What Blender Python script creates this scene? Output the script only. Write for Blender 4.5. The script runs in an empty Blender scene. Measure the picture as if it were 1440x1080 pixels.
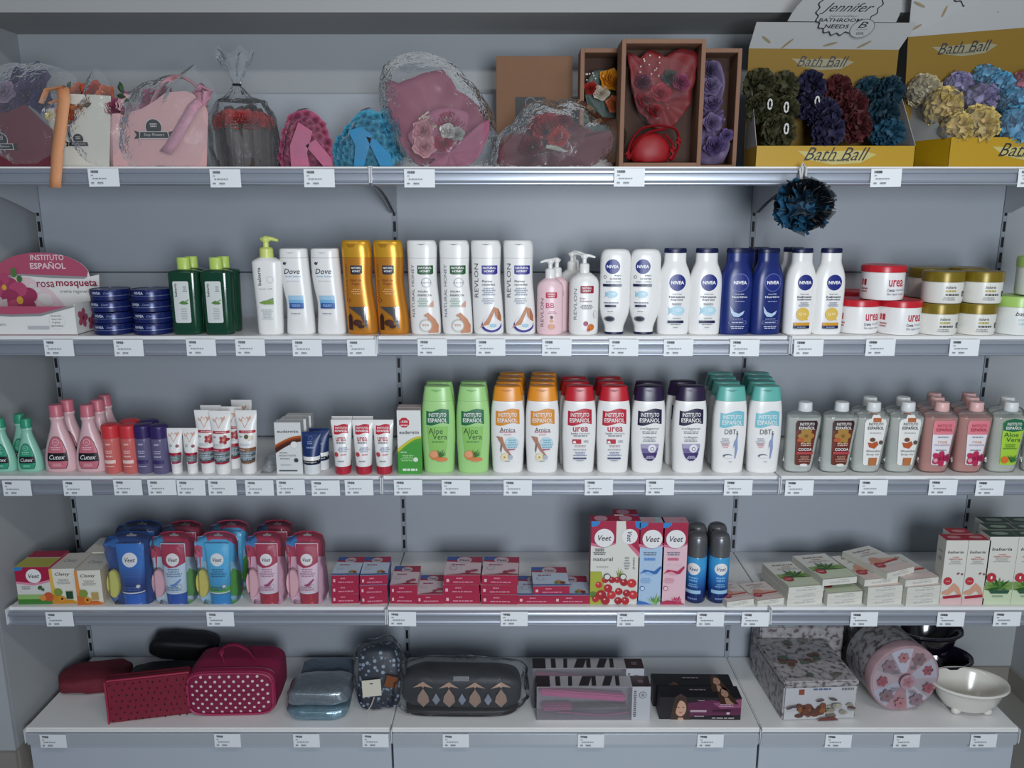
import bpy, bmesh, math, random
from mathutils import Vector, Matrix, Euler, noise
from mathutils.geometry import delaunay_2d_cdt
R = random.Random(7)
S = bpy.context.scene
COL = S.collection
PI = math.pi

# ---------------------------------------------------------------- camera
CAM = Vector((.3273, -1.9185, 1.5133)); PITCH = .2121; F = 1122.5
FW = Vector((0, math.cos(PITCH), -math.sin(PITCH))); UP = Vector((0, math.sin(PITCH), math.cos(PITCH)))
cd = bpy.data.cameras.new('camera'); cam = bpy.data.objects.new('camera', cd); COL.objects.link(cam)
cam.location = CAM; cam.rotation_euler = (PI/2-PITCH, 0, 0)
cd.sensor_width = 36; cd.lens = F/1440*36; cd.clip_start = .05
S.camera = cam

# ---------------------------------------------------------------- light
S.view_settings.view_transform = 'Standard'; S.view_settings.look = 'None'
S.view_settings.exposure = 0.0; S.view_settings.gamma = 1; S.view_settings.use_curve_mapping = False
W = bpy.data.worlds.new('world'); S.world = W; W.use_nodes = True
bg = W.node_tree.nodes['Background']; bg.inputs[0].default_value = (.62, .76, 1, 1); bg.inputs[1].default_value = .155
def area(name, loc, target, sx, sy, power, col):
    l = bpy.data.lights.new(name, 'AREA'); l.shape = 'RECTANGLE'; l.size = sx; l.size_y = sy; l.energy = power; l.color = col
    o = bpy.data.objects.new(name, l); COL.objects.link(o); o.location = loc
    o.rotation_euler = (Vector(target)-Vector(loc)).to_track_quat('-Z', 'Y').to_euler(); return o
area('shop_window', (.9, -3.1, 1.4), (.6, 0, 1.05), .8, 1.0, 60, (.86, .93, 1))
area('ceiling_lamp', (1.15, -1.75, 2.72), (.8, .1, .6), 1.1, .03, 11, (1, .96, .9))
area('ceiling_lamp', (-.55, -1.75, 2.72), (-.1, .1, .6), 1.1, .03, 4, (1, .96, .9))

# ---------------------------------------------------------------- pixel <-> place (the photograph's own frame, 1440 x 1080)
HT = {1: 1.6165, 2: 1.219, 3: .8627, 4: .5027, 5: .15}
def ray(px, py): return Vector(((px-720)/F, 0, 0)) + FW - (py-540)/F*UP
def onz(px, py, z):
    d = ray(px, py); t = (z-CAM.z)/d.z; return CAM + d*t
def ony(px, py, y):
    d = ray(px, py); t = (y-CAM.y)/d.y; return CAM + d*t
def zc(y, z): return (y-CAM.y)*math.cos(PITCH) + (CAM.z-z)*math.sin(PITCH)
def mpp(y, z): return zc(y, z)/F
def xat(px, y, z): return CAM.x + (px-720)*mpp(y, z)
def hat(py, y, row): return ony(720, py, y).z - HT[row]

# ---------------------------------------------------------------- materials
def lin(h):
    h = h.lstrip('#'); c = [int(h[i:i+2], 16)/255 for i in (0, 2, 4)]
    return tuple(x/12.92 if x < .04045 else ((x+.055)/1.055)**2.4 for x in c)+(1,)
MATS = {}
def P(h, rough=.4, metal=0, noise_s=0, noise_a=.12, bump=0, bs=200, spec=.5, coat=0):
    k = (h, rough, metal, noise_s, noise_a, bump, bs, spec, coat)
    if k in MATS: return MATS[k]
    m = bpy.data.materials.new('surface_'+h.lstrip('#')); m.use_nodes = True; nt = m.node_tree; b = nt.nodes['Principled BSDF']
    b.inputs['Base Color'].default_value = lin(h); b.inputs['Roughness'].default_value = rough; b.inputs['Metallic'].default_value = metal
    b.inputs['Specular IOR Level'].default_value = spec; b.inputs['Coat Weight'].default_value = coat
    if noise_s:
        n = nt.nodes.new('ShaderNodeTexNoise'); n.inputs['Scale'].default_value = noise_s; n.inputs['Detail'].default_value = 4
        tc = nt.nodes.new('ShaderNodeTexCoord'); nt.links.new(tc.outputs['Object'], n.inputs['Vector'])
        mx = nt.nodes.new('ShaderNodeMixRGB'); c = lin(h)
        mx.inputs[1].default_value = tuple(x*(1-noise_a) for x in c[:3])+(1,); mx.inputs[2].default_value = tuple(min(1, x*(1+noise_a)) for x in c[:3])+(1,)
        nt.links.new(n.outputs['Fac'], mx.inputs[0]); nt.links.new(mx.outputs[0], b.inputs['Base Color'])
    if bump:
        n = nt.nodes.new('ShaderNodeTexNoise'); n.inputs['Scale'].default_value = bs; n.inputs['Detail'].default_value = 3
        tc = nt.nodes.new('ShaderNodeTexCoord'); nt.links.new(tc.outputs['Object'], n.inputs['Vector'])
        bp = nt.nodes.new('ShaderNodeBump'); bp.inputs['Strength'].default_value = bump; bp.inputs['Distance'].default_value = .003
        nt.links.new(n.outputs['Fac'], bp.inputs['Height']); nt.links.new(bp.outputs[0], b.inputs['Normal'])
    MATS[k] = m; return m
def clear(h, dens=.1, gloss=.35, rough=.08, bump=0, bs=30):
    """thin clear plastic: a tinted see-through sheet with its own gloss"""
    k = ('clear', h, dens, gloss, rough, bump, bs)
    if k in MATS: return MATS[k]
    m = bpy.data.materials.new('clear_'+h.lstrip('#')); m.use_nodes = True; nt = m.node_tree
    for n in list(nt.nodes): nt.nodes.remove(n)
    out = nt.nodes.new('ShaderNodeOutputMaterial'); t = nt.nodes.new('ShaderNodeBsdfTransparent'); g = nt.nodes.new('ShaderNodeBsdfGlossy'); d = nt.nodes.new('ShaderNodeBsdfDiffuse')
    c = lin(h); t.inputs[0].default_value = tuple(1-(1-x)*.22 for x in c[:3])+(1,); g.inputs['Roughness'].default_value = rough; g.inputs[0].default_value = (1, 1, 1, 1); d.inputs[0].default_value = c
    lw = nt.nodes.new('ShaderNodeLayerWeight'); lw.inputs[0].default_value = gloss
    a = nt.nodes.new('ShaderNodeMixShader'); a.inputs[0].default_value = dens; nt.links.new(t.outputs[0], a.inputs[1]); nt.links.new(d.outputs[0], a.inputs[2])
    mm = nt.nodes.new('ShaderNodeMixShader'); nt.links.new(lw.outputs['Fresnel'], mm.inputs[0]); nt.links.new(a.outputs[0], mm.inputs[1]); nt.links.new(g.outputs[0], mm.inputs[2])
    nt.links.new(mm.outputs[0], out.inputs[0])
    if bump:
        n = nt.nodes.new('ShaderNodeTexNoise'); n.inputs['Scale'].default_value = bs; n.inputs['Detail'].default_value = 5; n.inputs['Roughness'].default_value = .65
        tc = nt.nodes.new('ShaderNodeTexCoord'); nt.links.new(tc.outputs['Object'], n.inputs['Vector'])
        bp = nt.nodes.new('ShaderNodeBump'); bp.inputs['Strength'].default_value = bump; bp.inputs['Distance'].default_value = .02
        nt.links.new(n.outputs['Fac'], bp.inputs['Height']); nt.links.new(bp.outputs[0], g.inputs['Normal']); nt.links.new(bp.outputs[0], lw.inputs['Normal'])
    MATS[k] = m; return m
def band(stops, axis=2, rough=.35, span=.1, noise_s=0):
    """colour bands along an object axis, stops = [(metres, hex), ...] (printed colour blends)"""
    m = bpy.data.materials.new('printed_blend'); m.use_nodes = True; nt = m.node_tree; b = nt.nodes['Principled BSDF']; b.inputs['Roughness'].default_value = rough
    tc = nt.nodes.new('ShaderNodeTexCoord'); sx = nt.nodes.new('ShaderNodeSeparateXYZ'); nt.links.new(tc.outputs['Object'], sx.inputs[0])
    mp = nt.nodes.new('ShaderNodeMath'); mp.operation = 'MULTIPLY'; mp.inputs[1].default_value = 1/span; nt.links.new(sx.outputs[axis], mp.inputs[0])
    cr = nt.nodes.new('ShaderNodeValToRGB'); nt.links.new(mp.outputs[0], cr.inputs[0]); e = cr.color_ramp.elements
    for i, (p, h) in enumerate(stops):
        x = e[i] if i < 2 else e.new(p/span)
        x.position = min(1, max(0, p/span)); x.color = lin(h)
    nt.links.new(cr.outputs[0], b.inputs['Base Color']); return m
def pattern(h1, h2, scale=40, kind='voronoi', thr=.35, rough=.5, h3=None, soft=.05):
    m = bpy.data.materials.new('patterned'); m.use_nodes = True; nt = m.node_tree; b = nt.nodes['Principled BSDF']; b.inputs['Roughness'].default_value = rough
    tc = nt.nodes.new('ShaderNodeTexCoord')
    if kind == 'voronoi':
        n = nt.nodes.new('ShaderNodeTexVoronoi'); o = 'Distance'
    else:
        n = nt.nodes.new('ShaderNodeTexNoise'); o = 'Fac'; n.inputs['Detail'].default_value = 5
    n.inputs['Scale'].default_value = scale; nt.links.new(tc.outputs['Object'], n.inputs['Vector'])
    cr = nt.nodes.new('ShaderNodeValToRGB'); nt.links.new(n.outputs[o], cr.inputs[0]); e = cr.color_ramp.elements
    e[0].position = thr; e[0].color = lin(h2); e[1].position = thr+soft; e[1].color = lin(h1)
    if h3: x = e.new(min(1, thr+soft*2.5)); x.color = lin(h3)
    nt.links.new(cr.outputs[0], b.inputs['Base Color']); return m

# ---------------------------------------------------------------- text outlines
_T = {}
def glyphs(s, bold):
    k = (s, bold)
    if k not in _T:
        c = bpy.data.curves.new('t', 'FONT'); c.body = s; c.resolution_u = 2; c.offset = .014*bold; c.fill_mode = 'FRONT'
        o = bpy.data.objects.new('t', c); me = o.to_mesh()
        v = [(a.co.x, a.co.y) for a in me.vertices]; f = [tuple(p.vertices) for p in me.polygons]
        o.to_mesh_clear(); bpy.data.objects.remove(o); bpy.data.curves.remove(c)
        x0 = min(a for a, b in v); x1 = max(a for a, b in v); y0 = min(b for a, b in v); y1 = max(b for a, b in v)
        _T[k] = ([(a-x0, b-y0) for a, b in v], f, x1-x0, y1-y0)
    return _T[k]

# ---------------------------------------------------------------- mesh collector
def se(t, n):
    c, s = math.cos(t), math.sin(t)
    return math.copysign(abs(c)**(2/n), c), math.copysign(abs(s)**(2/n), s)
class G:
    def __init__(s): s.v = []; s.f = []; s.m = []; s.mats = []
    def mi(s, m):
        if m not in s.mats: s.mats.append(m)
        return s.mats.index(m)
    def add(s, v, f, mat, T=None):
        o = len(s.v); s.v += [tuple(T @ Vector(p)) if T else tuple(p) for p in v]; k = s.mi(mat)
        for q in f: s.f.append(tuple(o+i for i in q)); s.m.append(k)
    def box(s, x0, x1, y0, y1, z0, z1, mat, b=0, T=None):
        if not b:
            v = [(x, y, z) for z in (z0, z1) for y in (y0, y1) for x in (x0, x1)]
            s.add(v, [(0, 2, 3, 1), (4, 5, 7, 6), (0, 1, 5, 4), (2, 6, 7, 3), (0, 4, 6, 2), (1, 3, 7, 5)], mat, T); return s
        bm = bmesh.new(); bmesh.ops.create_cube(bm, size=1)
        for q in bm.verts: q.co = Vector(((x0+x1)/2+q.co.x*(x1-x0), (y0+y1)/2+q.co.y*(y1-y0), (z0+z1)/2+q.co.z*(z1-z0)))
        bmesh.ops.bevel(bm, geom=bm.edges[:], offset=b, segments=2, affect='EDGES', clamp_overlap=True)
        bm.verts.ensure_lookup_table(); s.add([q.co.copy() for q in bm.verts], [tuple(x.index for x in q.verts) for q in bm.faces], mat, T); bm.free(); return s
    def loft(s, rings, mat, c0=True, c1=True, T=None, closed=True):
        n = len(rings[0]); v = [p for r in rings for p in r]; f = []
        for i in range(len(rings)-1):
            for j in range(n if closed else n-1):
                a = i*n+j; b = i*n+(j+1) % n; f.append((a, b, b+n, a+n))
        if c0: f.append(tuple(range(n-1, -1, -1)))
        if c1: f.append(tuple((len(rings)-1)*n+j for j in range(n)))
        s.add(v, f, mat, T); return s
    def lathe(s, prof, mat, n=24, T=None, c0=True, c1=True):
        return s.loft([[(r*math.cos(2*PI*j/n), r*math.sin(2*PI*j/n), z) for j in range(n)] for r, z in prof], mat, c0, c1, T)
    def tube(s, pts, r, mat, n=8, closed=False, flat=1, sm=0):
        pts = [Vector(p) for p in pts]
        if sm:
            q = []; L_ = len(pts); rr = []
            for i in range(L_ if closed else L_-1):
                a, b, c, d = (pts[(i+k) % L_] if closed else pts[min(max(i+k, 0), L_-1)] for k in (-1, 0, 1, 2))
                for k in range(sm):
                    t = k/sm; q.append(.5*((2*b)+(c-a)*t+(2*a-5*b+4*c-d)*t*t+(3*b-a-3*c+d)*t**3))
                    if isinstance(r, list): rr.append(r[i]+(r[(i+1) % L_]-r[i])*t)
            if not closed: q.append(pts[-1]); rr += [r[-1]] if isinstance(r, list) else []
            pts = q; r = rr if isinstance(r, list) else r
        rings = []; up = Vector((0, 0, 1)); N = len(pts)
        for i, p in enumerate(pts):
            a = pts[(i-1) % N] if closed or i else p; b = pts[(i+1) % N] if closed or i < N-1 else p
            t = (b-a).normalized(); x = t.cross(up)
            if x.length < .1: x = t.cross(Vector((0, 1, 0)))
            x.normalize(); y = x.cross(t).normalized(); rr = r[i] if isinstance(r, (list, tuple)) else r
            rings.append([p + x*rr*math.cos(2*PI*j/n) + y*rr*flat*math.sin(2*PI*j/n) for j in range(n)])
        if closed: rings.append(rings[0])
        return s.loft(rings, mat, not closed, not closed)
    def plate(s, pts, y0, y1, mat, T=None):
        """2d outline (x,z), counter-clockwise seen from the front, with thickness y0..y1"""
        r = delaunay_2d_cdt([Vector(p) for p in pts], [], [list(range(len(pts)))], 1, 1e-6)
        v2, fs = r[0], r[2]; n = len(v2); m = len(pts)
        v = [(p.x, y0, p.y) for p in v2]+[(p.x, y1, p.y) for p in v2]
        s.add(v, [tuple(q) for q in fs]+[tuple(n+i for i in reversed(q)) for q in fs], mat, T)
        v = [(x, y, z) for y in (y0, y1) for x, z in pts]; s.add(v, [((j+1) % m, j, m+j, m+(j+1) % m) for j in range(m)], mat, T); return s
    def sheet(s, nu, nv, fn, mat, T=None):
        v = [fn(i/nu, j/nv) for j in range(nv+1) for i in range(nu+1)]
        s.add(v, [(j*(nu+1)+i, j*(nu+1)+i+1, (j+1)*(nu+1)+i+1, (j+1)*(nu+1)+i) for j in range(nv) for i in range(nu)], mat, T); return s
    def ball(s, c, r, mat, fn=None, sub=2, sq=(1, 1, 1), T=None):
        bm = bmesh.new(); bmesh.ops.create_icosphere(bm, subdivisions=sub, radius=1); c = Vector(c)
        vs = []
        for q in bm.verts:
            k = fn(q.co) if fn else 1
            vs.append(c+Vector((q.co.x*sq[0], q.co.y*sq[1], q.co.z*sq[2]))*r*k)
        s.add(vs, [tuple(x.index for x in q.verts) for q in bm.faces], mat, T); bm.free(); return s
    def build(s, name, parent=None, smooth=38, solid=0):
        me = bpy.data.meshes.new(name); me.from_pydata(s.v, [], s.f)
        for m in s.mats: me.materials.append(m)
        me.polygons.foreach_set('material_index', s.m)
        if smooth:
            me.polygons.foreach_set('use_smooth', [True]*len(s.f)); me.update(); me.set_sharp_from_angle(angle=math.radians(smooth))
        me.update(); o = bpy.data.objects.new(name, me); COL.objects.link(o); o.parent = parent
        if solid:
            md = o.modifiers.new('thickness', 'SOLIDIFY'); md.thickness = solid; md.offset = 0
        return o

def flat(y=0): return lambda x, z, l: Vector((x, y-l, z))
class Dec:
    """prints on a surface: u runs -1..1 across the width, w runs 0..1 up the height"""
    def __init__(s, g, wd, ht, surf, curved=True, z0=0, L=0): s.g = g; s.W = wd/2; s.H = ht; s.s = surf; s.c = curved; s.n = L; s.z0 = z0
    def poly(s, pts, mat):
        s.n += 1; l = .00022*s.n+.0002
        p = [Vector((u*s.W, s.z0+w*s.H)) for u, w in pts]
        if s.c:
            st = s.W/7; q = []
            for i, a in enumerate(p):
                b = p[(i+1) % len(p)]; k = max(1, int((b-a).length/st)); q += [a.lerp(b, j/k) for j in range(k)]
            m = len(q); x0 = min(a.x for a in q); x1 = max(a.x for a in q); y0 = min(a.y for a in q); y1 = max(a.y for a in q)
            x = math.floor(x0/st)*st
            while x < x1:
                y = math.floor(y0/(st*1.5))*st*1.5
                while y < y1:
                    if x > x0 and y > y0: q.append(Vector((x+.00001, y+.00001)))
                    y += st*1.5
                x += st
        else: q = p; m = len(p)
        r = delaunay_2d_cdt(q, [], [list(range(m))], 1, 1e-6)
        v = [s.s(a.x, a.y, l) for a in r[0]]; fs = []
        for f in r[2]:
            f = list(f)
            a, b, c = r[0][f[0]], r[0][f[1]], r[0][f[2]]
            if (b-a).cross(c-a) < 0: f.reverse()
            fs.append(tuple(f))
        s.g.add(v, fs, mat)
    def rect(s, u0, u1, w0, w1, mat): s.poly([(u0, w0), (u1, w0), (u1, w1), (u0, w1)], mat)
    def rr(s, u0, u1, w0, w1, mat, r=.12):
        rw = r*s.W/s.H; p = []
        for cx, cy, a in ((u1-r, w0+rw, -90), (u1-r, w1-rw, 0), (u0+r, w1-rw, 90), (u0+r, w0+rw, 180)):
            for k in range(4):
                t = math.radians(a+k*30); p.append((cx+r*math.cos(t), cy+rw*math.sin(t)))
        s.poly(p, mat)
    def ell(s, u, w, ru, mat, rw=None, n=20, rot=0, ring=None):
        rw = rw if rw is not None else ru*s.W/s.H; pts = []
        for k in range(n):
            t = 2*PI*k/n; a = ru*math.cos(t); b = rw*math.sin(t)*s.H/s.W
            pts.append((u+a*math.cos(rot)-b*math.sin(rot), w+(a*math.sin(rot)+b*math.cos(rot))*s.W/s.H))
        s.poly(pts, mat)
        if ring: s.ell(u, w, ru-ring[1], ring[0], rw-ring[1]*s.W/s.H, n, rot)
    def text(s, t, u, w, width, mat, h=None, rot=0, shear=0, bold=0):
        s.n += 1; l = .00022*s.n+.0002; v, f, tw, th = glyphs(t, bold)
        k = width*(s.H if rot else s.W)/tw; ky = k if h is None else h*(s.W if rot else s.H)/th
        out = []
        for x, y in v:
            a = (x-tw/2)*k+(y-th/2)*ky*shear; b = (y-th/2)*ky
            if rot == 90: a, b = -b, a
            elif rot == -90: a, b = b, -a
            out.append(s.s(u*s.W+a, s.z0+w*s.H+b, l))
        s.g.add(out, f, mat)
    def dash(s, u0, u1, w0, w1, rows, mat, seed=1, fill=.55):
        """lines of print too small to read"""
        rr = random.Random(seed); s.n += 1; l = .00022*s.n+.0002; v = []; f = []
        for i in range(rows):
            y = w1-(w1-w0)*(i+.5)/rows; hh = (w1-w0)/rows*fill/2; e = rr.uniform(.65, 1); c = (u0+u1)/2; h2 = (u1-u0)/2*e; x = c-h2
            while x < c+h2-.01:
                x2 = min(c+h2, x+rr.uniform(.08, .22)*(u1-u0)*1.2); k = len(v)
                v += [s.s(a*s.W, s.z0+b*s.H, l) for a, b in ((x, y-hh), (x2, y-hh), (x2, y+hh), (x, y+hh))]; f.append((k, k+1, k+2, k+3)); x = x2+.035*(u1-u0)
        s.g.add(v, f, mat)
    def flower(s, u, w, r, mat, mat2, n=5, a0=0):
        for k in range(n):
            t = a0+2*PI*k/n; s.ell(u+.55*r*math.cos(t), w+.55*r*math.sin(t)*s.W/s.H, r*.55, mat, rw=r*.4*s.W/s.H, n=10, rot=t)
        s.ell(u, w, r*.25, mat2, n=8)
    def leafs(s, u, w, L, mats, n=6, a0=.5, a1=2.6, wd=.09):
        for k in range(n):
            t = a0+(a1-a0)*k/max(1, n-1); q = L*(.75+.25*((k*7) % 3)/2); dx, dy = math.cos(t), math.sin(t); K = s.W/s.H
            s.poly([(u-dy*wd*.5, w+dx*wd*.5*K), (u+dy*wd*.5, w-dx*wd*.5*K), (u+dx*q*.6+dy*wd*.35, w+(dy*q*.6-dx*wd*.35)*K), (u+dx*q, w+dy*q*K), (u+dx*q*.6-dy*wd*.35, w+(dy*q*.6+dx*wd*.35)*K)], mats[k % len(mats)])
def face_surf(o, ex, ez):
    """flat panel with origin o, unit axes ex (across) and ez (up); prints lie just outside it"""
    o, ex, ez = Vector(o), Vector(ex).normalized(), Vector(ez).normalized(); nn = ex.cross(ez).normalized()
    return lambda x, z, l: o+ex*x+ez*z+nn*l

# ---------------------------------------------------------------- things
def tag(o, label, cat, group=None):
    o['label'] = label; o['category'] = cat
    if group: o['group'] = group
    return o
def thing(name, label, cat, group=None):
    o = bpy.data.objects.new(name, None); COL.objects.link(o); o.empty_display_size = .02; return tag(o, label, cat, group)
def struct(g, name, **k):
    o = g.build(name, **k); o['kind'] = 'structure'; return o
def dup(r, label=None, group=None):
    c = r.copy(); COL.objects.link(c)
    if label: c['label'] = label
    if group: c['group'] = group
    for ch in list(r.children):
        d = ch.copy(); COL.objects.link(d); d.parent = c
        for g2 in list(ch.children):
            e = g2.copy(); COL.objects.link(e); e.parent = d
    return c
def put(o, px, y, row, rz=0, dz=0, rx=0, ry=0):
    z = HT[row]+dz+.0002; o.location = (xat(px, y, HT[row]), y, z); o.rotation_euler = (math.radians(rx), math.radians(ry), math.radians(rz)); return o
def spread(proto, row, items, group=None):
    """items: (px, depth, label[, turn, lift]); the first one moves the prototype itself"""
    for i, it in enumerate(items):
        o = proto if i == 0 else dup(proto)
        o['label'] = it[2]
        if group: o['group'] = group
        put(o, it[0], it[1], row, it[3] if len(it) > 3 else 0, it[4] if len(it) > 4 else 0)

# sections: (w, left, right, depth, n) in fractions of half width / half depth
def lr(w, l, r, d=1, n=2.5): return (w, l, r, d, n)
def sm(w, h, d=None, n=2.5): return (w, -h, h, h if d is None else d, n)
def prof_fn(secs, smooth=True):
    ws = [s[0] for s in secs]
    def f(w):
        w = min(max(w, ws[0]), ws[-1]); i = 0
        while i < len(ws)-2 and w > ws[i+1]: i += 1
        t = (w-ws[i])/(ws[i+1]-ws[i]); out = []
        for k in (1, 2, 3, 4):
            a, b = secs[i][k], secs[i+1][k]
            if smooth:
                def sl(j):
                    if j <= 0 or j >= len(ws)-1: j0, j1 = max(0, j-1), min(len(ws)-1, j+1)
                    else: j0, j1 = j-1, j+1
                    m = (secs[j1][k]-secs[j0][k])/(ws[j1]-ws[j0])
                    if 0 < j < len(ws)-1:
                        d0 = (secs[j][k]-secs[j-1][k])/(ws[j]-ws[j-1]); d1 = (secs[j+1][k]-secs[j][k])/(ws[j+1]-ws[j])
                        m = 0 if d0*d1 <= 0 else math.copysign(min(abs(m), 2.5*abs(d0), 2.5*abs(d1)), m)
                    return m
                h = ws[i+1]-ws[i]; m0, m1 = sl(i)*h, sl(i+1)*h
                out.append((2*t**3-3*t*t+1)*a+(t**3-2*t*t+t)*m0+(3*t*t-2*t**3)*b+(t**3-t*t)*m1)
            else: out.append(a+(b-a)*t)
        return out
    return f
def shell(g, W_, D_, H_, secs, mat, seg=36, smooth=True, c0=True, c1=True, sub=4):
    f = prof_fn(secs, smooth); ws = []
    for i in range(len(secs)-1):
        a, b = secs[i][0], secs[i+1][0]; k = sub if smooth and b-a > .012 else 1
        ws += [a+(b-a)*j/k for j in range(k)]
    ws.append(secs[-1][0]); rings = []
    for w in ws:
        l, r, d, n = f(w); hw = (r-l)/2*W_/2; cx = (r+l)/2*W_/2; hd = d*D_/2
        rings.append([(cx+hw*se(2*PI*j/seg, n)[0], hd*se(2*PI*j/seg, n)[1], w*H_) for j in range(seg)])
    g.loft(rings, mat, c0, c1)
    def surf(x, z, lft):
        l, r, d, n = f(z/H_); hw = (r-l)/2*W_/2; cx = (r+l)/2*W_/2; hd = d*D_/2
        t = max(-.985, min(.985, (x-cx)/hw)); return Vector((cx+t*hw, -(hd+lft)*(1-abs(t)**n)**(1/n)-lft*.6, z))
    return surf
def vessel(name, cat, W_, D_, H_, parts, paint=None, seg=36, label='x'):
    """parts: (part name, material, sections, {smooth, paint})"""
    root = thing(name, label, cat)
    first = None
    for i, p in enumerate(parts):
        g = G(); o = p[3] if len(p) > 3 else {}
        s = shell(g, W_, D_, H_, p[2], p[1], seg=seg, smooth=o.get('smooth', True))
        if 'paint' in o: o['paint'](Dec(g, W_, H_, s))
        if i == 0: first = s
        g.build(p[0], root)
    if paint:
        g = G(); paint(Dec(g, W_, H_, first)); g.build('label', root, smooth=0)
    return root
WH = P('#efeeec', .28); PAPER = P('#e9e8e5', .6); INK = P('#26262a', .5); GREY = P('#8d9094', .5); RED = P('#c01d35', .4); CRIM = P('#a81437', .4)
def wave(u, w, wu, wh, a=.05, n=10):
    """waving flag outline"""
    f = lambda t: .045*math.sin(t*6.6-2.9)+.05*t
    top = [(u+wu*(k/n*.98-.49), w+wh*(.44+f(k/n)*1.6)) for k in range(n, -1, -1)]
    bot = [(u+wu*(k/n-.5), w+wh*(-.48+f(k/n)*1.6)) for k in range(n+1)]
    return bot+top
def ie_logo(d, u, w, wu, wh, fm, tm, flag=True):
    if flag: d.poly(wave(u, w, wu, wh), fm)
    d.text('INSTITUTO', u, w+wh*.17, wu*.76, tm, h=wh*.25, bold=.9)
    d.text('ESPA\u00d1OL', u, w-wh*.15, wu*.84, tm, h=wh*.34, bold=1.2)

# ================================================================ the room
PAN = P('#a9afb7', .42, noise_s=2, noise_a=.03); SHELF = P('#e8e8e6', .38, noise_s=3, noise_a=.03); RAIL = P('#a8aeb9', .36, .55)
WALLM = P('#a7abae', .8, noise_s=4, noise_a=.03, bump=.05, bs=120); DARKM = P('#0c0d10', .6); FLOORM = P('#8b8a84', .35, noise_s=6, noise_a=.08); TILE = P('#8d8982', .4, noise_s=8, noise_a=.1)
XL, XR, YW, ZF = -1.018, 1.934, .405, ony(400, 1073, .03).z
X0, X1, X2, X3 = -.991, 0, 1.0, 1.7
def wall(name, *b, m=WALLM): struct(G().box(*b, m), name)
wall('floor', -3, 4, -2.4, .6, ZF-.05, ZF, m=FLOORM)
wall('wall_back', XL-.02, XR+.02, YW, YW+.1, ZF, 2.75)
wall('wall_left', XL-.12, XL, .0, YW, ZF, 2.75)
wall('wall_front_left', XL-1.3, XL-.0005, -.012, .1, ZF, 2.75)
wall('wall_right', XR, XR+.12, -1.1, YW+.1, ZF, 2.75)
wall('trim_header', XL, XR, .16, YW, 1.986, 2.75, m=P('#a5a6a6', .7, noise_s=4, noise_a=.03))
zb = ony(20, 1058, -.02).z
g = G().box(XL-1.3, XL+.004, -.022, -.0125, ZF, zb, TILE, .001); struct(g, 'baseboard_front')
struct(G().box(XL+.0003, XL+.009, -.012, YW, ZF, zb, TILE, .001), 'baseboard_left')
zr = ony(1400, 936, YW).z
struct(G().box(X3+.03, XR, YW-.01, YW-.0003, ZF, zr, TILE, .001), 'baseboard_back')
struct(G().box(XR-.01, XR-.0003, -1.1, YW-.01, ZF, zr, TILE, .001), 'baseboard_right')

# ---------------------------------------------------------------- shelving
YB = .352
BAY = [('left', X0, X1), ('middle', X1, X2), ('right', X2, X3)]
for nm, a, b in BAY:
    t = thing('back_panel', f'pale grey metal back panels of the {nm} shelving bay', 'panel', 'back panels of the shelving bays')
    for z0, z1 in ((ZF+.03, .38), (.382, .866), (.868, 1.347), (1.349, 1.826)):
        G().box(a+.0068, b-.0068, YB, YB+.016, z0, z1-.0012, PAN, .0015).build('panel', t)
for i, (x, w) in enumerate(((X0, 'far left end of the shelving'), (X1, 'joint of the left and middle bays'), (X2, 'joint of the middle and right bays'), (X3, 'right end of the shelving'))):
    t = thing('upright_post', f'slotted grey metal upright at the {w}', 'post', 'uprights of the shelving')
    G().box(x-.0065, x+.0065, YB-.002, YB+.04, ZF+.0003, 1.83, P('#949aa2', .4)).build('post', t)
    g = G(); z = .17
    while z < 1.8:
        g.box(x-.0038, x+.0038, YB-.0026, YB-.002, z, z+.028, DARKM); z += .043
    g.build('slot', t)
def rail_profile(h, lip):
    return [(.004, h-lip), (-.004, h-lip), (-.0105, h-lip-.002), (-.0125, h-lip-.006), (-.0125, h-lip-.010), (-.0095, h-lip-.0125), (-.0075, h-lip-.020), (-.0075, h-lip-.027), (-.0098, h-lip-.031), (-.0135, h-lip-.033), (-.0135, h-lip-.036), (-.0098, h-lip-.0385), (.004, h-lip-.0385)]
def bracket(x, h, root):
    g = G(); n = 7; yb = YB-.003; prof = [(yb, h-.026)]+[(yb, h-.105)]
    prof += [(yb-.03-(.28)*t/n, h-.105+.062*(1-(1-t/n)**1.6)) for t in range(n+1)]+[(.03, h-.026)]
    ang = [(p[0], p[1]) for p in prof]
    T = Matrix(((0, -1, 0, x), (1, 0, 0, 0), (0, 0, 1, 0), (0, 0, 0, 1)))
    g.plate(ang, -.0014, .0014, P('#b4b8be', .4), T)
    g.build('bracket', root)
NM = {1: 'top', 2: 'second', 3: 'third', 4: 'fourth', 5: 'bottom'}
for row in (1, 2, 3, 4):
    h = HT[row]; lip = .004 if row == 1 else .008
    for nm, a, b in BAY:
        t = thing('shelf', f'white metal shelf of the {nm} bay, {NM[row]} level, with a silver price rail', 'shelf', 'shelves of the display')
        g = G().box(a+.0015, b-.0015, .001, YB-.003, h-.024, h, SHELF, .0012); g.build('shelf_board', t)
        g = G(); pr = rail_profile(h, lip)
        g.loft([[(x, y, z) for y, z in pr] for x in (b-.004, a+.004)], RAIL); g.build('price_rail', t, smooth=25)
        for x in (a+.0022, b-.0022):
            G().box(x-.0016, x+.0016, -.016, .012, h-lip-.034, h+.0015, P('#d4d6da', .35), .001).build('rail_end_cap', t)
        bracket(a+.006, h, t); bracket(b-.006, h, t)
h = HT[5]
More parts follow.
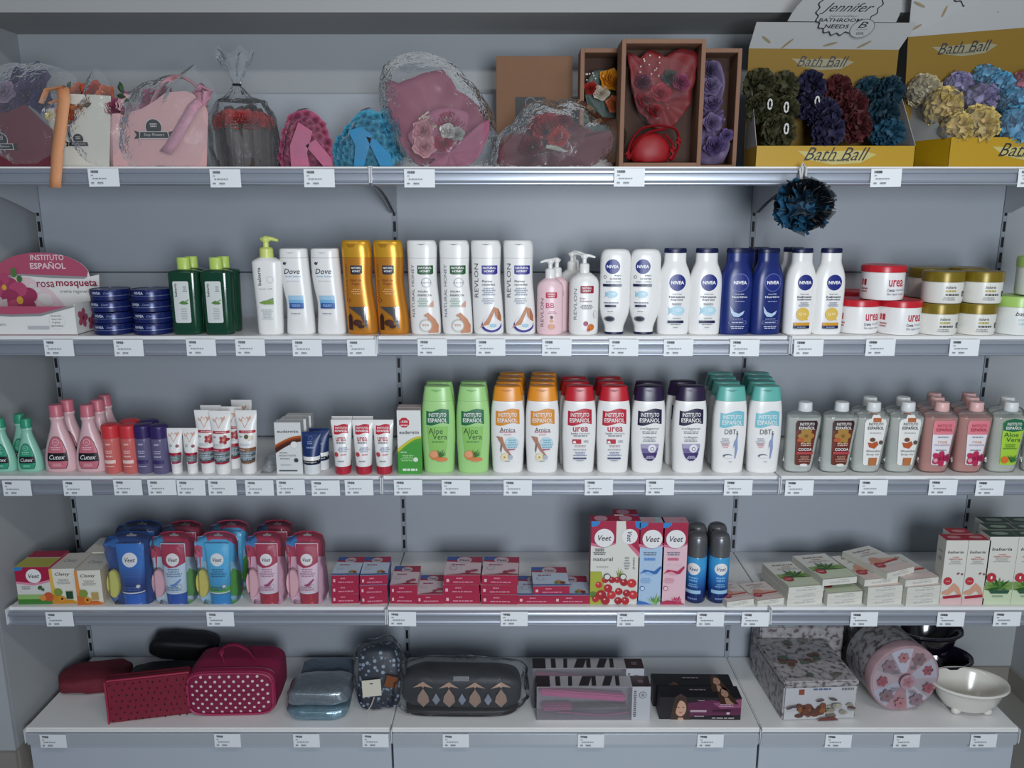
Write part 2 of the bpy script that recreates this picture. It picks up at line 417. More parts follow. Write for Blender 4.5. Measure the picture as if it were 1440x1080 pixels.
for nm, a, b in BAY:
    t = thing('base_shelf', f'deep white base shelf of the {nm} bay standing on its plinth', 'shelf', 'base shelves of the display')
    G().box(a+.001, b-.001, -.006, YB-.003, h-.014, h, SHELF, .003).build('shelf_board', t)
    g = G().box(a+.003, b-.003, .004, .03, ZF+.0006, h-.0145, P('#b5bcc6', .38), .001); g.build('plinth', t)
    G().box(a+.004, b-.004, -.009, .003, h-.05, h-.016, P('#c2c8d0', .3, .35), .002).build('price_rail', t)
    for x in (a+.002, b-.002): G().box(x-.001, x+.001, -.012, .012, h-.042, h-.001, P('#d4d6da', .35)).build('rail_end_cap', t)

# ---------------------------------------------------------------- price tags
g = G(); TW, TH = .071, .0405
g.box(-TW/2, TW/2, -.0004, 0, -TH/2, TH/2, P('#e9edf0', .45)); d = Dec(g, TW, TH, flat(-.0004), False, -TH/2)
x = -.8
for i in range(11):
    wv = R.choice((.02, .03, .045)); d.rect(x, x+wv, .76, .9, INK); x += wv+.018
d.dash(-.82, -.6, .6, .66, 1, GREY, 3, .9); d.dash(-.86, .35, .4, .5, 1, GREY, 4, .6); d.dash(-.82, -.6, .16, .26, 1, GREY, 5, .9); d.dash(-.4, .0, .14, .28, 1, GREY, 6, .7)
tag0 = g.build('price_tag', smooth=0)
TAGS = {1: [(146, 'under the cream flower bag with the peach ribbon'), (317, 'under the tied bag of red roses in the brown basket'), (449, 'under the pink rose dome'), (590, 'under the pink bouquet in clear film'), (885, 'under the kraft box holding the red bouquet'), (1246, 'right of the hanging bath sponge'), (1453, 'on the top rail, cut by the right edge of the view')],
 2: [(83, 'under the pink and white display carton'), (181, 'under the left stack of navy tins'), (283, 'under the dark green bottles'), (352, 'left of and below the lime pump bottle'), (432, 'under the left white and blue lotion bottle'), (509, 'under the left golden bottle'), (608, 'under the green badge white bottles'), (690, 'under the violet badge white bottles'), (783, 'under the pale pink pump bottle'), (877, 'under the upside-down white bottles'), (954, 'under the white bottles with a blue fish shape'), (1047, 'under the navy bottles'), (1137, 'under the white bottles with a gold bubble'), (1238, 'under the red lidded jars'), (1356, 'under the olive lidded jars')],
 3: [(24, 'under the small mint bottles'), (109, 'under the pink teardrop bottles'), (180, 'under the red capped small bottles'), (228, 'under the violet capped small bottles'), (269, 'under the two smallest white tubes'), (313, 'under the front flower-print tube'), (365, 'under the brown-banded tube'), (409, 'under the white carton with an orange arc'), (458, 'under the short navy and white tubes'), (505, 'under the leftmost red capped tube'), (574, 'under the green and white carton'), (641, 'under the light green bottles'), (728, 'under the bottles with orange caps'), (842, 'under the bottles with red caps'), (928, 'under the bottles with dark purple caps'), (1038, 'under the bottles with turquoise caps'), (1124, 'under the brown label oil bottles'), (1228, 'under the white label oil bottles'), (1326, 'under the pink oil bottles'), (1392, 'under the lime label oil bottle')],
 4: [(84, 'under the two small cream and orange cartons'), (310, 'under the blister pack with the light blue tube'), (566, 'at the joint below the small crimson boxes'), (723, 'under the tall stack of wide crimson boxes'), (887, 'under the tall cherry print carton'), (999, 'under the blue spray cans'), (1062, 'under the flat small pink cartons'), (1215, 'under the slanting pile of white cartons'), (1337, 'under the tall cartons with red tops'), (1416, 'under the tall cartons with green tops')],
 5: [(75, 'at the left end of the base shelf'), (320, 'under the polka dot vanity case'), (431, 'under the silvery bags'), (528, 'under the navy floral packet'), (641, 'under the dark geometric bag'), (831, 'under the clear packs of hair straighteners'), (999, 'under the carton with the portrait'), (1179, 'under the patterned trunk box'), (1275, 'under the round tin'), (1383, 'under the white bowl')]}
first = True
for row, L in TAGS.items():
    for px, wh in L:
        o = tag0 if first else tag0.copy()
        if not first: COL.objects.link(o)
        first = False
        tag(o, f'white price tag {wh}', 'price tag', 'price tags on the shelf rails')
        cy = HT[row]-(.026 if row < 5 else .0335)
        y = -.0142 if row < 5 else -.0128
        o.location = (xat(px, y, cy), y, cy+R.uniform(-.001, .001)); o.rotation_euler = (0, R.uniform(-.012, .012), 0)

# ================================================================ second level (jars, lotions)
def wid(px, y, row): return px*mpp(y, HT[row])
def hh(top, y, row): return hat(top, y, row)
NAVY = P('#15215c', .3); NAVYD = P('#0f1745', .35)

# pink display carton
t = thing('display_carton', 'pink and white cardboard display carton with flowers and an arched pink header', 'display box')
xa = xat(-26, .03, HT[2]); xb = xat(112, .03, HT[2]); D0, D1 = .02, .15; hf = hh(431, .02, 2); xc = (xa+xb)/2; wd = xb-xa
g = G(); w1 = PAPER
g.box(-wd/2, wd/2, 0, .0015, 0, hf, w1); g.box(-wd/2, wd/2, .0015, D1-D0, 0, .0015, w1); g.box(-wd/2, -wd/2+.0015, .0015, D1-D0, 0, hf*1.08, w1); g.box(wd/2-.0015, wd/2, .0015, D1-D0, 0, hf*1.08, w1)
d = Dec(g, wd, hf, flat(0), False)
d.poly([(-1, 1), (-1, .72), (-.3, .64), (.3, .66), (1, .98), (1, 1)], P('#8d8e90', .6)); d.poly([(-1, 1), (-1, .78), (-.3, .72), (.3, .76), (.86, 1)], P('#b4506c', .6))
d.ell(.62, .48, .17, P('#dfe0e0', .5), n=28); d.ell(.62, .48, .15, w1, n=28); d.text('desarrollo', .62, .56, .2, INK); d.text('la grasa', .61, .44, .16, INK); d.dash(.5, .74, .28, .36, 1, GREY, 2); d.dash(.5, .74, .64, .7, 1, GREY, 5)
d.rect(.02, .46, .2, .32, P('#b9bbbd', .6)); d.dash(.02, .4, .22, .3, 1, P('#777', .6), 4) if False else None
d.text('ing cream', -.66, .36, .5, P('#85898d', .6), h=.13); d.ell(-.76, .62, .1, P('#55585c', .6), n=16, ring=(w1, .02)); d.rect(-1, 1, 0, .02, P('#8a4a58', .6))
ss = face_surf((wd/2, 0, 0), (0, 1, 0), (0, 0, 1)); d2 = Dec(g, .13, hf, ss, False); d2.flower(.5, .55, .35, P('#b3586f', .6), P('#8d2f4a', .6)); d2.flower(1.1, .3, .3, P('#a9506a', .6), P('#8d2f4a', .6))
g.build('tray', t, smooth=0)
g = G(); yh = .13; Z = lambda py: hat(py, D0+yh, 2); ht = Z(355); xs = 77*mpp(.15, HT[2]); U = lambda px: (px-46)/77
arc = [(xs*(.14+.86*math.cos(a)), Z(388)+(ht-Z(388))*math.sin(a)) for a in [PI*k/16 for k in range(17)]]
HX = xat(57, .15, HT[2])-xc; _flat = flat; flat = lambda y=0: (lambda x, z, l: Vector((x+HX, y-l, z)))
g.plate([(-xs, 0), (xs*1.1, 0), (xs*1.17, Z(386)), (xs*1.0, Z(389))]+arc[1:-1]+[(-xs, Z(396))], yh, yh+.002, w1, Matrix.Translation((HX, 0, 0)))
d = Dec(g, xs*2, 1, flat(yh), False)
d.poly([(a/xs, b) for a, b in arc[1:-1]]+[(-.9, Z(394)), (-.3, Z(385)), (.3, Z(387)), (.95, Z(390))], P('#b4506c', .6))
d.poly([(-.9, Z(394)), (-.3, Z(385)), (.3, Z(387)), (.97, Z(389)), (.9, Z(392)), (.3, Z(391)), (-.2, Z(387.5)), (-.8, Z(398))], P('#96989a', .6))
hz = lambda p: Z(352)-Z(352+p)
d.text('INSTITUTO', U(67), Z(362), .6, P('#ecd0d6', .5), h=hz(8), bold=1.4); d.text('ESPA\u00d1OL', U(67), Z(373), .64, P('#ecd0d6', .5), h=hz(10.5), bold=1.8)
d.poly([(U(-5), Z(432)), (U(85), Z(432)), (U(70), Z(410)), (U(40), Z(390)), (U(20), Z(388)), (U(-5), Z(398))], P('#e2c9cd', .6))
d.text('rosa', U(61), Z(400), .32, P('#97284c', .5), h=hz(8), bold=.6); d.text('mosqueta', U(104), Z(399.5), .74, P('#97284c', .5), h=hz(12), bold=1.4); d.text('crema regeneradora', U(107), Z(410), .7, P('#77797c', .5))
for px, py, r in ((42, 402, .05), (48, 408, .07), (46, 416, .06), (58, 419, .13), (62, 424, .1)): d.ell(U(px), Z(py), r, P('#ddd8d6', .6), rw=r*xs*.7)
for px, py, r, m1, m2 in ((4, 402, .24, '#b3476b', '#a33a60'), (24, 420, .33, '#b9496f', '#9c335a')):
    for k in range(5):
        a = .4+2*PI*k/5; d.ell(U(px)+.52*r*math.cos(a), Z(py)+.52*r*math.sin(a)*xs, r*.5, P(m1 if k % 2 else m2, .6), rw=r*.42*xs, n=16)
    d.ell(U(px), Z(py+2), r*.18, P('#d9a83e', .6), rw=r*.22*xs)
flat = _flat
d.ell(U(20), Z(383), .05, P('#4c7d3a', .6), rw=.09*xs, n=12); d.ell(U(27), Z(392), .05, P('#3c6d31', .6), rw=.06*xs, n=12)
g.build('header_card', t, smooth=0); t.location = (xc, D0, HT[2])

# navy tins
tw = wid(53, .05, 2); th = .0275
t = thing('cream_tin', 'x', 'tin'); r = tw/2
G().lathe([(r*.9, 0), (r*.97, .0015), (r*.98, .013)], NAVY, 32).build('base', t)
g = G().lathe([(r, .0125), (r, .0255), (r*.985, .027), (r*.93, .0272), (r*.93, .0262)], P('#17245f', .28, .2), 32)
cyl = lambda x, z, l: Vector((x, -math.sqrt(max(1e-8, (r+l)**2-x*x)), z))
d = Dec(g, tw, th, cyl); d.text('NIVEA', -.25, .7, .5, P('#c9cfe0', .4), h=.24, bold=2); d.text('Creme', .32, .7, .34, P('#9aa4c8', .4), h=.2, shear=.4)
g.lathe([(r*1.004, .0118), (r*1.006, .0124), (r*1.004, .013)], P('#8f99bd', .3, .5), 32, c0=False, c1=False)
g.build('lid', t)
its = []
for sx, nm in ((161.5, 'left'), (217.5, 'right')):
    for k, lv in enumerate(('bottom', 'second from the bottom', 'second from the top', 'top')):
        its.append((sx+R.uniform(-1, 1), .055, f'round navy cream tin, {lv} of the front {nm} stack', R.uniform(-14, 6), k*(th+.0003)))
    for k, lv in enumerate(('bottom', 'middle', 'top')):
        its.append((sx+2, .055+tw+.006, f'round navy cream tin, {lv} of three stacked behind the {nm} front stack', R.uniform(-30, 30), k*(th+.0003)))
spread(t, 2, its, 'navy cream tins')

# dark green bottles with lime caps
GL = P('#b9d467', .35)
Hh = hh(362, .04, 2); w_ = wid(43, .04, 2)
def p_aloe(d):
    d.rr(-.62, .38, .16, .7, P('#d4d9d6', .5), .1); d.text('babaria', -.45, .585, .17, INK, h=.16, rot=90, bold=1)
    d.dash(.0, .28, .56, .64, 3, GREY, 3); d.poly([(-.3, .42), (-.05, .45), (.3, .42), (.2, .4), (-.1, .4)], P('#55803a')); d.poly([(-.02, .43), (.34, .47), (.3, .45), (.05, .425)], P('#6b9645')); d.dash(-.25, .25, .2, .36, 5, P('#b5bbb8'), 8)
t = vessel('bottle', 'bottle', w_, .045, Hh, [('body', P('#123f2b', .12, coat=.3), [sm(0, .86, .86, 3), sm(.02, .92, .92, 3), sm(.4, .96, .96, 3), sm(.78, 1, 1, 3), sm(.82, .97, .97, 3), sm(.845, .6, .7, 2.4), sm(.85, .45, .6, 2)]), ('cap', GL, [sm(.85, .41, .5, 2), sm(.99, .41, .5, 2), sm(1, .37, .44, 2)], {'smooth': False})], p_aloe)
spread(t, 2, [(266.5, .04, 'dark green bottle with a lime cap, front left of the four beside the navy tins', 4), (311, .04, 'dark green bottle with a lime cap, front right of the four beside the navy tins', 4), (277, .092, 'dark green bottle with a lime cap, standing behind the left front one', 4), (321, .092, 'dark green bottle with a lime cap, standing behind the right front one', 4)], 'dark green bottles')

# pump heads
def pump(root, z, r, H_, mat, spout=.028, s=1):
    """collar, stem and actuator with a spout pointing +x (s = 1) or -x"""
    g = G().lathe([(r, z), (r, z+H_*.42), (r*.8, z+H_*.5), (r*.42, z+H_*.53), (r*.42, z+H_*.78)], mat, 20)
    g.build('pump_collar', root)
    g = G().lathe([(r*.55, z+H_*.78), (r*.62, z+H_*.82), (r*.62, z+H_*.95), (r*.5, z+H_)], mat, 20)
    g.tube([(-s*r*.7, 0, z+H_*.9), (0, 0, z+H_*.95), (s*spout*.5, 0, z+H_*.93), (s*spout, 0, z+H_*.84)], [r*.25, r*.42, r*.3, r*.2], mat, 10); g.build('pump_head', root)
Hh = hh(362, .04, 2); w_ = wid(41, .04, 2); tp = hh(334, .04, 2)
def p_(d):
    d.text('babaria', -.42, .76, .23, P('#5c6064'), h=.24, rot=90, bold=1); d.ell(.3, .72, .24, P('#cfd3d0'), ring=(WH, .05)); d.text('body milk', 0, .6, .9, GREY, h=.02, bold=1)
    d.poly([(-.55, .42), (-.2, .45), (.45, .46), (.45, .4), (-.2, .4)], P('#7ea04b')); d.poly([(0, .455), (.45, .485), (.45, .465)], P('#55803a')); d.dash(-.45, .4, .2, .34, 7, P('#c5c9c8'), 5)
t = vessel('pump_bottle', 'bottle', w_, .044, Hh, [('body', WH, [sm(0, .78, .8, 2.6), sm(.02, .84, .86, 2.6), sm(.3, .88, .9, 2.6), sm(.93, 1, 1, 2.8), sm(.955, .95, .95, 2.6), sm(1, .55, .7, 2)])], p_, label='white body milk pump bottle with a lime green pump and aloe leaf print')
pump(t, Hh, .0165, tp-Hh, P('#d4df7c', .35), .03); put(t, 382, .04, 2)

# white / blue bottles
Hh = hh(349, .045, 2); w_ = wid(44, .045, 2)
def p_(d):
    d.ell(-.6, .83, .09, P('#3a4152')); d.poly([(-.6, .82), (-.42, .855), (-.52, .81)], P('#3a4152'))
    d.text('Dove', -.12, .74, .98, P('#272e45'), h=.06, shear=.25, bold=.5); d.text('body lotion', -.08, .68, .95, P('#7fb0d3'), h=.026, bold=1); d.dash(-.5, .3, .62, .635, 1, P('#c9ced2'), 2)
    d.poly([(-.45, .42), (.5, .42), (.5, .37), (-.45, .37)], P('#7db7dd')); d.poly([(-.48, .46), (.5, .46), (.5, .41), (-.45, .41)], P('#a7cde6')); d.rect(-.42, .5, .32, .375, P('#3568ae')); d.rect(-.42, .5, .31, .33, P('#2b4f95')); d.dash(-.35, .4, .325, .36, 2, P('#9fb9dc'), 3)
    d.dash(-.4, .4, .24, .262, 1, P('#9a9fa5'), 7)
body = [lr(0, -.72, .94, .85), lr(.02, -.78, 1, .92), lr(.2, -.72, .98), lr(.35, -.7, .94), lr(.5, -.83, .89), lr(.65, -.95, .84), lr(.85, -1, .78), lr(.89, -1, .77, .98)]
t = vessel('lotion_bottle', 'bottle', w_, .046, Hh, [('body', WH, body), ('cap', WH, [lr(.893, -.99, .76, .97), lr(.97, -.98, .75, .93), lr(.995, -.93, .7, .85), lr(1, -.8, .6, .7)], {'paint': lambda d: d.poly([(-.5, .955), (.1, .955), (-.2, .94)], P('#c7cacd'))})], p_)
spread(t, 2, [(422, .045, 'white lotion bottle with a blue square print, beside the lime pump bottle'), (465, .045, 'white lotion bottle with a blue square print, beside the golden bottles')], 'white and blue lotion bottles')

# golden bottles
Hh = hh(338, .045, 2); w_ = wid(47, .045, 2)
def p_(d):
    d.poly([(-.42, .655), (-.3, .645), (.12, .645), (.26, .66), (.26, .74), (-.42, .74)], P('#211d33')); d.text('NATURAL', -.08, .715, .56, P('#e8e6e2'), h=.022, bold=2); d.text('HONEY', -.08, .68, .46, P('#e8e6e2'), h=.022, bold=2)
    d.text('NATURAL HONEY', -.68, .58, .36, P('#b97b2b', .25, .6), h=.12, rot=90)
    d.text('Elixir de', -.12, .585, .62, P('#8a3f1b'), h=.025, bold=1); d.text('Argan', -.12, .545, .55, P('#8a3f1b'), h=.03, bold=1); d.dash(-.42, .3, .43, .5, 3, P('#e2a765'), 4)
    d.ell(-.6, .37, .11, P('#7c3a18'), ring=(P('#b9712b'), .04)); d.poly([(-.62, .3), (.5, .3), (.5, .06), (.3, .1), (.1, .2)], P('#8d8a88', .2, .9)); d.rect(-.65, -.4, .05, .2, P('#3a1d14'))
    d.poly([(-.65, .2), (-.5, .235), (-.4, .19)], P('#3a1d14')); d.ell(-.1, .13, .28, P('#4a2415'), rw=.035); d.ell(.1, .09, .2, P('#3a1d14'), rw=.02)
GB = P('#c8832b', .28, .35); GC = P('#d9a12c', .28, .35)
body = [lr(0, -.74, .94, .85), lr(.02, -.8, 1, .92), lr(.2, -.86, .97), lr(.4, -.92, .84), lr(.6, -.95, .74), lr(.8, -.98, .78), lr(.82, -.98, .78)]
cap = [lr(.822, -.98, .78, .98), lr(.92, -1, .74, .97), lr(.98, -1, .68, .9), lr(1, -.92, .6, .8)]
t = vessel('lotion_bottle', 'bottle', w_, .048, Hh, [('body', GB, body), ('cap', GC, cap, {'paint': lambda d: d.poly([(-.65, .965), (-.05, .965), (-.2, .93), (-.5, .93)], P('#b27d1a', .3, .3))})], p_)
spread(t, 2, [(509, .047, 'golden bottle with a brown landscape print, left of the two'), (552.5, .047, 'golden bottle with a brown landscape print, right of the two')], 'golden bottles')

# white bottles, green and violet badge
Hh = hh(338, .045, 2); w_ = wid(45, .045, 2)
body = [lr(0, -.78, .94, .85), lr(.02, -.84, 1, .92), lr(.2, -.9, .98), lr(.4, -.93, .9), lr(.55, -.95, .82), lr(.7, -.97, .8), lr(.815, -.98, .83)]
cap = [lr(.817, -.98, .83, .99), lr(.92, -1, .84, .97), lr(.985, -1, .76, .9), lr(1, -.93, .68, .8)]
notch = {'paint': lambda d: d.poly([(-.35, .965), (.2, .965), (-.05, .952)], P('#8f9295'))}
def badge(d, c):
    d.poly([(-.33, .655), (-.18, .645), (.5, .645), (.62, .655), (.62, .74), (-.33, .74)], c); d.text('NATURAL', .14, .715, .8, WH, h=.022, bold=2); d.text('HONEY', .14, .68, .65, WH, h=.022, bold=2)
SKIN = P('#c98d6d', .5)
def p_(d):
    badge(d, P('#1f5a2c')); d.text('NATURAL HONEY', -.62, .47, .56, P('#6d7075'), h=.17, rot=90); d.ell(.2, .56, .3, P('#b9bbbd'), ring=(WH, .05)); d.text('Revlon', .2, .56, .62, P('#77797c'), h=.018, shear=.3)
    d.text('FIGURA', .0, .465, .62, P('#45484c'), h=.02, bold=1); d.text('PERFECTA', .1, .425, .85, P('#45484c'), h=.02, bold=1); d.dash(-.35, .3, .3, .4, 4, P('#a9c0ae'), 4); d.poly([(.3, .3), (.62, .3), (.62, .37), (.45, .34)], P('#d9a58b'))
    d.poly([(0, .21), (.3, .24), (.7, .17), (.9, .1), (.88, .02), (.3, .02), (.15, .1), (.28, .18)], SKIN); d.ell(.12, .1, .38, P('#c4c4b8'), n=24); d.ell(.12, .1, .32, WH, n=24); d.text('92%', .12, .105, .42, P('#c77b55'), h=.024, bold=1)
t = vessel('lotion_bottle', 'bottle', w_, .048, Hh, [('body', WH, body), ('cap', WH, cap, notch)], p_)
spread(t, 2, [(598, .047, 'white bottle with a green badge, next to the golden bottles'), (642.5, .047, 'white bottle with a green badge, next to the violet badge bottles')], 'white bottles with a green badge')
def p_(d):
    badge(d, P('#3a2f8f')); d.text('REVLON', -.66, .58, .36, P('#55575c'), h=.24, rot=90); d.text('Piernas', .0, .575, .62, P('#45484c'), h=.024, bold=1); d.text('cansadas', .08, .54, .8, P('#45484c'), h=.022, bold=1); d.dash(-.33, .5, .42, .51, 4, P('#9a9fb0'), 4); d.dash(-.33, .45, .33, .4, 3, P('#b0b3bd'), 5)
    d.ell(.25, .1, .62, P('#3f3a92'), n=28, rw=.075); d.ell(.27, .125, .56, WH, n=28, rw=.075); d.poly([(-.75, .04), (-.45, .075), (.1, .2), (.4, .3), (.7, .28), (.55, .17), (.45, .25), (.1, .11), (-.2, .1)], SKIN)
    d.poly([(.7, .28), (.85, .2), (.85, .14), (.6, .17)], P('#b4775a')); d.ell(.35, .1, .22, P('#a8cfe0'), rw=.02)
t = vessel('lotion_bottle', 'bottle', w_, .048, Hh, [('body', WH, body), ('cap', WH, cap, notch)], p_)
spread(t, 2, [(686, .047, 'white bottle with a violet badge and crossed legs, left of the two'), (730.5, .047, 'white bottle with a violet badge and crossed legs, beside the pump bottles')], 'white bottles with a violet badge')

# pump bottles
def pumpbottle(w0, top, head, mat, paint, its, spout, s):
    Hh = hh(top, .04, 2); w_ = wid(w0, .04, 2); tp = hh(head, .04, 2)
    t = vessel('pump_bottle', 'bottle', w_, w_*.75, Hh, [('body', mat, [sm(0, .88, .88, 2.3), sm(.02, .95, .95, 2.3), sm(.1, 1, 1, 2.3), sm(.5, 1, 1, 2.3), sm(.8, 1, 1, 2.3), sm(.9, .9, .93, 2.2), sm(.96, .66, .8, 2.1), sm(1, .42, .5, 2)])], paint)
    pump(t, Hh, .0125, tp-Hh, WH, spout, s); spread(t, 2, its, 'white pump bottles')
def p_(d):
    d.text('REVLON', -.62, .4, .5, P('#6d5a5f'), h=.22, rot=90); d.rr(-.35, .5, .66, .76, P('#c22f4d'), .06); d.text('NATURAL', .07, .73, .6, WH, h=.03, bold=1); d.text('HONEY', .07, .69, .5, WH, h=.03, bold=1)
    d.text('BB', -.02, .53, .62, P('#c4436a'), h=.09); d.dash(-.2, .5, .38, .43, 2, P('#c996a3'), 4); d.ell(.1, .25, .14, P('#d9a07e')); d.ell(.1, .15, .26, P('#d9a07e'), rw=.05); d.ell(.1, .32, .12, P('#5b3a2b'), rw=.03)
pumpbottle(36.5, 391, 365, P('#f0cdd2', .3), p_, [(773, .04, 'pale pink pump bottle with a baby print'), (782, .085, 'pale pink pump bottle half hidden behind the one with the baby print')], .024, -1)
def p_(d):
    d.text('REVLON', -.62, .5, .5, P('#77797c'), h=.2, rot=90); d.rr(-.3, .6, .68, .8, P('#a31c35'), .06); d.text('NATURAL', .14, .765, .65, WH, h=.03, bold=1); d.text('HONEY', .14, .72, .55, WH, h=.03, bold=1)
    d.text('Extra', -.12, .6, .35, P('#8a3448'), h=.03); d.text('Hidratante', .1, .555, .8, P('#8a3448'), h=.03); d.dash(-.3, .6, .42, .5, 3, GREY, 4); d.ell(.45, .13, .22, P('#d3752b')); d.ell(.1, .19, .16, P('#9d3f5e')); d.ell(.3, .09, .12, P('#c9552b')); d.ell(.72, .34, .12, P('#c8c9c9'), ring=(WH, .03), rw=.06)
pumpbottle(41, 383.5, 358, WH, p_, [(820, .042, 'white pump bottle with an almond print, in front'), (803, .135, 'white pump bottle standing in the second row behind the almond print one'), (806, .2, 'white pump bottle at the back behind the other two')], .026, 1)

# upside-down white bottles, round navy logo
def disc(d, u, w, r, ring=None, c=None):
    if ring: d.ell(u, w, r*1.1, ring, n=28)
    d.ell(u, w, r, c or P('#1d2a7d', .35), n=28); d.text('NIVEA', u, w, r*1.6, P('#f2f3f6'), h=r*.42*d.W/d.H, bold=2.5)
Hh = hh(350, .042, 2); w_ = wid(42, .042, 2)
def fish(d, u, w, r):
    K = d.W/d.H; d.ell(u+.05, w, r, P('#b9dcea'), rw=r*.62*K); d.poly([(u-r*.5, w), (u-r*1.15, w+r*.55*K), (u-r*1.0, w), (u-r*1.15, w-r*.55*K)], P('#9dcbe0')); d.ell(u+.12, w+.1*r*K, r*.45, P('#cbe8f2'), rw=r*.3*K)
def p_(d):
    disc(d, -.25, .8, .48); d.ell(-.72, .68, .1, P('#55585c'), ring=(WH, .03)); d.text('BAJO', .1, .695, .42, P('#3b4056'), h=.02, bold=1); d.text('LA DUCHA', -.05, .66, .7, P('#3b4056'), h=.022, bold=1); d.text('BODY LOTION', -.18, .625, .95, P('#6a6f83'), h=.017)
    d.rect(-.85, .0, .57, .6, NAVYD); d.rect(.03, .35, .57, .6, P('#77788a')); fish(d, -.3, .48, .36); d.dash(-.8, .2, .37, .39, 1, P('#6a6f83'), 6); d.rect(-.7, .02, .33, .355, NAVYD); d.dash(-.6, -.1, .27, .285, 1, GREY, 3); d.ell(-.38, .19, .34, P('#8d8f9a', .25, .7), rw=.033); d.ell(-.38, .19, .24, P('#5d5f70', .25, .7), rw=.02)
t = vessel('lotion_bottle', 'bottle', w_, .044, Hh, [('body', WH, [sm(.028, .62, .7, 2.3), sm(.08, .64, .74, 2.3), sm(.15, .76, .84, 2.4), sm(.24, .93, .95, 2.5), sm(.36, 1, 1, 2.6), sm(.85, 1, 1, 2.6), sm(.94, .95, .95, 2.6), sm(.985, .8, .8, 2.5), sm(1, .6, .6, 2.3)]), ('cap', NAVYD, [sm(0, .6, .68, 2.2), sm(.005, .63, .72, 2.2), sm(.027, .63, .72, 2.2)])], p_)
spread(t, 2, [(863, .042, 'upside-down white bottle with a round navy logo, next to the pump bottles'), (904.5, .042, 'upside-down white bottle with a round navy logo, second from the pump bottles')], 'upside-down white bottles')

# shouldered bottles
Hh = hh(349, .043, 2); w_ = wid(45.5, .043, 2)
body = [sm(0, .9, .88, 2.5), sm(.02, .95, .93, 2.5), sm(.25, .98, 1, 2.5), sm(.55, 1, 1, 2.5), sm(.68, .95, .97, 2.4), sm(.76, .83, .9, 2.3), sm(.82, .7, .8, 2.2), sm(.86, .665, .74, 2.1), sm(.945, .66, .72, 2.1)]
capn = [sm(.947, .67, .74, 2.1), sm(.98, .68, .75, 2.1), sm(1, .64, .7, 2.1)]
def common(d, a, b, c, fine, bar, dark=False):
    disc(d, .1, .61, .5, P('#5d6bb0') if dark else None)
    k = P('#e4e7f2') if dark else P('#3b4056')
    d.text(a, .1, .475, .55, k, h=.016, bold=1); d.text(b, .1, .445, .95, k, h=.024, bold=1.5)
    if c: d.text(c, .1, .41, .75, k, h=.024, bold=1.5)
def p_(d):
    common(d, 'Body Loción', 'Hidratante', 'Express', 0, 0); d.dash(-.3, .5, .345, .375, 2, GREY, 3); fish(d, .1, .285, .45); d.dash(-.2, .45, .19, .205, 1, GREY, 3); d.rect(-.42, .55, .14, .17, NAVYD); d.dash(-.3, .45, .115, .13, 1, GREY, 9); d.dash(-.1, .25, .08, .095, 1, GREY, 9)
t = vessel('lotion_bottle', 'bottle', w_, .045, Hh, [('body', WH, body), ('cap', NAVYD, capn)], p_)
spread(t, 2, [(945, .043, 'white bottle with navy cap and pale blue fish shape, beside the upside-down bottles'), (988.5, .043, 'white bottle with a flat navy cap and pale blue fish shape, beside the navy bottle')], 'white bottles with a pale blue fish shape')
def p_(d):
    common(d, 'Body Milk', 'Nutritivo', None, 0, 0, True); d.dash(-.3, .5, .385, .4, 1, P('#aab2d8'), 3)
    d.poly([(-.45, .34), (-.2, .27), (.1, .25), (.45, .285), (.35, .24), (.1, .21), (-.2, .215), (-.38, .26)], P('#b7cde6')); d.dash(-.4, .5, .18, .195, 1, P('#aab2d8'), 4); d.rr(-.5, .6, .125, .17, P('#7683bd'), .1); d.rr(-.47, .57, .13, .165, P('#1a2768'), .08); d.dash(-.35, .45, .14, .155, 1, P('#c7cde4'), 5); d.dash(-.4, .5, .07, .11, 2, P('#c7cde4'), 6)
NB = P('#182a70', .3)
t = vessel('lotion_bottle', 'bottle', w_, .045, Hh, [('body', NB, body), ('cap', NAVYD, capn)], p_)
spread(t, 2, [(1031, .043, 'navy blue bottle with a round logo, left one in front'), (1074, .043, 'navy blue bottle with a round logo, turned slightly, right one in front', 10), (1060, .1, 'navy blue bottle standing behind between the two front navy bottles', 5)], 'navy blue bottles')
def p_(d):
    common(d, 'Body Loción', 'Reafirmante', None, 0, 0); d.text('Reafirmante', .1, .415, .9, P('#3b4056'), h=.02, bold=1); d.dash(-.25, .45, .33, .385, 4, P('#8d92a5'), 3); d.ell(.05, .245, .42, P('#e2bd55'), n=20); d.poly([(.3, .21), (.45, .17), (.2, .18)], P('#e2bd55')); d.text('Q10', .02, .245, .5, P('#f4e6b8'), h=.035, bold=2); d.rect(-.5, .55, .11, .145, P('#d39a2a')); d.rect(-.5, .55, .075, .11, NAVYD); d.dash(-.3, .35, .085, .1, 1, P('#aab2d8'), 5)
t = vessel('lotion_bottle', 'bottle', wid(43, .043, 2), .045, Hh, [('body', WH, body), ('cap', NAVYD, capn)], p_)
spread(t, 2, [(1120, .043, 'white bottle with a navy cap and a gold speech bubble, beside the navy bottles', 3), (1160, .043, 'white bottle with navy cap and gold speech bubble, beside the red lidded jars', 3), (1108, .1, 'white bottle with a navy cap showing behind the left gold bubble bottle', 3)], 'white bottles with a gold bubble')

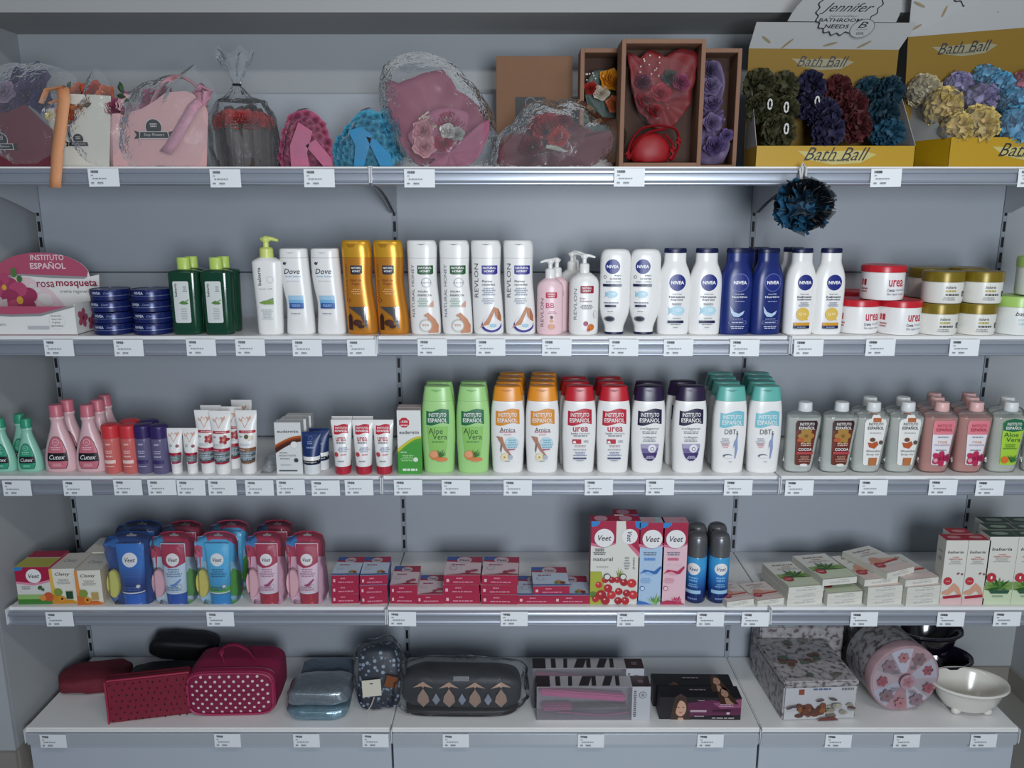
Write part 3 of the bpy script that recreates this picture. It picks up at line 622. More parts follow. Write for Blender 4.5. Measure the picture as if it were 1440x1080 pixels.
# jars
def jar(lid, bodym, lh, paint, w_, h_, n=40):
    t = thing('cream_jar', 'x', 'jar'); r = w_/2
    g = G().lathe([(r*.88, 0), (r*.93, .001), (r*.96, h_*.1), (r*.965, h_*(1-lh)), (r*.9, h_*(1-lh)+.001)], bodym, n); g.build('body', t)
    G().lathe([(r, h_*(1-lh)+.0005), (r, h_*.93), (r*.98, h_*.985), (r*.93, h_), (r*.85, h_*.985)], lid, n).build('lid', t)
    g = G(); rr_ = r*.965; d = Dec(g, w_, h_, lambda x, z, l: Vector((max(-.985*rr_, min(.985*rr_, x)), -math.sqrt(max(1e-9, rr_**2-min(abs(x), .985*rr_)**2))-l, z))); paint(d); g.build('label', t, smooth=0); return t
def p_(d):
    d.text('urea', .35, .5, .7, P('#c32a45'), h=.2, bold=1); d.text('Crema', .12, .3, .34, P('#3f4460'), h=.09, bold=1); d.text('reparadora', .58, .3, .46, P('#9aa0b5'), h=.08); d.text('Skin repair cream', .35, .18, .8, P('#8a90a8'), h=.09)
    d.rect(-.97, -.85, .42, .6, RED); d.dash(-.97, -.8, .2, .36, 2, P('#c77'.replace('#c77', '#c07a7a')), 2)
w_ = wid(59, .055, 2); h_ = hh(423, .02, 2)
t = jar(P('#c4212f', .3), WH, .2, p_, w_, h_)
spread(t, 2, [(1203, .076, 'white jar with a red lid, bottom left of the front trio'), (1261, .058, 'white jar with a red lid, bottom right of the front trio'), (1234, .066, 'white jar with a red lid, alone on top of the two others', -8, h_+.0005), (1199, .285, 'white jar with a red lid, behind the bottom left one'), (1241, .172, 'white jar with a red lid, behind the bottom right one')], 'red lidded jars')
def p_(d):
    d.text('babaria', -.05, .52, .5, P('#3c3c3c'), h=.08, shear=.3, bold=1); d.dash(-.4, .3, .36, .44, 1, P('#b5a95c'), 3, .8); d.dash(-.42, .5, .25, .32, 1, P('#4c4c4c'), 4, .8); d.dash(-.4, .2, .1, .22, 2, P('#9c9c9c'), 5)
    d.rr(.6, .92, .22, .4, P('#3a3d33'), .05); d.text('aloe', .76, .3, .2, WH, h=.07, bold=1); d.poly([(.85, .44), (.95, .6), (.92, .44)], P('#8a9a5a'))
w_ = wid(54, .055, 2); h_ = hh(427, .02, 2)
OL = P('#84701d', .32, .25)
t = jar(OL, P('#e4e3dc', .3), .33, p_, w_, h_)
spread(t, 2, [(1315, .052, 'white jar with an olive lid, bottom left of the front block of four'), (1368, .052, 'white jar with an olive lid, bottom right of the front block of four'), (1318, .052, 'white jar with an olive lid, upper left of the front block of four', 0, h_+.0005), (1372, .052, 'white jar with an olive lid, upper right of the front block of four', 0, h_+.0005),
 (1297, .178, 'white jar with an olive lid, lower one behind the red lidded jars'), (1297, .178, 'white jar with an olive lid, upper one showing beside the top red lidded jar', 5, h_+.0005), (1351, .178, 'white jar with an olive lid, lower one behind the block of four', 5, 0), (1351, .178, 'white jar with an olive lid, rear upper one showing over the block of four', 5, h_+.0005)], 'olive lidded jars')
def p_(d):
    d.text('babaria', -.1, .56, .8, P('#3c3c3c'), h=.11, shear=.3, bold=1); d.dash(-.5, .3, .25, .45, 2, P('#b9cdd4'), 3); d.ell(.78, .45, .16, P('#9c3b2b'), rw=.2); d.ell(.66, .35, .1, P('#c26a3c'), rw=.12)
w_ = wid(58, .055, 2); h_ = hh(417, .02, 2)
t = jar(P('#a9cf6b', .3), P('#e6e8e4', .3), .28, p_, w_, h_)
spread(t, 2, [(1425, .055, 'white jar with a lime green lid, lower one at the right end of the shelf'), (1450, .062, 'white jar with a lime green lid, upper one at the right end of the shelf', 0, h_+.0005)], 'lime lidded jars')

# ================================================================ third level
# teardrop polish remover bottles
def cutex(w0, top, dark, lite, body, its, grp, row=3):
    y = .05; Hh = hh(top, y, row); w_ = wid(w0, y, row)
    def p_(d):
        pts = [(u*1.0, w) for u, w in ((-.5, .06), (.5, .06), (.62, .12), (.66, .2), (.6, .32), (.42, .46), (.2, .535), (0, .55), (-.2, .535), (-.42, .46), (-.6, .32), (-.66, .2), (-.62, .12))]
        d.poly(pts, INK); d.poly([(u*.95, .3+(w-.3)*.965) for u, w in pts], dark); d.poly([(-.63, .175), (.63, .175), (.58, .3), (-.58, .3)], P('#17171b')); d.text('Cutex', 0, .237, .98, P('#eceaea'), h=.07, shear=.35, bold=.8)
        d.ell(0, .46, .22, lite, ring=(dark, .04)); d.text('90', 0, .46, .2, lite, h=.03); d.dash(-.4, .4, .34, .4, 2, lite, 3); d.dash(-.3, .3, .1, .15, 2, lite, 5)
    t = vessel('remover_bottle', 'bottle', w_, w_*.6, Hh, [('body', body, [sm(0, .9, .9, 2.4), sm(.015, .97, .97, 2.4), sm(.08, 1, 1, 2.4), sm(.2, .98, .98, 2.3), sm(.38, .83, .9, 2.2), sm(.54, .62, .78, 2.1), sm(.66, .45, .68, 2), sm(.76, .38, .6, 2), sm(.8, .44, .64, 2), sm(.825, .42, .62, 2)]), ('cap', dark, [sm(.827, .42, .64, 2), sm(.985, .4, .62, 2), sm(1, .36, .56, 2)], {'smooth': False})], p_)
    spread(t, row, its, grp)
cutex(34, 588, P('#2f9a76', .35), P('#9fd7c0'), P('#93cdb6', .3), [(45, .048, 'small mint green teardrop bottle, right one in front', 3), (8, .048, 'small mint green teardrop bottle, front one nearest the left edge of the view', 3), (36, .095, 'small mint green teardrop bottle behind the right front one', 3), (-2, .1, 'small mint green teardrop bottle in the second row at the left edge', 3)], 'mint teardrop bottles')
cutex(43, 569, P('#cc7080', .35), P('#f0bcc4'), P('#dfb8bd', .3), [(89, .05, 'pink teardrop bottle, front left of the group', 3), (132, .05, 'pink teardrop bottle, front right of the group', 3), (104, .105, 'pink teardrop bottle behind the front left one', 3), (146, .105, 'pink teardrop bottle, second row behind the front right one', 3), (156, .165, 'pink teardrop bottle in the third row, by the red capped bottles', 3)], 'pink teardrop bottles')
# small cylinders
def small(cap, body, txt, bar, its, grp):
    y = .04; Hh = hh(596, y, 3); w_ = wid(25, y, 3)
    def p_(d):
        d.dash(-.35, .35, .6, .64, 1, txt, 8, .9); d.dash(-.5, .5, .42, .5, 2, txt, 3); d.dash(-.5, .5, .34, .4, 1, txt, 4); d.rect(-.6, .6, .22, .29, bar); d.dash(-.5, .5, .14, .18, 1, txt, 5)
    t = vessel('small_bottle', 'bottle', w_, w_, Hh, [('body', body, [sm(0, .9, .9, 2), sm(.02, .96, .96, 2), sm(.7, .96, .96, 2), sm(.735, .9, .9, 2)]), ('cap', cap, [sm(.738, .99, .99, 2), sm(.95, 1, 1, 2), sm(.985, .94, .94, 2), sm(1, .8, .8, 2)])], p_, seg=28)
    spread(t, 3, its, grp)
small(P('#d2373f', .35), P('#cf6a66', .25), P('#f0c0ba'), P('#f2cfc8'), [(162, .038, 'small red capped bottle, front one beside the pink teardrops'), (187, .038, 'small red capped bottle, front one beside the violet caps'), (189, .085, 'small red capped bottle showing behind the right front one')], 'small red capped bottles')
small(P('#34245f', .35), P('#655f82', .25), P('#b5b0ca'), P('#3a2c66'), [(207, .038, 'small violet capped bottle, front one beside the red caps'), (229, .034, 'small violet capped bottle, front one beside the white tubes'), (216, .082, 'small violet capped bottle in the second row')], 'small violet capped bottles')

# squeeze tubes standing on their caps
def tube(name, w0, top, y, row, capm, bodym, paint, its, grp, ch=.16, capw=.78, crimp=True, dd=.5, hgt=None):
    Hh = hgt or hh(top, y, row); w_ = wid(w0, y, row)
    body = [sm(ch+.004, capw*1.0, 1, 2), sm(ch+.03, capw*1.03, 1, 2), sm(.5, .86+.0, .8, 2), sm(.8, .95, .38, 2), sm(.93, 1, .1, 2.2), sm(.94, 1, .05, 2.4), sm(1, 1, .045, 2.4)]
    t = vessel(name, 'tube', w_, w_*dd*2*.8, Hh, [('body', bodym, body), ('cap', capm, [sm(0, capw*.95, .93, 2), sm(.01, capw, 1, 2), sm(ch, capw*1.02, 1, 2)])], paint, seg=32)
    spread(t, row, its, grp); return t
def p_small(d):
    heart(d, 0, .82, .5); d.ell(.45, .62, .2, P('#7c2436')); d.dash(-.6, -.1, .6, .66, 2, GREY, 3); d.rect(-.78, .8, .42, .475, CRIM); d.rect(-.78, .8, .28, .42, P('#6d7478')); d.dash(-.6, .6, .3, .4, 3, P('#a4acb0'), 4); d.rect(-.2, .78, .24, .285, P('#a12b50'))
def heart(d, u, w, r):
    K = d.W/d.H; c = P('#cf9c80')
    for s in (-1, 1):
        pts = [(0, -.9), (.55, -.25), (.8, .25), (.62, .62), (.3, .6), (0, .28)]
        o = [(u+s*x*r, w+y*r*K*1.6) for x, y in pts]; i = [(u+s*(x*.78+.02)*r, w+(y*.8)*r*K*1.6) for x, y in pts]
        q = o+i[::-1]
        d.poly(q if s > 0 else q[::-1], c)
    d.poly([(u-r*.8, w+r*K*.4), (u-r*1.35, w+r*K*.9), (u-r*1.35, w+r*K*.3), (u-r*.7, w-r*K*.1)], P('#d8b09a'))
    d.poly([(u+r*.7, w-r*K*.1), (u+r*1.35, w+r*K*.7), (u+r*1.3, w+r*K*1.3), (u+r*.75, w+r*K*.8)], P('#d8a694'))
def p_big(ban, fl):
    def f(d):
        heart(d, -.05, .83, .42); d.poly([(-.62, .655), (.86, .655), (.86, .695), (-.62, .695)], P('#b8323c')); d.dash(-.5, .75, .665, .685, 1, P('#e9c9c9'), 3)
        d.dash(-.62, -.25, .58, .62, 1, P('#7c9a98'), 3)
        if fl: d.flower(.42, .56, .4, P('#a3252f'), P('#d9743c'))
        else: d.ell(.1, .6, .2, P('#5c5a2c')); d.ell(.5, .58, .22, P('#dfd3bc')); d.poly([(.2, .56), (.4, .54), (.45, .53)], P('#6d4b2a'))
        d.dash(-.6, .5, .46, .5, 2, P('#c5ccce'), 4)
        d.rect(-.8, .83, .375, .425, ban); d.dash(-.7, .1, .385, .41, 1, P('#e7c4cf'), 4)
        for i, c in enumerate(('#7c868c', '#5d666c', '#939da3', '#4c555b')): d.rect(-.8, .82, .335-.04*i, .375-.04*i, P(c))
        d.dash(-.6, .6, .23, .36, 4, P('#aab5ba'), 6); d.rect(-.5, .8, .185, .215, ban)
    return f
tube('cream_tube', 22, 602, .03, 3, WH, WH, p_small, [(250, .03, 'small white tube with a heart line drawing, beside the violet caps'), (272, .03, 'small white tube with a heart line drawing, beside the larger tubes')], 'small white tubes', ch=.17, capw=.62)
tube('cream_tube', 30, 577, .035, 3, WH, WH, p_big(CRIM, True), [(295, .038, 'white tube with red flower and crimson band, left one of the front row'), (315.5, .03, 'white tube with red flower and crimson band, foremost in the middle'), (331, .075, 'white tube with red flower and crimson band, between and behind the front tubes'), (303, .088, 'white tube with red flower and crimson band, rear left one')], 'white tubes with a red flower', ch=.17, capw=.66)
tube('cream_tube', 30, 577, .035, 3, WH, WH, p_big(P('#8a5a36'), False), [(351.5, .035, 'white tube with an olive flower and brown band, in the front row'), (345, .15, 'white tube with a brown band, tall one at the back')], 'white tubes with a brown band', ch=.17, capw=.66)

# clear empty tray
t = thing('clear_tray', 'empty clear plastic blister tray lying beside the brown banded tube', 'tray'); g = G(); CL = clear('#e4ebef', .08, .3, .1, .3, 60)
g.loft([[(x*.014*k+.0, y*.028*k, z) for x, y in [se(2*PI*j/20, 5) for j in range(20)]] for k, z in ((1.25, .0), (1.2, .001), (1, .0015), (.92, .026), (.85, .03))], CL, c0=False)
g.build('tray', t); put(t, 380, .055, 3)

# cartons
def prism(name, label, w_, d_, h_, mats, paint=None, side=None, top=None, cat='box', bev=.0006):
    """carton: mats = (front/body, top, side); painted faces are part of the carton"""
    g = G(); x = w_/2; m, mt, ms = mats
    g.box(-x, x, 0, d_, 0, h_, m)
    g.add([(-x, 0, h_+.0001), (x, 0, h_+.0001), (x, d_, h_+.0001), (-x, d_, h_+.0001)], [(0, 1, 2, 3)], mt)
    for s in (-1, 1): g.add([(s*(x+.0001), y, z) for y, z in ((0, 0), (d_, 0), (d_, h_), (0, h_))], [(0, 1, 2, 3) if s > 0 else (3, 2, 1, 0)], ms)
    if paint: paint(Dec(g, w_, h_, flat(0), False))
    if side:
        side(Dec(g, d_, h_, face_surf((x, d_/2, 0), (0, 1, 0), (0, 0, 1)), False)); side(Dec(g, d_, h_, face_surf((-x, d_/2, 0), (0, -1, 0), (0, 0, 1)), False))
    if top: top(Dec(g, w_, d_, face_surf((0, 0, h_), (1, 0, 0), (0, 1, 0)), False))
    return tag(g.build(name, smooth=0), label, cat)
w_ = wid(36.5, .02, 3); h_ = hh(594, .02, 3)
def arcband(d, cols, y0, y1, up=.18):
    n = 10
    for i, c in enumerate(cols):
        a = y0-i*.035; top = [(-1+2*k/n, a+up*math.sin(PI/2*k/n)) for k in range(n+1)]; bot = [(-1+2*k/n, a-(.045+.05*(1-k/n))+up*math.sin(PI/2*k/n)) for k in range(n+1)]
        d.poly(top[::-1]+bot, c) if False else d.poly(bot+top[::-1], c)
def p_(d):
    d.text('eudermin', 0, .83, 1.6, P('#3c4045'), h=.06, bold=.8); arcband(d, [P('#b8612a'), P('#8a3a1c'), P('#4a2016')], .57, 0)
    d.ell(.45, .57, .28, P('#c9cccd'), ring=(PAPER, .03)); d.text('HIDRATANTE', -.1, .36, 1.3, P('#55595e'), h=.03); d.dash(-.8, .0, .4, .43, 1, GREY, 3); d.dash(-.8, .2, .28, .32, 1, GREY, 3); d.ell(.55, .27, .17, P('#3c4045')); d.dash(-.8, .3, .16, .2, 1, P('#b9bbbd'), 3); d.rect(-.8, .6, .055, .08, P('#55595e'))
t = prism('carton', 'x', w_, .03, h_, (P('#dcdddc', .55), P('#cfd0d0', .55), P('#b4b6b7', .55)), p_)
spread(t, 3, [(408, .018, 'white carton with an orange brown arc, front one'), (416, .052, 'white carton with an orange brown arc, second one'), (423, .086, 'white carton with an orange brown arc, rear one')], 'white cartons with an orange arc')
def p_(d):
    d.dash(-.4, .3, .72, .8, 2, P('#8c9cc4'), 3); d.ell(0, .86, .22, P('#5d72a8'), ring=(P('#1d3468', .35), .05)); d.dash(-.5, .5, .62, .68, 1, P('#8c9cc4'), 4)
    d.rect(-.86, .86, .33, .44, WH); d.rect(-.84, .86, .27, .35, P('#17181c')); d.text('Neutrogena', 0, .31, 1.2, P('#e9e9ea'), h=.035, bold=1)
for_t = tube('hand_cream_tube', 28, 607, .03, 3, P('#dfe1e2', .3), P('#1d3468', .35), p_, [(440, .028, 'short navy and white tube, front one'), (452, .062, 'short navy and white tube, behind the front one')], 'short navy tubes', ch=.24, capw=.82)
def p_(d):
    d.poly(wave(.0, .83, 1.35, .17, .07), RED); d.text('INSTITUTO', 0, .86, 1.1, WH, h=.035, bold=1.5); d.text('ESPA\u00d1OL', 0, .81, 1.15, WH, h=.045, bold=2); d.text('urea', 0, .66, .95, P('#b2303f'), h=.075, bold=.8)
    d.dash(-.6, .6, .57, .62, 1, GREY, 3); d.dash(-.3, .7, .42, .52, 3, P('#9a9fb5'), 4); d.ell(-.45, .38, .22, P('#c8434d')); d.dash(-.1, .6, .36, .4, 1, P('#c87a82'), 3); d.dash(-.4, .4, .24, .28, 1, GREY, 7)
tube('cream_tube', 29, 590, .032, 3, P('#b52c3d', .3), WH, p_, [(483, .03, 'white tube with a red cap and red flag logo, leftmost front one'), (512.5, .03, 'white tube with a red cap and red flag logo, middle front one'), (541, .03, 'white tube with a red cap and red flag logo, right front one by the carton'), (484, .066, 'white tube with a red cap and red flag logo, behind the left one'), (513, .066, 'white tube with a red cap and red flag logo, behind the middle one')], 'red capped white tubes', ch=.145, capw=.74)
w_ = wid(33, .02, 3); h_ = hh(577, .02, 3)
def p_(d):
    d.poly([(math.cos(PI/8+k*PI/4)*.46-.4, .81+math.sin(PI/8+k*PI/4)*.46*d.W/d.H) for k in range(8)], P('#c22b3a')); d.text('-33%', -.4, .825, .62, WH, h=.035, bold=2); d.dash(-.7, -.1, .75, .79, 1, P('#f0c4c8'), 2)
    d.text('eudermin', 0, .66, 1.65, P('#3c4045'), h=.055, bold=.8); n = 10
    top = [(-1+2*k/n, .40+.2*math.sin(PI/2*k/n)) for k in range(n+1)]
    d.poly([(-1, 0), (1, 0)]+top[::-1], P('#c7c23a', .55)); d.poly([(-1, 0), (1, 0)]+[(u, w-.03-.03*(1-u)/2) for u, w in top][::-1], P('#57a02f', .55)); d.poly([(-1, 0), (1, 0), (1, .53), (.3, .5), (-.4, .42), (-1, .3)], P('#3f9a34', .55))
    d.text('aloe', -.5, .35, .5, WH, h=.03); d.dash(-.8, .5, .2, .31, 4, P('#9fd08f'), 3); d.ell(.5, .23, .2, P('#dfe9da')); d.dash(-.85, .85, .05, .09, 1, P('#dfe9da'), 3, .9)
t = prism('carton', 'x', w_, .03, h_, (P('#e3e4e2', .55), P('#c9b5b5', .55), P('#4f8f3a', .55)), p_)
spread(t, 3, [(577, .018, 'green and white carton with a red -33% badge, front one'), (578, .052, 'green and white carton behind the front one')], 'green and white cartons')

# the big lotion family
BODY = [sm(0, .84, .85, 2.6), sm(.015, .9, .93, 2.6), sm(.2, .945, .98, 2.6), sm(.42, 1, 1, 2.6), sm(.6, 1, 1, 2.6), sm(.75, .96, .94, 2.6), sm(.83, .9, .88, 2.6), sm(.836, .88, .86, 2.6)]
CAP = [sm(.838, .9, .88, 2.6), sm(.9, .86, .82, 2.6), sm(.975, .79, .72, 2.6), sm(.995, .77, .68, 2.6), sm(1, .7, .6, 2.5)]
IEH = hh(542, .045, 3); IEW = wid(46.5, .045, 3)
def family(bodym, capm, notchm, paint, its, grp):
    def nt(d): d.poly([(-.42, .963), (-.1, .97), (.3, .963), (-.05, .94)], notchm)
    t = vessel('lotion_bottle', 'bottle', IEW, .05, IEH, [('body', bodym, BODY), ('cap', capm, CAP, {'paint': nt})], paint); spread(t, 3, its, grp)
def p_(d):
    ie_logo(d, 0, .655, 1.35, .175, P('#1f6e45'), WH); d.poly([(-.62, .55), (.62, .55), (.55, .35), (.4, .16), (-.4, .16), (-.55, .35)], P('#8fc766')); d.text('Aloe', -.12, .5, .85, P('#2c4a2c'), h=.065); d.text('Vera', .12, .435, .85, P('#2c4a2c'), h=.065)
    d.dash(-.5, .5, .36, .39, 1, P('#5f9650'), 3); d.ell(-.2, .22, .32, P('#d9824f'), rw=.055); d.ell(-.25, .23, .24, P('#e8a276'), rw=.04); d.ell(.2, .17, .38, P('#d9824f'), rw=.025); d.leafs(.1, .2, .55, [P('#3d7a35'), P('#2f6330')], 5, .4, 1.8)
family(P('#a9d98c', .3), P('#a6d889', .3), P('#7fb565'), p_, [(618, .045, 'light green bottle with an aloe and grapefruit print, next to the carton'), (666, .045, 'light green bottle with an aloe and grapefruit print, next to the orange caps'), (620, .1, 'light green bottle standing behind the left light green one'), (667, .1, 'light green bottle standing behind the right light green one')], 'light green lotion bottles')
def p_(d):
    ie_logo(d, 0, .655, 1.42, .18, P('#dd9233'), WH); d.text('Arnica', .0, .515, .9, P('#4a3b3b'), h=.05); d.dash(-.65, .65, .475, .5, 1, P('#c98b95'), 3); d.dash(-.25, .25, .45, .465, 1, P('#c98b95'), 5)
    d.poly([(-.68, .44), (-.3, .43), (-.22, .37), (-.05, .3), (.3, .2), (.1, .22), (-.15, .27), (-.4, .35)], P('#b5806a')); d.poly([(-.4, .36), (-.3, .35), (-.38, .24), (-.45, .28)], P('#8c7468')); d.ell(.25, .36, .4, P('#c4dde4'), rw=.07); d.dash(-.05, .6, .3, .41, 4, P('#7fb2c4'), 3); d.poly([(0, .275), (.45, .285), (.45, .298), (0, .29)], P('#b44c6a'))
    d.flower(-.18, .2, .22, P('#efe3b8'), P('#c98b25'), 8); d.ell(.17, .2, .15, P('#b6bac4')); d.dash(-.2, .2, .145, .16, 1, GREY, 3)
OR = P('#e8952a', .3)
family(WH, OR, P('#c97b18'), p_, [(714, .045, 'white bottle with an orange cap, front left'), (762, .045, 'white bottle with an orange cap, front right')]+[(px, .045+.056*k, f'white bottle with an orange cap, {o} behind the {s} front one') for px0, s in ((714, 'left'), (762, 'right')) for k, px, o in ((1, px0+2 if px0 < 740 else px0, 'first'), (2, px0+4 if px0 < 740 else px0+1, 'second'), (3, px0+6 if px0 < 740 else px0+2, 'third'))], 'orange capped lotion bottles')
def p_(d):
    ie_logo(d, 0, .655, 1.42, .18, P('#bb2438'), WH); d.text('urea', .05, .52, .9, P('#b32c42'), h=.055, bold=.8); d.text('Leche', -.3, .472, .4, P('#55585f'), h=.02, bold=1.4); d.text('hidratante', .3, .472, .65, P('#9a9da5'), h=.02); d.dash(-.5, .6, .438, .452, 1, GREY, 3, .9)
    d.rect(-.42, .1, .355, .405, P('#b8283b')); d.poly([(-.38, .36), (-.2, .36), (-.25, .39), (-.38, .385)], WH); d.text('10%', .4, .38, .28, GREY, h=.03); d.dash(-.4, .5, .31, .34, 2, P('#b9a4ab'), 3); d.dash(-.5, .55, .275, .29, 1, GREY, 3); d.dash(-.35, .45, .21, .26, 3, P('#8d94b5'), 3); d.rect(-.36, .42, .175, .192, P('#434a78')); d.dash(-.2, .3, .15, .163, 1, GREY, 9)
RC = P('#c0222f', .3)
family(WH, RC, P('#9b1824'), p_, [(813, .045, 'white bottle with a red cap, front left'), (860.5, .045, 'white bottle with a red cap, front right')]+[(px, .045+.056*k, f'white bottle with a red cap, {o} behind the {s} front one') for px0, s in ((813, 'left'), (860.5, 'right')) for k, px, o in ((1, px0-5, 'first'), (2, px0-8, 'second'))], 'red capped lotion bottles')
def p_(d):
    ie_logo(d, 0, .655, 1.42, .18, P('#221a3f'), WH); d.text('col\u00e1geno', 0, .525, 1.1, P('#6a6d75'), h=.036); d.dash(-.6, .6, .465, .5, 2, GREY, 3); d.text('collagen', 0, .425, .8, P('#6a6d75'), h=.03); d.dash(-.4, .4, .375, .405, 2, GREY, 5)
    pts = [(-.5, .35), (.58, .35), (.55, .28), (.4, .19), (.2, .155), (-.05, .155), (-.28, .19), (-.45, .28)]
    d.poly(pts, P('#a9a0bd')); d.poly([(u*.98, w) for u, w in ((-.47, .3), (.55, .3), (.4, .19), (.2, .155), (-.05, .155), (-.28, .19))], P('#6f6394')); d.poly([(-.4, .245), (.5, .245), (.4, .19), (.2, .155), (-.05, .155), (-.28, .19)], P('#3b2c69')); d.ell(.17, .3, .26, P('#d8d4e2'), n=20); d.ell(.17, .3, .2, P('#f1eff5'), n=20); d.ell(.18, .295, .12, P('#6a6d75'), ring=(P('#f1eff5'), .04)); d.dash(-.2, .35, .18, .22, 2, P('#c9c3dc'), 4)
PC = P('#2b1c3d', .3)
family(WH, PC, P('#463458'), p_, [(909, .045, 'white bottle with a dark purple cap, front left'), (966, .045, 'white bottle with a dark purple cap, front right'), (908, .1, 'white bottle with a dark purple cap, directly behind the left one'), (955, .105, 'white bottle with a dark purple cap, behind the right one')], 'purple capped lotion bottles')
def p_(d):
    ie_logo(d, .02, .63, 1.42, .18, P('#7cc3d0'), WH); d.text('DBTs', 0, .49, .8, P('#3f4348'), h=.055); d.dash(-.6, -.05, .33, .42, 5, P('#a9adb5'), 3); d.dash(-.5, -.1, .3, .36, 3, P('#e3aab2'), 5)
    d.poly([(.32, .455), (.4, .455), (.38, .4), (.42, .3), (.32, .18), (.26, .18), (.27, .3), (.2, .34), (.12, .28), (.2, .38), (.3, .41)], P('#8f9fc6')); d.ell(.35, .465, .05, P('#6b5a55')); d.ell(-.15, .21, .28, P('#44506a'), rw=.02); d.ell(-.1, .205, .26, WH, rw=.016); d.dash(-.1, .15, .135, .148, 1, GREY, 9)
TC = P('#67b7ac', .3)
family(WH, TC, P('#3f8f86'), p_, [(1021.5, .045, 'white bottle with a turquoise cap, front left'), (1070, .045, 'white bottle with a turquoise cap, front right')]+[(px, .045+.056*k, f'white bottle with a turquoise cap, {o} behind the {s} front one') for px0, s in ((1021.5, 'left'), (1070, 'right')) for k, px, o in ((1, px0-6, 'first'), (2, px0-11 if px0 < 1050 else px0-9, 'second'), (3, px0-15 if px0 < 1050 else px0-13, 'third'))], 'turquoise capped lotion bottles')

# clear oil bottles
OH = hh(565, .045, 3); OW = wid(50, .045, 3); CB = clear('#eef3f2', .08, .16, .05)
OB = [lr(0, -.84, .46, .84, 3), lr(.02, -.93, .54, .95, 3), lr(.1, -.96, .64, 1, 3), lr(.45, -.97, .82, 1, 3), lr(.75, -.98, .97, 1, 3), lr(.81, -.95, .95, .97, 2.8), lr(.85, -.78, .8, .85, 2.5), lr(.872, -.42, .48, .66, 2.2), lr(.885, -.3, .36, .6, 2)]
OCAP = [lr(.875, -.34, .4, .66, 2), lr(.885, -.36, .42, .7, 2), lr(.99, -.34, .4, .66, 2), lr(1, -.3, .36, .6, 2)]
def oil(liq, capm, paint, its, grp, names='oil_bottle'):
    ins = [(w, l*.93, r*.93, d*.9, n) for w, l, r, d, n in OB if w < .8]; ins[0] = (.012,)+ins[0][1:]; ins.append((.79, -.9, .9, .9, 3))
    t = vessel(names, 'bottle', OW, .046, OH, [('body', CB, OB), ('cap', capm, OCAP, {'smooth': False}), ('oil', liq, ins)], paint); spread(t, 3, its, grp)
FC = P('#dfe2e2', .35)
def lab(d, pts, m): d.poly(pts, m)
LB = [(-.42, .12), (.3, .12), (.36, .14), (.62, .72), (.56, .76), (-.5, .76), (-.58, .72), (-.5, .14)]
def p_(d):
    lab(d, LB, P('#6b2c1e')); d.poly([(-.55, .62), (.58, .62), (.62, .72), (.56, .76), (-.5, .76), (-.58, .72)], P('#3a1a16')); ie_logo(d, .03, .685, 1.05, .16, None, WH, False)
    d.flower(.0, .545, .42, P('#a8803a'), P('#8a5a28'), 6); d.ell(-.3, .49, .2, P('#b8562a'), rw=.03); d.dash(-.4, .4, .4, .45, 2, P('#d9b7a8'), 3); d.text('COCOA', -.02, .355, .75, WH, h=.04, bold=1.5); d.rect(-.49, .45, .285, .32, P('#b8434a')); d.dash(-.35, .3, .17, .27, 4, P('#b98a78'), 3); d.ell(-.05, .13, .22, P('#e9e4e0'), rw=.022)
oil(clear('#eff1ea', .42, .1, .1), FC, p_, [(1124.5, .045, 'clear oil bottle with a brown label, beside the turquoise caps'), (1175, .045, 'clear oil bottle with a brown label, beside the white labels')], 'oil bottles with brown labels')
def p_(d):
    lab(d, [(-.42, .12), (.3, .12), (.36, .14), (.62, .72), (.56, .77), (.3, .79), (.2, .84), (-.15, .84), (-.25, .79), (-.5, .77), (-.58, .72), (-.5, .14)], P('#e9e8e4')); d.rect(-.15, .3, .74, .8, P('#b4663a')); ie_logo(d, .03, .685, 1.05, .16, None, P('#2c2a26'), False); d.dash(-.4, .45, .57, .6, 1, P('#b9b9b5'), 3)
    d.poly([(-.35, .45), (-.25, .38), (.05, .36), (.25, .42), (.15, .47), (-.1, .44)], P('#b8552c')); d.ell(-.1, .49, .15, P('#6f4a32'), rw=.03); d.ell(.38, .45, .12, P('#5d5048')); d.text('Almendras', .0, .33, .8, P('#6a6862'), h=.032); d.text('Body Oil', -.02, .275, .65, P('#6a6862'), h=.032); d.poly([(-.22, .12), (.2, .12), (.24, .23), (-.22, .23)], P('#b5713f'))
oil(clear('#eff1ea', .42, .1, .1), FC, p_, [(1219, .045, 'clear oil bottle with a white label and almond print, left front'), (1266.5, .045, 'clear oil bottle with a white label and almond print, right front'), (1214, .1, 'clear oil bottle with a white label, behind the left almond one'), (1260, .1, 'clear oil bottle with a white label, behind the right almond one')], 'oil bottles with white almond labels')
def p_(d):
    lab(d, LB, P('#e6e3e8')); d.poly([(-.545, .56), (.555, .56), (.62, .72), (.56, .76), (-.5, .76), (-.58, .72)], P('#e07f8c')); ie_logo(d, .03, .66, 1.05, .16, None, P('#a8203a'), False); d.dash(-.4, .4, .51, .54, 1, GREY, 3); d.text('rosa', 0, .455, .5, P('#dd9a6e'), h=.035); d.text('mosqueta', 0, .41, .85, P('#b9a6b5'), h=.035); d.dash(-.45, .35, .33, .35, 1, P('#77798a'), 3)
    d.flower(-.08, .22, .42, P('#b92a55'), P('#8c1c40'), 5); d.flower(.28, .23, .22, P('#a02450'), P('#7c1a3c'), 5); d.ell(-.35, .2, .12, P('#dd9aa6'))
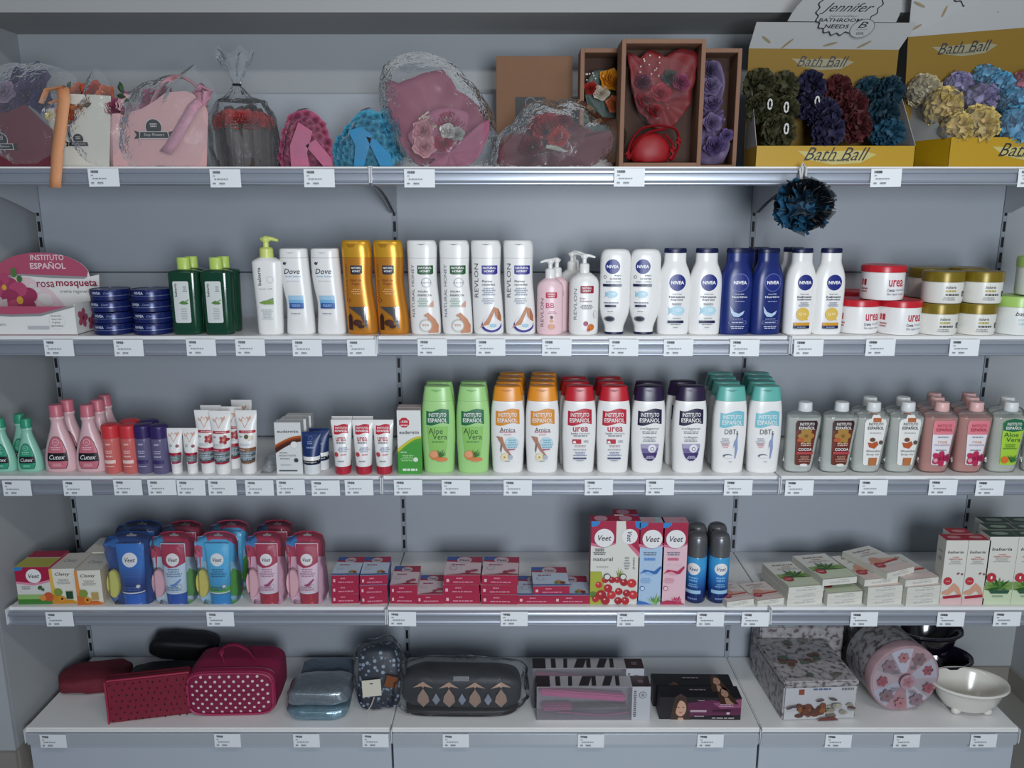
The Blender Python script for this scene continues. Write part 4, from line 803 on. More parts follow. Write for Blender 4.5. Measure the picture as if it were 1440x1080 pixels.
oil(clear('#e3a096', .5, .1, .1), P('#e4b7b3', .35), p_, [(1313.5, .045, 'pink oil bottle with a rose hip flower label, left front'), (1361, .045, 'pink oil bottle with a rose hip flower label, right front')]+[(px, .045+.052*k, f'pink oil bottle, {o} behind the {s} front one') for px0, s in ((1313, 'left'), (1361, 'right')) for k, px, o in ((1, px0-6, 'first'), (2, px0-10, 'second'))], 'pink oil bottles')
def p_(d):
    lab(d, LB, P('#a5cf3f')); d.poly([(-.55, .62), (.0, .6), (.58, .62), (.62, .72), (.45, .77), (0, .79), (-.45, .76), (-.58, .72)], P('#1b6b45')); ie_logo(d, .03, .685, 1.05, .16, None, WH, False); d.text('Aloe', -.08, .56, .8, P('#2a5a2c'), h=.06); d.text('Vera', .06, .49, .8, P('#2a5a2c'), h=.06); d.dash(-.45, .3, .35, .43, 3, P('#5f8f2c'), 3); d.ell(-.28, .2, .2, P('#dd6f2c')); d.leafs(.1, .17, .5, [P('#3d7a35'), P('#2f6330')], 6, .3, 2.2)
oil(clear('#e9ebe0', .42, .1, .1), FC, p_, [(1409, .045, 'clear oil bottle with a lime green aloe label'), (1459, .045, 'clear oil bottle cut by the right edge of the view'), (1404, .1, 'clear oil bottle behind the lime label one')], 'oil bottles with lime labels')

# ================================================================ fourth level
def veet(d, u, w, r, rot=0, c=None):
    d.ell(u, w, r, P('#e6e4e4', .5), n=26); d.text('Veet', u, w-.01*0, r*1.45*(d.W/d.H if rot else 1), c or P('#2b2b33'), h=r*.62*(1 if rot else d.W/d.H), rot=rot, shear=.25, bold=.8)
VR = P('#a51f43', .42); VB = P('#2b7fc0', .42)
y = .02; w_ = wid(48, y, 4); h_ = hat(797, y, 4)
def p_(d):
    d.poly([(-1, .62), (0, .55), (1, .66), (1, 1), (-1, 1)], VR); d.poly([(-1, .56), (0, .5), (1, .6), (1, .66), (0, .56), (-1, .62)], P('#d58ca2')); d.poly([(-1, 1), (-1, .9), (-.6, .92), (-.5, 1)], VB); veet(d, .05, .76, .44)
    d.rect(-1, 1, 0, .16, P('#3f7d33')); d.rect(-1, .8, .14, .26, P('#8fb56a')); d.dash(-.8, -.1, .4, .5, 2, GREY, 3); d.ell(.78, .2, .28, P('#c25a35')); d.ell(.45, .17, .18, P('#d98a45')); d.ell(.35, .45, .14, P('#3e5d38'), rot=.7, rw=.05); d.ell(.5, .4, .1, P('#4c6d40'), rot=-.7, rw=.04)
def tp(d): d.poly([(-1, 0), (1, 0), (1, .55), (-1, .55)], P('#b9b54a')); d.poly([(-1, .6), (1, .6), (1, 1), (-1, 1)], VR)
t = prism('carton', 'x', w_, .1, h_, (P('#d4d3cf', .5), P('#dcdad2', .5), P('#a3294a', .5)), p_, top=tp)
spread(t, 4, [(51.5, y-.002, 'wide crimson and green carton at the left end of the fourth shelf', 2)])
w_ = wid(35, y, 4); h_ = hat(800, y, 4)
def classy(c1, c2, win):
    def p_(d):
        d.poly([(-1, 1), (-.78, 1), (-.72, .5), (-.3, .25), (.3, .14), (1, .06), (1, 0), (-1, 0)], c1); d.poly([(-1, .3), (-.4, .2), (.1, .16), (.6, .1), (.9, 0), (-1, 0)], c2)
        d.text('Classy', 0, .84, 1.15, P('#3c3a36'), h=.11, shear=.3, bold=.5); d.dash(-.5, .6, .56, .72, 4, P('#a5a5a0'), 3); d.rect(.1, .72, .12, .38, P('#c9c3a5')); d.rect(.14, .68, .14, .36, win); d.ell(-.45, .34, .34, P('#7f9440')); d.ell(-.2, .15, .26, P('#d39332')); d.ell(-.2, .15, .1, P('#4a2c1a'))
    return p_
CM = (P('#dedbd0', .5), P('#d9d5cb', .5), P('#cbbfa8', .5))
t = prism('carton', 'x', w_, .1, h_, CM, classy(P('#d9b24f'), P('#c98a2c'), P('#1f4a33')), top=lambda d: d.text('Classy', 0, .5, 1.1, GREY, h=.25)); spread(t, 4, [(92.5, y, 'small cream carton with a dark green window, left of its pair', 3)])
t = prism('carton', 'x', w_, .1, h_*.98, CM, classy(P('#d98a45'), P('#c9682c'), P('#b59a5c')), top=lambda d: d.text('Classy', 0, .5, 1.1, GREY, h=.25)); spread(t, 4, [(128, y-.006, 'small cream and orange carton, front one by the navy blister pack', 4), (142, .13, 'small cream and orange carton, behind the front one', 4)], 'small orange cartons')

# blister packs: card, tube, cap, sponge, clear shell
CLR = clear('#eef2f6', .03, .22, .06, .25, 25)
def blister(cardm, cardtop, tubem, capm, spongem, paint, its, grp, corner=VB, green=None, topm=None, wp=60):
    y = .035; W_ = wid(wp, y, 4); H_ = hat(751, y, 4); t = thing('blister_pack', 'x', 'blister pack'); g = G()
    def outline(k, kz=1):
        p = [(-.78*k, .0), (.86*k, .0), (.98*k, .12), (.95*k, .45), (.88*k, .62), (.92*k, .84), (.8*k, .95), (.4*k, 1), (-.2*k, 1), (-.6*k, .97), (-.72*k, .93), (-.98*k, .92), (-1*k, .78), (-.9*k, .7), (-.95*k, .4), (-.98*k, .12)]
        return [(x*W_/2, z*H_*kz) for x, z in p]
    g.plate(outline(1), .018, .0188, cardtop); d = Dec(g, W_, H_, flat(.018), False)
    d.poly([(-.95, .0), (.95, .0), (.95, .45), (.85, .62), (-.85, .62), (-.95, .4)], cardm); d.poly([(-.98, .8), (-.7, .76), (-.5, .84), (-.55, .95), (-.72, .93), (-.96, .91)], corner)
    if green: d.poly([(.3, .03), (.95, .03), (.95, .4), (.6, .45), (.3, .3)], green)
    if topm: d.poly([(-.8, .55), (.85, .55), (.8, .8), (.4, .88), (-.3, .88), (-.75, .8)], topm)
    d.rect(-.16, .24, .93, .955, P('#d8d4d6')); d.ell(.04, .955, .08, P('#d8d4d6'), n=10); g.build('card', t, smooth=0)
    g = G(); tw = W_*.56; th = H_*.86
    body = [sm(.165, .84, 1, 2), sm(.2, .86, 1, 2), sm(.5, .93, .8, 2), sm(.85, 1, .35, 2), sm(.97, 1.02, .1, 2.2), sm(1, 1.02, .08, 2.2)]
    s = shell(g, tw, .034, th, body, tubem, 28); g2 = G(); paint(Dec(g2, tw, th, s)); tb = g.build('tube', t); tb.location.x = .003; lb = g2.build('label', tb, smooth=0)
    g = G(); shell(g, tw, .034, th, [sm(0, .76, .88, 2), sm(.02, .8, .95, 2), sm(.16, .84, 1, 2)], capm, 28); g.build('tube_cap', t).location.x = .003
    g = G(); T = Matrix.Translation((-W_*.37, .002, H_*.27)) @ Matrix.Rotation(PI/2, 4, 'X'); g.lathe([(H_*.19, -.007), (H_*.205, -.004), (H_*.205, .008), (H_*.19, .011)], spongem, 28, T @ Matrix.Diagonal((.42, 1, 1, 1))); g.build('sponge', t)
    g = G(); rings = []
    for k, yy in ((1.0, .0178), (.97, .0), (.93, -.012), (.8, -.02)): rings.append([(x*k, yy, z*(k*.5+.5)+.0005) for x, z in outline(1, .985)])
    g.loft(rings, CLR, c0=False); g.build('clear_shell', t); spread(t, 4, its, grp)
def pv(txt, c1, big=True, sub=None, line=None):
    def f(d):
        if c1: d.poly([(-.97, .66), (-.3, .6), (.3, .62), (.97, .68), (.97, .99), (-.97, .99)], c1)
        veet(d, 0, .74, .54); d.dash(-.6, .7, .45, .6, 4, txt, 3); 
        if sub: d.poly([(-.3, .32), (.1, .35), (.6, .43), (.62, .4), (.2, .3), (-.1, .3)], sub)
        d.dash(-.7, .6, .22, .3, 2, txt, 5); d.rect(-.84, .84, .18, .2, line or P('#dfe3ea'))
        d.ell(.5, .3, .15, GREY, ring=(P('#d9dce4'), .03))
    return f
NT = P('#1d4f9f', .3)
blister(P('#17407f', .45), P('#143a78', .45), band([(0, '#1d2c78'), (.05, '#16337c'), (.1, '#2a6fbe')], 2, .3, .12), P('#2a66c4', .3), P('#d5cf6a', .9), pv(P('#3c63a8'), None), [(189, .035, 'navy blue blister pack with a yellow sponge, in front', 2), (204, .115, 'navy blue blister pack behind the yellow sponge one', 2)], 'navy blister packs', P('#1f62a8'), wp=68)
PS = P('#e6b3bb', .9); RS = P('#a8274a', .4)
blister(P('#b0c3cf', .45), RS, P('#c3d6e6', .3), P('#2456b0', .3), PS, pv(P('#7c93ac'), RS, sub=P('#6a8ac4')), [(248.5, .036, 'crimson and pale blue blister pack with a pink sponge, in front'), (264, .11, 'crimson topped blister pack with a green corner, second row', 0)], 'pale blue blister packs', P('#3c93c4'), P('#5f9a52'))
blister(P('#8fbcd4', .45), P('#c0405f', .4), band([(0, '#5aa83a'), (.04, '#5aa83a'), (.052, '#3f9ccc'), (.1, '#4fb0dd')], 2, .3, .12), P('#2a8ed0', .3), P('#d9c766', .9), pv(P('#2d6a8f'), None), [(310, .036, 'light blue and green blister pack with a yellow sponge'), (328, .115, 'blister pack with a crimson top, behind the light blue and green one')], 'light blue and green blister packs', P('#4fb0dd'), P('#4f9a3a'), P('#4fb0dd', .4))
blister(P('#d9a9bd', .45), RS, P('#e6ccd8', .3), P('#b01f3c', .3), PS, pv(P('#b58aa0'), RS, sub=P('#a03a66')), [(378, .037, 'crimson and pink blister pack with a pink sponge, left of the front pair'), (434, .037, 'crimson and pink blister pack with a pink sponge, beside the small crimson boxes'), (392, .115, 'crimson and pink blister pack, second row')], 'pink blister packs', P('#2f7fbf'), wp=55)

# flat wax boxes
def flatbox(w_, h_, body, tophi, label, extra, seed=1, dd=.115):
    def p_(d): d.rect(-.86, -.72, .3, .62, P('#e3b9c4')); d.dash(-.4, .1, .6, .8, 1, P('#cc7f96'), seed, .7); d.dash(-.5, .6, .2, .4, 1, P('#cc7f96'), seed+1, .7)
    def tp(d):
        d.poly([(-1, .7), (1, .62), (1, 1), (-1, 1)], VR); d.poly([(-1, .8), (-.4, .8), (-.3, 1), (-1, 1)], P('#34549c')); d.poly([(-1, .02), (1, 0), (1, .66), (-1, .72)], tophi)
        d.ell(0, .8, .42, P('#c7b3bb')); d.text('Veet', 0, .8, .6, INK, h=.12, shear=.2, bold=.6); d.dash(-.8, .2, .5, .58, 1, P('#8a2a48'), 3); d.ell(-.55, .36, .22, P('#9aa5b5'), ring=(tophi, .03)); extra(d)
    return prism('wax_strip_box', label, w_, dd, h_, (P('#a31f42', .45), tophi, body), p_, top=tp)
def ex_b(d): d.ell(.45, .18, .2, P('#c98a3a')); d.ell(.65, .14, .16, P('#8a3b2a')); d.ell(.3, .14, .12, P('#5f8a3a')); d.rect(-1, 1, 0, .05, P('#3f4f9c'))
def ex_p(d): d.ell(.3, .16, .16, P('#a3304c')); d.ell(.62, .22, .25, P('#b0405c'), rot=.4, rw=.06); d.poly([(-1, 0), (1, 0), (1, .05), (.2, .09), (-.2, .04)], P('#a31f42'))
y = .018
def stack(w0, cols, tophi, body, ex, lab, grp, ht=.0265, dd=.115):
    t = flatbox(wid(w0, y, 4), ht, body, tophi, 'x', ex, dd=dd); its = []
    for px, n, nm in cols:
        for k in range(n):
            lv = 'only box' if n == 1 else ('top box' if k == n-1 else ('bottom box' if k == 0 else 'middle box'))
            its.append((px+R.uniform(-.6, .6)+(1.0 if k == n-1 else 0), y+R.uniform(-.002, .003), f'{lab}, {lv} of the {nm}', R.uniform(-2, 2)+3*(px < 560), k*(ht+.0004)))
    spread(t, 4, its, grp)
PB = P('#c6d2e2', .5); PP = P('#dcc6ca', .5)
stack(38, [(486, 3, 'stack by the pink blister packs'), (526, 3, 'second stack')], PB, P('#5a6ca8', .5), ex_b, 'crimson box with a blue top', 'small blue topped wax boxes')
stack(38, [(567.5, 2, 'stack at the bay joint'), (604.5, 1, 'low pile')], PP, P('#c9aab2', .5), ex_p, 'small crimson box with a pink top', 'small pink topped wax boxes')
stack(51, [(649, 3, 'left wide tall stack'), (701.5, 3, 'right wide tall stack')], PP, P('#7c2038', .5), ex_p, 'wide crimson box with a pink top', 'wide pink topped wax boxes')
t = flatbox(wid(51, y, 4), .024, P('#4a5a9c', .5), PB, 'x', ex_b)
spread(t, 4, [(753, y, 'wide crimson box with a blue top, left one under the bridging box'), (804, y, 'wide crimson box with a blue top, right one under the bridging box'), (775, y+.004, 'wide crimson box with a blue top, bridging the two others', 1, .0245)], 'wide blue topped wax boxes')

# tall cartons
def tall(kind):
    def p_(d):
        u0 = 0 if kind != 'b' else .15
        if kind == 'b':
            d.poly([(-.25, 1), (-.1, .8), (.3, .72), (1, .62), (1, 1)], VR); d.poly([(-.3, .78), (.2, .68), (1, .56), (1, .62), (.3, .72), (-.2, .82)], P('#cf6f8a')); d.poly([(.5, 1), (.6, .93), (1, .9), (1, 1)], VB)
            veet(d, .1, .82, .66, rot=-90)
        else:
            d.poly([(-1, .74), (0, .7), (1, .75), (1, 1), (-1, 1)], VR); d.poly([(-1, .71), (0, .68), (1, .73), (1, .75), (0, .705), (-1, .745)], P('#cf6f8a')); d.poly([(-1, 1), (-1, .935), (-.6, .94), (-.35, .97), (-.3, 1)], VB); d.ell(.05, .80, .8, P('#8c8f99'), n=26); veet(d, .05, .803, .78)
        if kind == 'a':
            d.dash(-.8, .2, .6, .68, 4, P('#55585c'), 3); d.text('natural', 0, .55, 1.55, P('#45484c'), h=.045); d.dash(-.7, .6, .44, .47, 1, P('#b5b7ae'), 4)
            d.poly([(-1, 0), (-1, .4), (-.1, .4), (.2, .2), (0, 0)], P('#a6ab3d')); d.ell(-.75, .12, .3, P('#5d7a30'))
        if kind == 'b': d.text('natural', .55, .5, .14, P('#45484c'), h=.2, rot=-90); d.dash(-.3, .2, .42, .58, 5, P('#9a9d9f'), 3); d.leafs(-.7, .33, .95, [P('#9fa84a'), P('#6a8a35')], 4, 1.0, 1.9)
        if kind in 'ab':
            cm = [P('#b3202c', .35), P('#a31a28', .35), P('#c22e35', .35)]
            for i, (u, w, r) in enumerate(((.2, .3, .3), (.75, .3, .3), (-.3, .24, .3), (.45, .2, .38), (-.1, .12, .46), (.75, .12, .38), (-.55, .07, .3), (.25, .04, .4)) if kind == 'a' else ((-.8, .3, .3), (-.25, .27, .36), (.4, .26, .42), (-.65, .16, .34), (.0, .14, .34), (.55, .12, .42), (-.1, .04, .36), (-.7, .05, .34))):
                d.ell(u, max(w, r*d.W/d.H*.9+.005), r*.92, cm[i % 3], n=16); d.ell(u-.08, max(w, r*d.W/d.H*.9+.005)+.015, r*.22, P('#e0a3a0'), n=8)
            d.ell(.35, .345, .28, P('#2c2c33'), n=18) if kind == 'a' else d.ell(-.35, .345, .28, P('#2c2c33'), n=18)
            d.ell(.35, .345, .22, P('#dcd9d0'), n=18) if kind == 'a' else d.ell(-.35, .345, .22, P('#dcd9d0'), n=18)
        if kind in 'cd':
            k1, k2, k3 = (P('#2f66b0'), P('#5f8fcb'), P('#90b4dc')) if kind == 'c' else (P('#b02d52'), P('#c9647f'), P('#dd9cae'))
            d.dash(-.8, .6, .6, .65, 2, P('#6a7385'), 3); d.dash(-.6, .4, .54, .575, 1, k2, 5, .9); d.text('silk & fresh', 0, .49, 1.3, P('#d9e3ef') if kind == 'c' else P('#ead4dc'), h=.025)
            d.poly([(-.85, .375), (-.5, .43), (-.1, .42), (.3, .41), (.8, .475), (.85, .45), (.5, .38), (.1, .37), (-.3, .4), (-.6, .395)], k1); d.poly([(-.6, .395), (-.2, .41), (.3, .37), (.1, .362), (-.3, .37)], k3); d.dash(-.8, .1, .26, .33, 3, k3, 4)
            d.ell(-.62, .2, .2, k1, ring=(P('#d3dbe6') if kind == 'c' else P('#e6cfd6'), .05))
        if kind == 'c': d.poly([(-1, 0), (.2, 0), (-.4, .03), (-1, .05)], k1); d.leafs(.45, .01, .9, [P('#6a9a5a'), P('#4f8a45'), P('#8fb56a')], 6, .7, 2.5, .16)
        if kind == 'd': d.poly([(-1, 0), (1, 0), (.6, .03), (-.4, .05), (-1, .03)], k1); d.leafs(.3, .03, .6, [k1, k2], 7, .2, 2.9, .2)
    return p_
y = .018
wm = P('#d8d7ce', .5)
def tp(d): d.ell(-.2, .5, .55, P('#c99aa8'))
for kind, px, w0, top, fm, tm, lab in (('a', 846.5, 34.5, 733, wm, VR, 'tall carton with red cherries and a yellow green edge'), ('b', 880.5, 33.5, 733, wm, VR, 'tall carton with red cherries and sideways writing'), ('c', 913, 35, 735, P('#a9c3dd', .5), P('#aab4c0', .5), 'tall pale blue carton with an aloe print'), ('d', 945.5, 34.5, 735, P('#dfb9c3', .5), P('#c993a3', .5), 'tall pink carton with a lotus print')):
    hc = hat(top, y, 4); t = prism('carton', lab, wid(w0, y, 4), .038, hc, (fm, tm, P('#b73a58', .5) if kind != 'c' else P('#8fa9c9', .5)), tall(kind), top=tp); put(t, px, y, 4)
    if kind == 'b': t2 = dup(t, 'tall carton with a crimson top, behind the cherry print pair'); put(t2, 877, y+.045, 4, dz=0)

# spray cans
y = .045; ch = hat(748, y, 4); cw = wid(28.5, y, 4); r = cw/2
t = thing('spray_can', 'x', 'spray can'); BL = band([(.0, '#16224f'), (.035, '#1b3676'), (.07, '#2a73b8'), (.1, '#3f9ad0')], 2, .22, .125)
G().lathe([(r*.9, 0), (r*.97, .002), (r, .005), (r, ch*.66), (r*.97, ch*.672), (r*.94, ch*.68)], BL, 28).build('can', t)
G().lathe([(r*.99, ch*.672), (r*.985, ch*.85), (r*.93, ch*.93), (r*.78, ch*.975), (r*.5, ch*.995), (.0005, ch)], P('#6b6d70', .3, .5), 28).build('cap', t)
g = G(); cyl = lambda x, z, l: Vector((x, -math.sqrt(max(1e-8, (r+l)**2-min(abs(x), r*.985)**2)), z)); d = Dec(g, cw, ch, cyl); veet(d, 0, .51, .62, c=P('#1f3f70')); d.dash(-.6, .6, .32, .4, 2, P('#7fb5dd'), 3); d.dash(-.5, .5, .24, .3, 2, P('#7fb5dd'), 4); d.rect(-.8, .75, .15, .2, P('#9cc4de')); d.dash(-.5, .5, .05, .1, 1, P('#6a7fb0'), 6); g.build('label', t, smooth=0)
spread(t, 4, [(976.5, y, 'blue spray can with a grey cap, left one in front', -28), (1008, y, 'blue spray can with a grey cap, right one in front', 0), (976, y+.062, 'blue spray can behind the left front one', -10), (1004, y+.062, 'blue spray can behind the right front one', 5)], 'blue spray cans')

# flat white cartons
def bab(col, leaf):
    def p_(d): d.rect(-.1, .5, .75, .82, P('#a5a5a0')); d.dash(-.8, .8, .3, .6, 2, P('#b9b8b2'), 3)
    def tp(d):
        d.text('babaria', 0, .87, 1.2, INK, h=.06, shear=.3, bold=.8); d.dash(-.3, .4, .76, .8, 1, P('#b34a50'), 3); d.dash(-.7, .7, .66, .73, 2, P('#b5b5b0'), 4)
        if leaf: d.rect(-.95, .95, .34, .5, P('#86a55c')); d.leafs(0, .4, .85, [P('#3f6d2c'), P('#5f8a3a'), P('#2f5a25')], 9, -.3, 3.5, .2); d.rect(-1, 1, 0, .3, P('#cfd8bd'))
        else: d.poly([(-.95, .4), (-.2, .52), (.9, .42), (.9, .3), (-.95, .34)], P('#dba893')); d.ell(-.3, .46, .35, P('#cf9580')); d.poly([(-.4, .34), (.95, .38), (.95, .33), (-.4, .29)], P('#b33a44')); d.rect(-1, 1, 0, .2, P('#e0cdc6'))
        d.ell(-.6, .27, .3, P('#b03840')); d.dash(-.8, -.4, .25, .29, 1, P('#e6c3c3'), 5)
    return p_, tp
p1_, t1_ = bab(0, True); p2_, t2_ = bab(0, False); CW = P('#d5d4cb', .5)
y = .012
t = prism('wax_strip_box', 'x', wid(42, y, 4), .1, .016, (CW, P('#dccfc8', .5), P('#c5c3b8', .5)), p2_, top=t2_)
spread(t, 4, [(1041, y-.006, 'flat white carton with a coral print, at the bay joint', 14), (1084, y, 'flat white carton with a coral print, beside the green leaf cartons', 13)], 'small flat coral cartons')
w_ = wid(53, y, 4); hb_ = .0175
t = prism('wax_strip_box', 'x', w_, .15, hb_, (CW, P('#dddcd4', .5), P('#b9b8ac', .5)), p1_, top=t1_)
AN = 9
its = [(1131+k*.5, y, f'flat white carton with green leaves, {n} of the left pile', AN, k*(hb_+.0003)) for k, n in enumerate(('bottom', 'middle', 'top'))]
its += [(1187, y, 'flat white carton with green leaves, lower one of the right pile', AN), (1187, y, 'flat white carton with green leaves, middle one of the right pile', AN, hb_+.0003), (1178, y+.008, 'flat white carton with green leaves, top one of the right pile', AN+2, 3*(hb_+.0003)+.001)]
spread(t, 4, its, 'flat green leaf cartons')
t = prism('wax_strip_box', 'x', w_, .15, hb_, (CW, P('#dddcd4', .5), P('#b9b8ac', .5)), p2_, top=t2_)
its = [(1243, y, f'flat white carton with a coral print, {n} beside the green leaf piles', AN, k*(hb_+.0003)) for k, n in enumerate(('bottom one', 'second one', 'third one'))]
its += [(1297.5, y, f'flat white carton with a coral print, {n} beside the tall cartons', AN, k*(hb_+.0003)) for k, n in enumerate(('bottom one', 'second one', 'third one'))]
spread(t, 4, its, 'flat coral cartons')
for px, lab, rz, dz, yy in ((1236, 'flat white coral carton, front left one on top of the piles', 12, 3*(hb_+.0003)+.0005, y+.008), (1262, 'flat white coral carton lying aslant on top of the others', 24, 4*(hb_+.0003)+.002, y+.018), (1293, 'flat white coral carton, right top one of the slanting pile', 12, 3*(hb_+.0003)+.0005, y+.006)):
    o = dup(t, lab); put(o, px, yy, 4, rz, dz, 0)

# tall white cartons at the right end
def bt(kind):
    R_ = P('#b8323c')
    def p_(d):
        d.text('babaria', -.05, .82, 1.4, INK if kind else P('#4a3a3c'), h=.045, shear=.3, bold=.8); d.text('CREMA', 0, .74, .6, P('#b8484f'), h=.018, bold=1); d.text('DEPILATORIA', 0, .71, 1.2, P('#b8484f'), h=.022, bold=1); d.dash(-.6, .6, .63, .69, 3, P('#a8a8a4'), 3)
        if kind:
            d.rect(-1, 1, 0, .28, P('#c9d6b5')); d.rect(-.98, .98, .22, .34, P('#7c9a55')); d.leafs(0, .25, .95, [P('#3f6d2c'), P('#5f8a3a'), P('#2f5a25')], 9, -.2, 3.3, .24); d.poly([(-.7, .22), (.8, .22), (.7, .17), (-.5, .17)], P('#2f5a45')); d.dash(-.5, .5, .11, .15, 1, P('#8fa584'), 3)
            d.ell(-.62, .41, .34, R_); d.text('1', -.62, .41, .12, WH, h=.04)
        else:
            d.rect(-1, 1, 0, .1, P('#dcb9b9')); d.poly([(-.9, .2), (-.4, .24), (.1, .34), (.6, .27), (.95, .12), (.7, .12), (.2, .22), (-.3, .15), (-.9, .16)], P('#cf9a80')); d.poly([(-.8, .13), (.8, .16), (.85, .115), (-.7, .09)], P('#a8263a')); d.ell(-.5, .37, .38, R_); d.text('1+1', -.5, .37, .35, P('#e6c3c3'), h=.03); d.ell(.35, .49, .14, P('#8a4a55'), rot=.6, rw=.012); d.ell(.7, .48, .1, P('#8a4a55'))
    return p_
def sd(d): d.text('babaria', 0, .8, .9, GREY, h=.04, shear=.3); d.dash(-.5, .5, .65, .72, 2, GREY, 3)
y = .016
for kind, items, w0, top, tm in ((0, [(1336, 0, 'tall white carton with a red top, front left'), (1366.5, 0, 'tall white carton with a red top, front right'), (1342, 1, 'tall white carton with a red top, in the second row')], 31, 760, P('#a83040', .5)),
        (1, [(1400, 0, 'tall white carton with a dark green top and leaves, front left'), (1440, 0, 'tall white carton with a dark green top and leaves, cut by the right edge'), (1398, 1, 'tall white carton with a dark green top, left of the second row'), (1438, 1, 'tall white carton with a dark green top, right of the second row'), (1392, 2, 'tall white carton with a dark green top, left of the third row'), (1431, 2, 'tall white carton with a dark green top, right of the third row')], 39.5, 755, P('#33493c', .5))):
    hc = hat(top, y, 4); dp = .045 if kind else .04
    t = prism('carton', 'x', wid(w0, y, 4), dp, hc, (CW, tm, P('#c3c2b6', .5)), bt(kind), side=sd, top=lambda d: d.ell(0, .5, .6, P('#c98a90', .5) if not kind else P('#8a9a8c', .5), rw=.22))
    spread(t, 4, [(px, y+k*(dp+.002), lab) for px, k, lab in items], 'tall green topped cartons' if kind else 'tall red topped cartons')

# ================================================================ base shelf
def noise1(p, s=1.0): return noise.noise(Vector(p)*s)
def pillow(name, label, cat, w_, d_, h_, mat, n=3, amp=.08, fr=18, seed=0, sub=4, power=.5):
    """soft flattened bag"""
    g = G()
    def f(p): return 1
    bm = bmesh.new(); bmesh.ops.create_icosphere(bm, subdivisions=sub, radius=1); vs = []
    for q in bm.verts:
        c = q.co; v = Vector([math.copysign(abs(x)**power, x) for x in c]); v = Vector((v.x*w_/2, v.y*d_/2, v.z*h_/2)); k = 1+amp*noise1((v.x+seed, v.y, v.z), fr)+amp*.5*noise1((v.x+seed, v.y, v.z), fr*2.7)
        vs.append(v*k+Vector((0, 0, h_/2)))
    zmin = min(v.z for v in vs)
    for v in vs: v.z = max(v.z-zmin-.002, 0)
    g.add(vs, [tuple(x.index for x in q.verts) for q in bm.faces], mat); bm.free()
    o = g.build(name, smooth=60); return tag(o, label, cat) if label else o
def at(px, py, row):
    v = onz(px, py, HT[row]); return v
def setat(o, px, py, row, rz=0, rx=0, ry=0, back=0, dz=0):
    v = at(px, py, row); o.location = (v.x, v.y+back, HT[row]+dz+.0003); o.rotation_euler = (math.radians(rx), math.radians(ry), math.radians(rz)); return o
CRD = P('#7c1830', .7, noise_s=60, noise_a=.15)
# flat red pouch and black pouches at the back
o = pillow('pouch', 'flattened crimson pouch lying at the back left corner of the base shelf', 'bag', .2, .12, .05, P('#6d1c2c', .75, noise_s=50, noise_a=.2), amp=.18, fr=14); setat(o, 140, 962, 5, 12)
o = pillow('pouch', 'black pouch lying beneath the other black one, behind the dotted crimson bag', 'bag', .2, .1, .07, P('#101013', .6, noise_s=50), amp=.15, fr=14, seed=3); setat(o, 232, 968, 5, 8)
o = pillow('pouch', 'upper black pouch leaning against the back panel beside the vanity case', 'bag', .19, .07, .075, P('#17171a', .5, noise_s=50), amp=.12, fr=12, seed=5); setat(o, 262, 935, 5, 4, 12, 8, 0, .035)
# dotted crimson pouch
w_, h_ = .215, .128
t = thing('cosmetic_bag', 'crimson cosmetic bag with black dots standing left of the polka dot vanity case', 'bag')
g = G(); g.box(-w_/2, w_/2, 0, .035, 0, h_, P('#7d1730', .6, noise_s=40, noise_a=.12), .004); d = Dec(g, w_, h_, flat(0), False); rr = random.Random(4)
for i in range(11):
    for j in range(7): d.ell(-.88+i*.175+rr.uniform(-.03, .03)+(j % 2)*.08, .08+j*.14+rr.uniform(-.02, .02), .022, P('#16080c', .6), n=7)
g.build('bag_body', t)
g = G(); g.tube([(-w_/2, .0, .0), (-w_/2, 0, h_-.004), (-w_/2+.006, 0, h_), (w_/2, 0, h_)], .0028, P('#a22a48', .6)); g.build('piping', t)
g = G(); g.box(-w_/2+.004, w_/2-.004, .012, .02, h_-.0005, h_+.002, P('#4a0d1e', .6), .0008); g.build('zipper', t)
setat(t, 213, 1011, 5, 12)
# vanity case
w_, h_, d_ = .243, .132, .135; VC = P('#8c1a45', .7, noise_s=60, noise_a=.12)
t = thing('vanity_case', 'magenta vanity case with white polka dots and a top handle', 'bag')
g = G(); n = 4
g.loft([[(x*(w_/2)*k, y0, h_/2+z*(h_/2)*kz) for x, z in [se(2*PI*j/40, 5) for j in range(40)]][::-1] for y0, k, kz in ((.0, .96, .95), (.004, 1, 1), (d_*.5, 1.02, 1.02), (d_-.004, 1, 1), (d_, .95, .95))], VC); g.build('case_body', t)
g = G(); rw, rh = w_/2*.93, h_*.46
def dome(x, z, l): return Vector((x, -.006*(1-abs(x/rw)**4)*(1-abs((z-h_*.5)/rh)**4)-l-.001, z))
pts = [(a, .5+b*.46) for a, b in [(x*.93, z) for x, z in [se(2*PI*j/40, 4.5) for j in range(40)]]]
d = Dec(g, w_, h_, dome, True); d.n = 2; d.poly(pts, P('#7f163c', .6, noise_s=60, noise_a=.12)); g.build('front_panel', t)
g = G(); d = Dec(g, w_, h_, dome, True, L=4); WD = P('#d9c9cf', .6)
for j in range(9):
    for i in range(9):
        u = -.84+i*.21+(j % 2)*.105; w = .1+j*.1
        if abs(u/.9)**4.5+abs((w-.5)/.43)**4.5 < 1: d.ell(u, w, .032, WD, n=10)
        d.n = 4
g.build('polka_dot_print', t, smooth=0)
g = G(); g.tube([(x*w_/2*.955, -.004, h_/2+z*h_*.475) for x, z in [se(2*PI*j/40, 5) for j in range(40)]], .003, P('#a83058', .5), 6, True); g.build('piping', t)
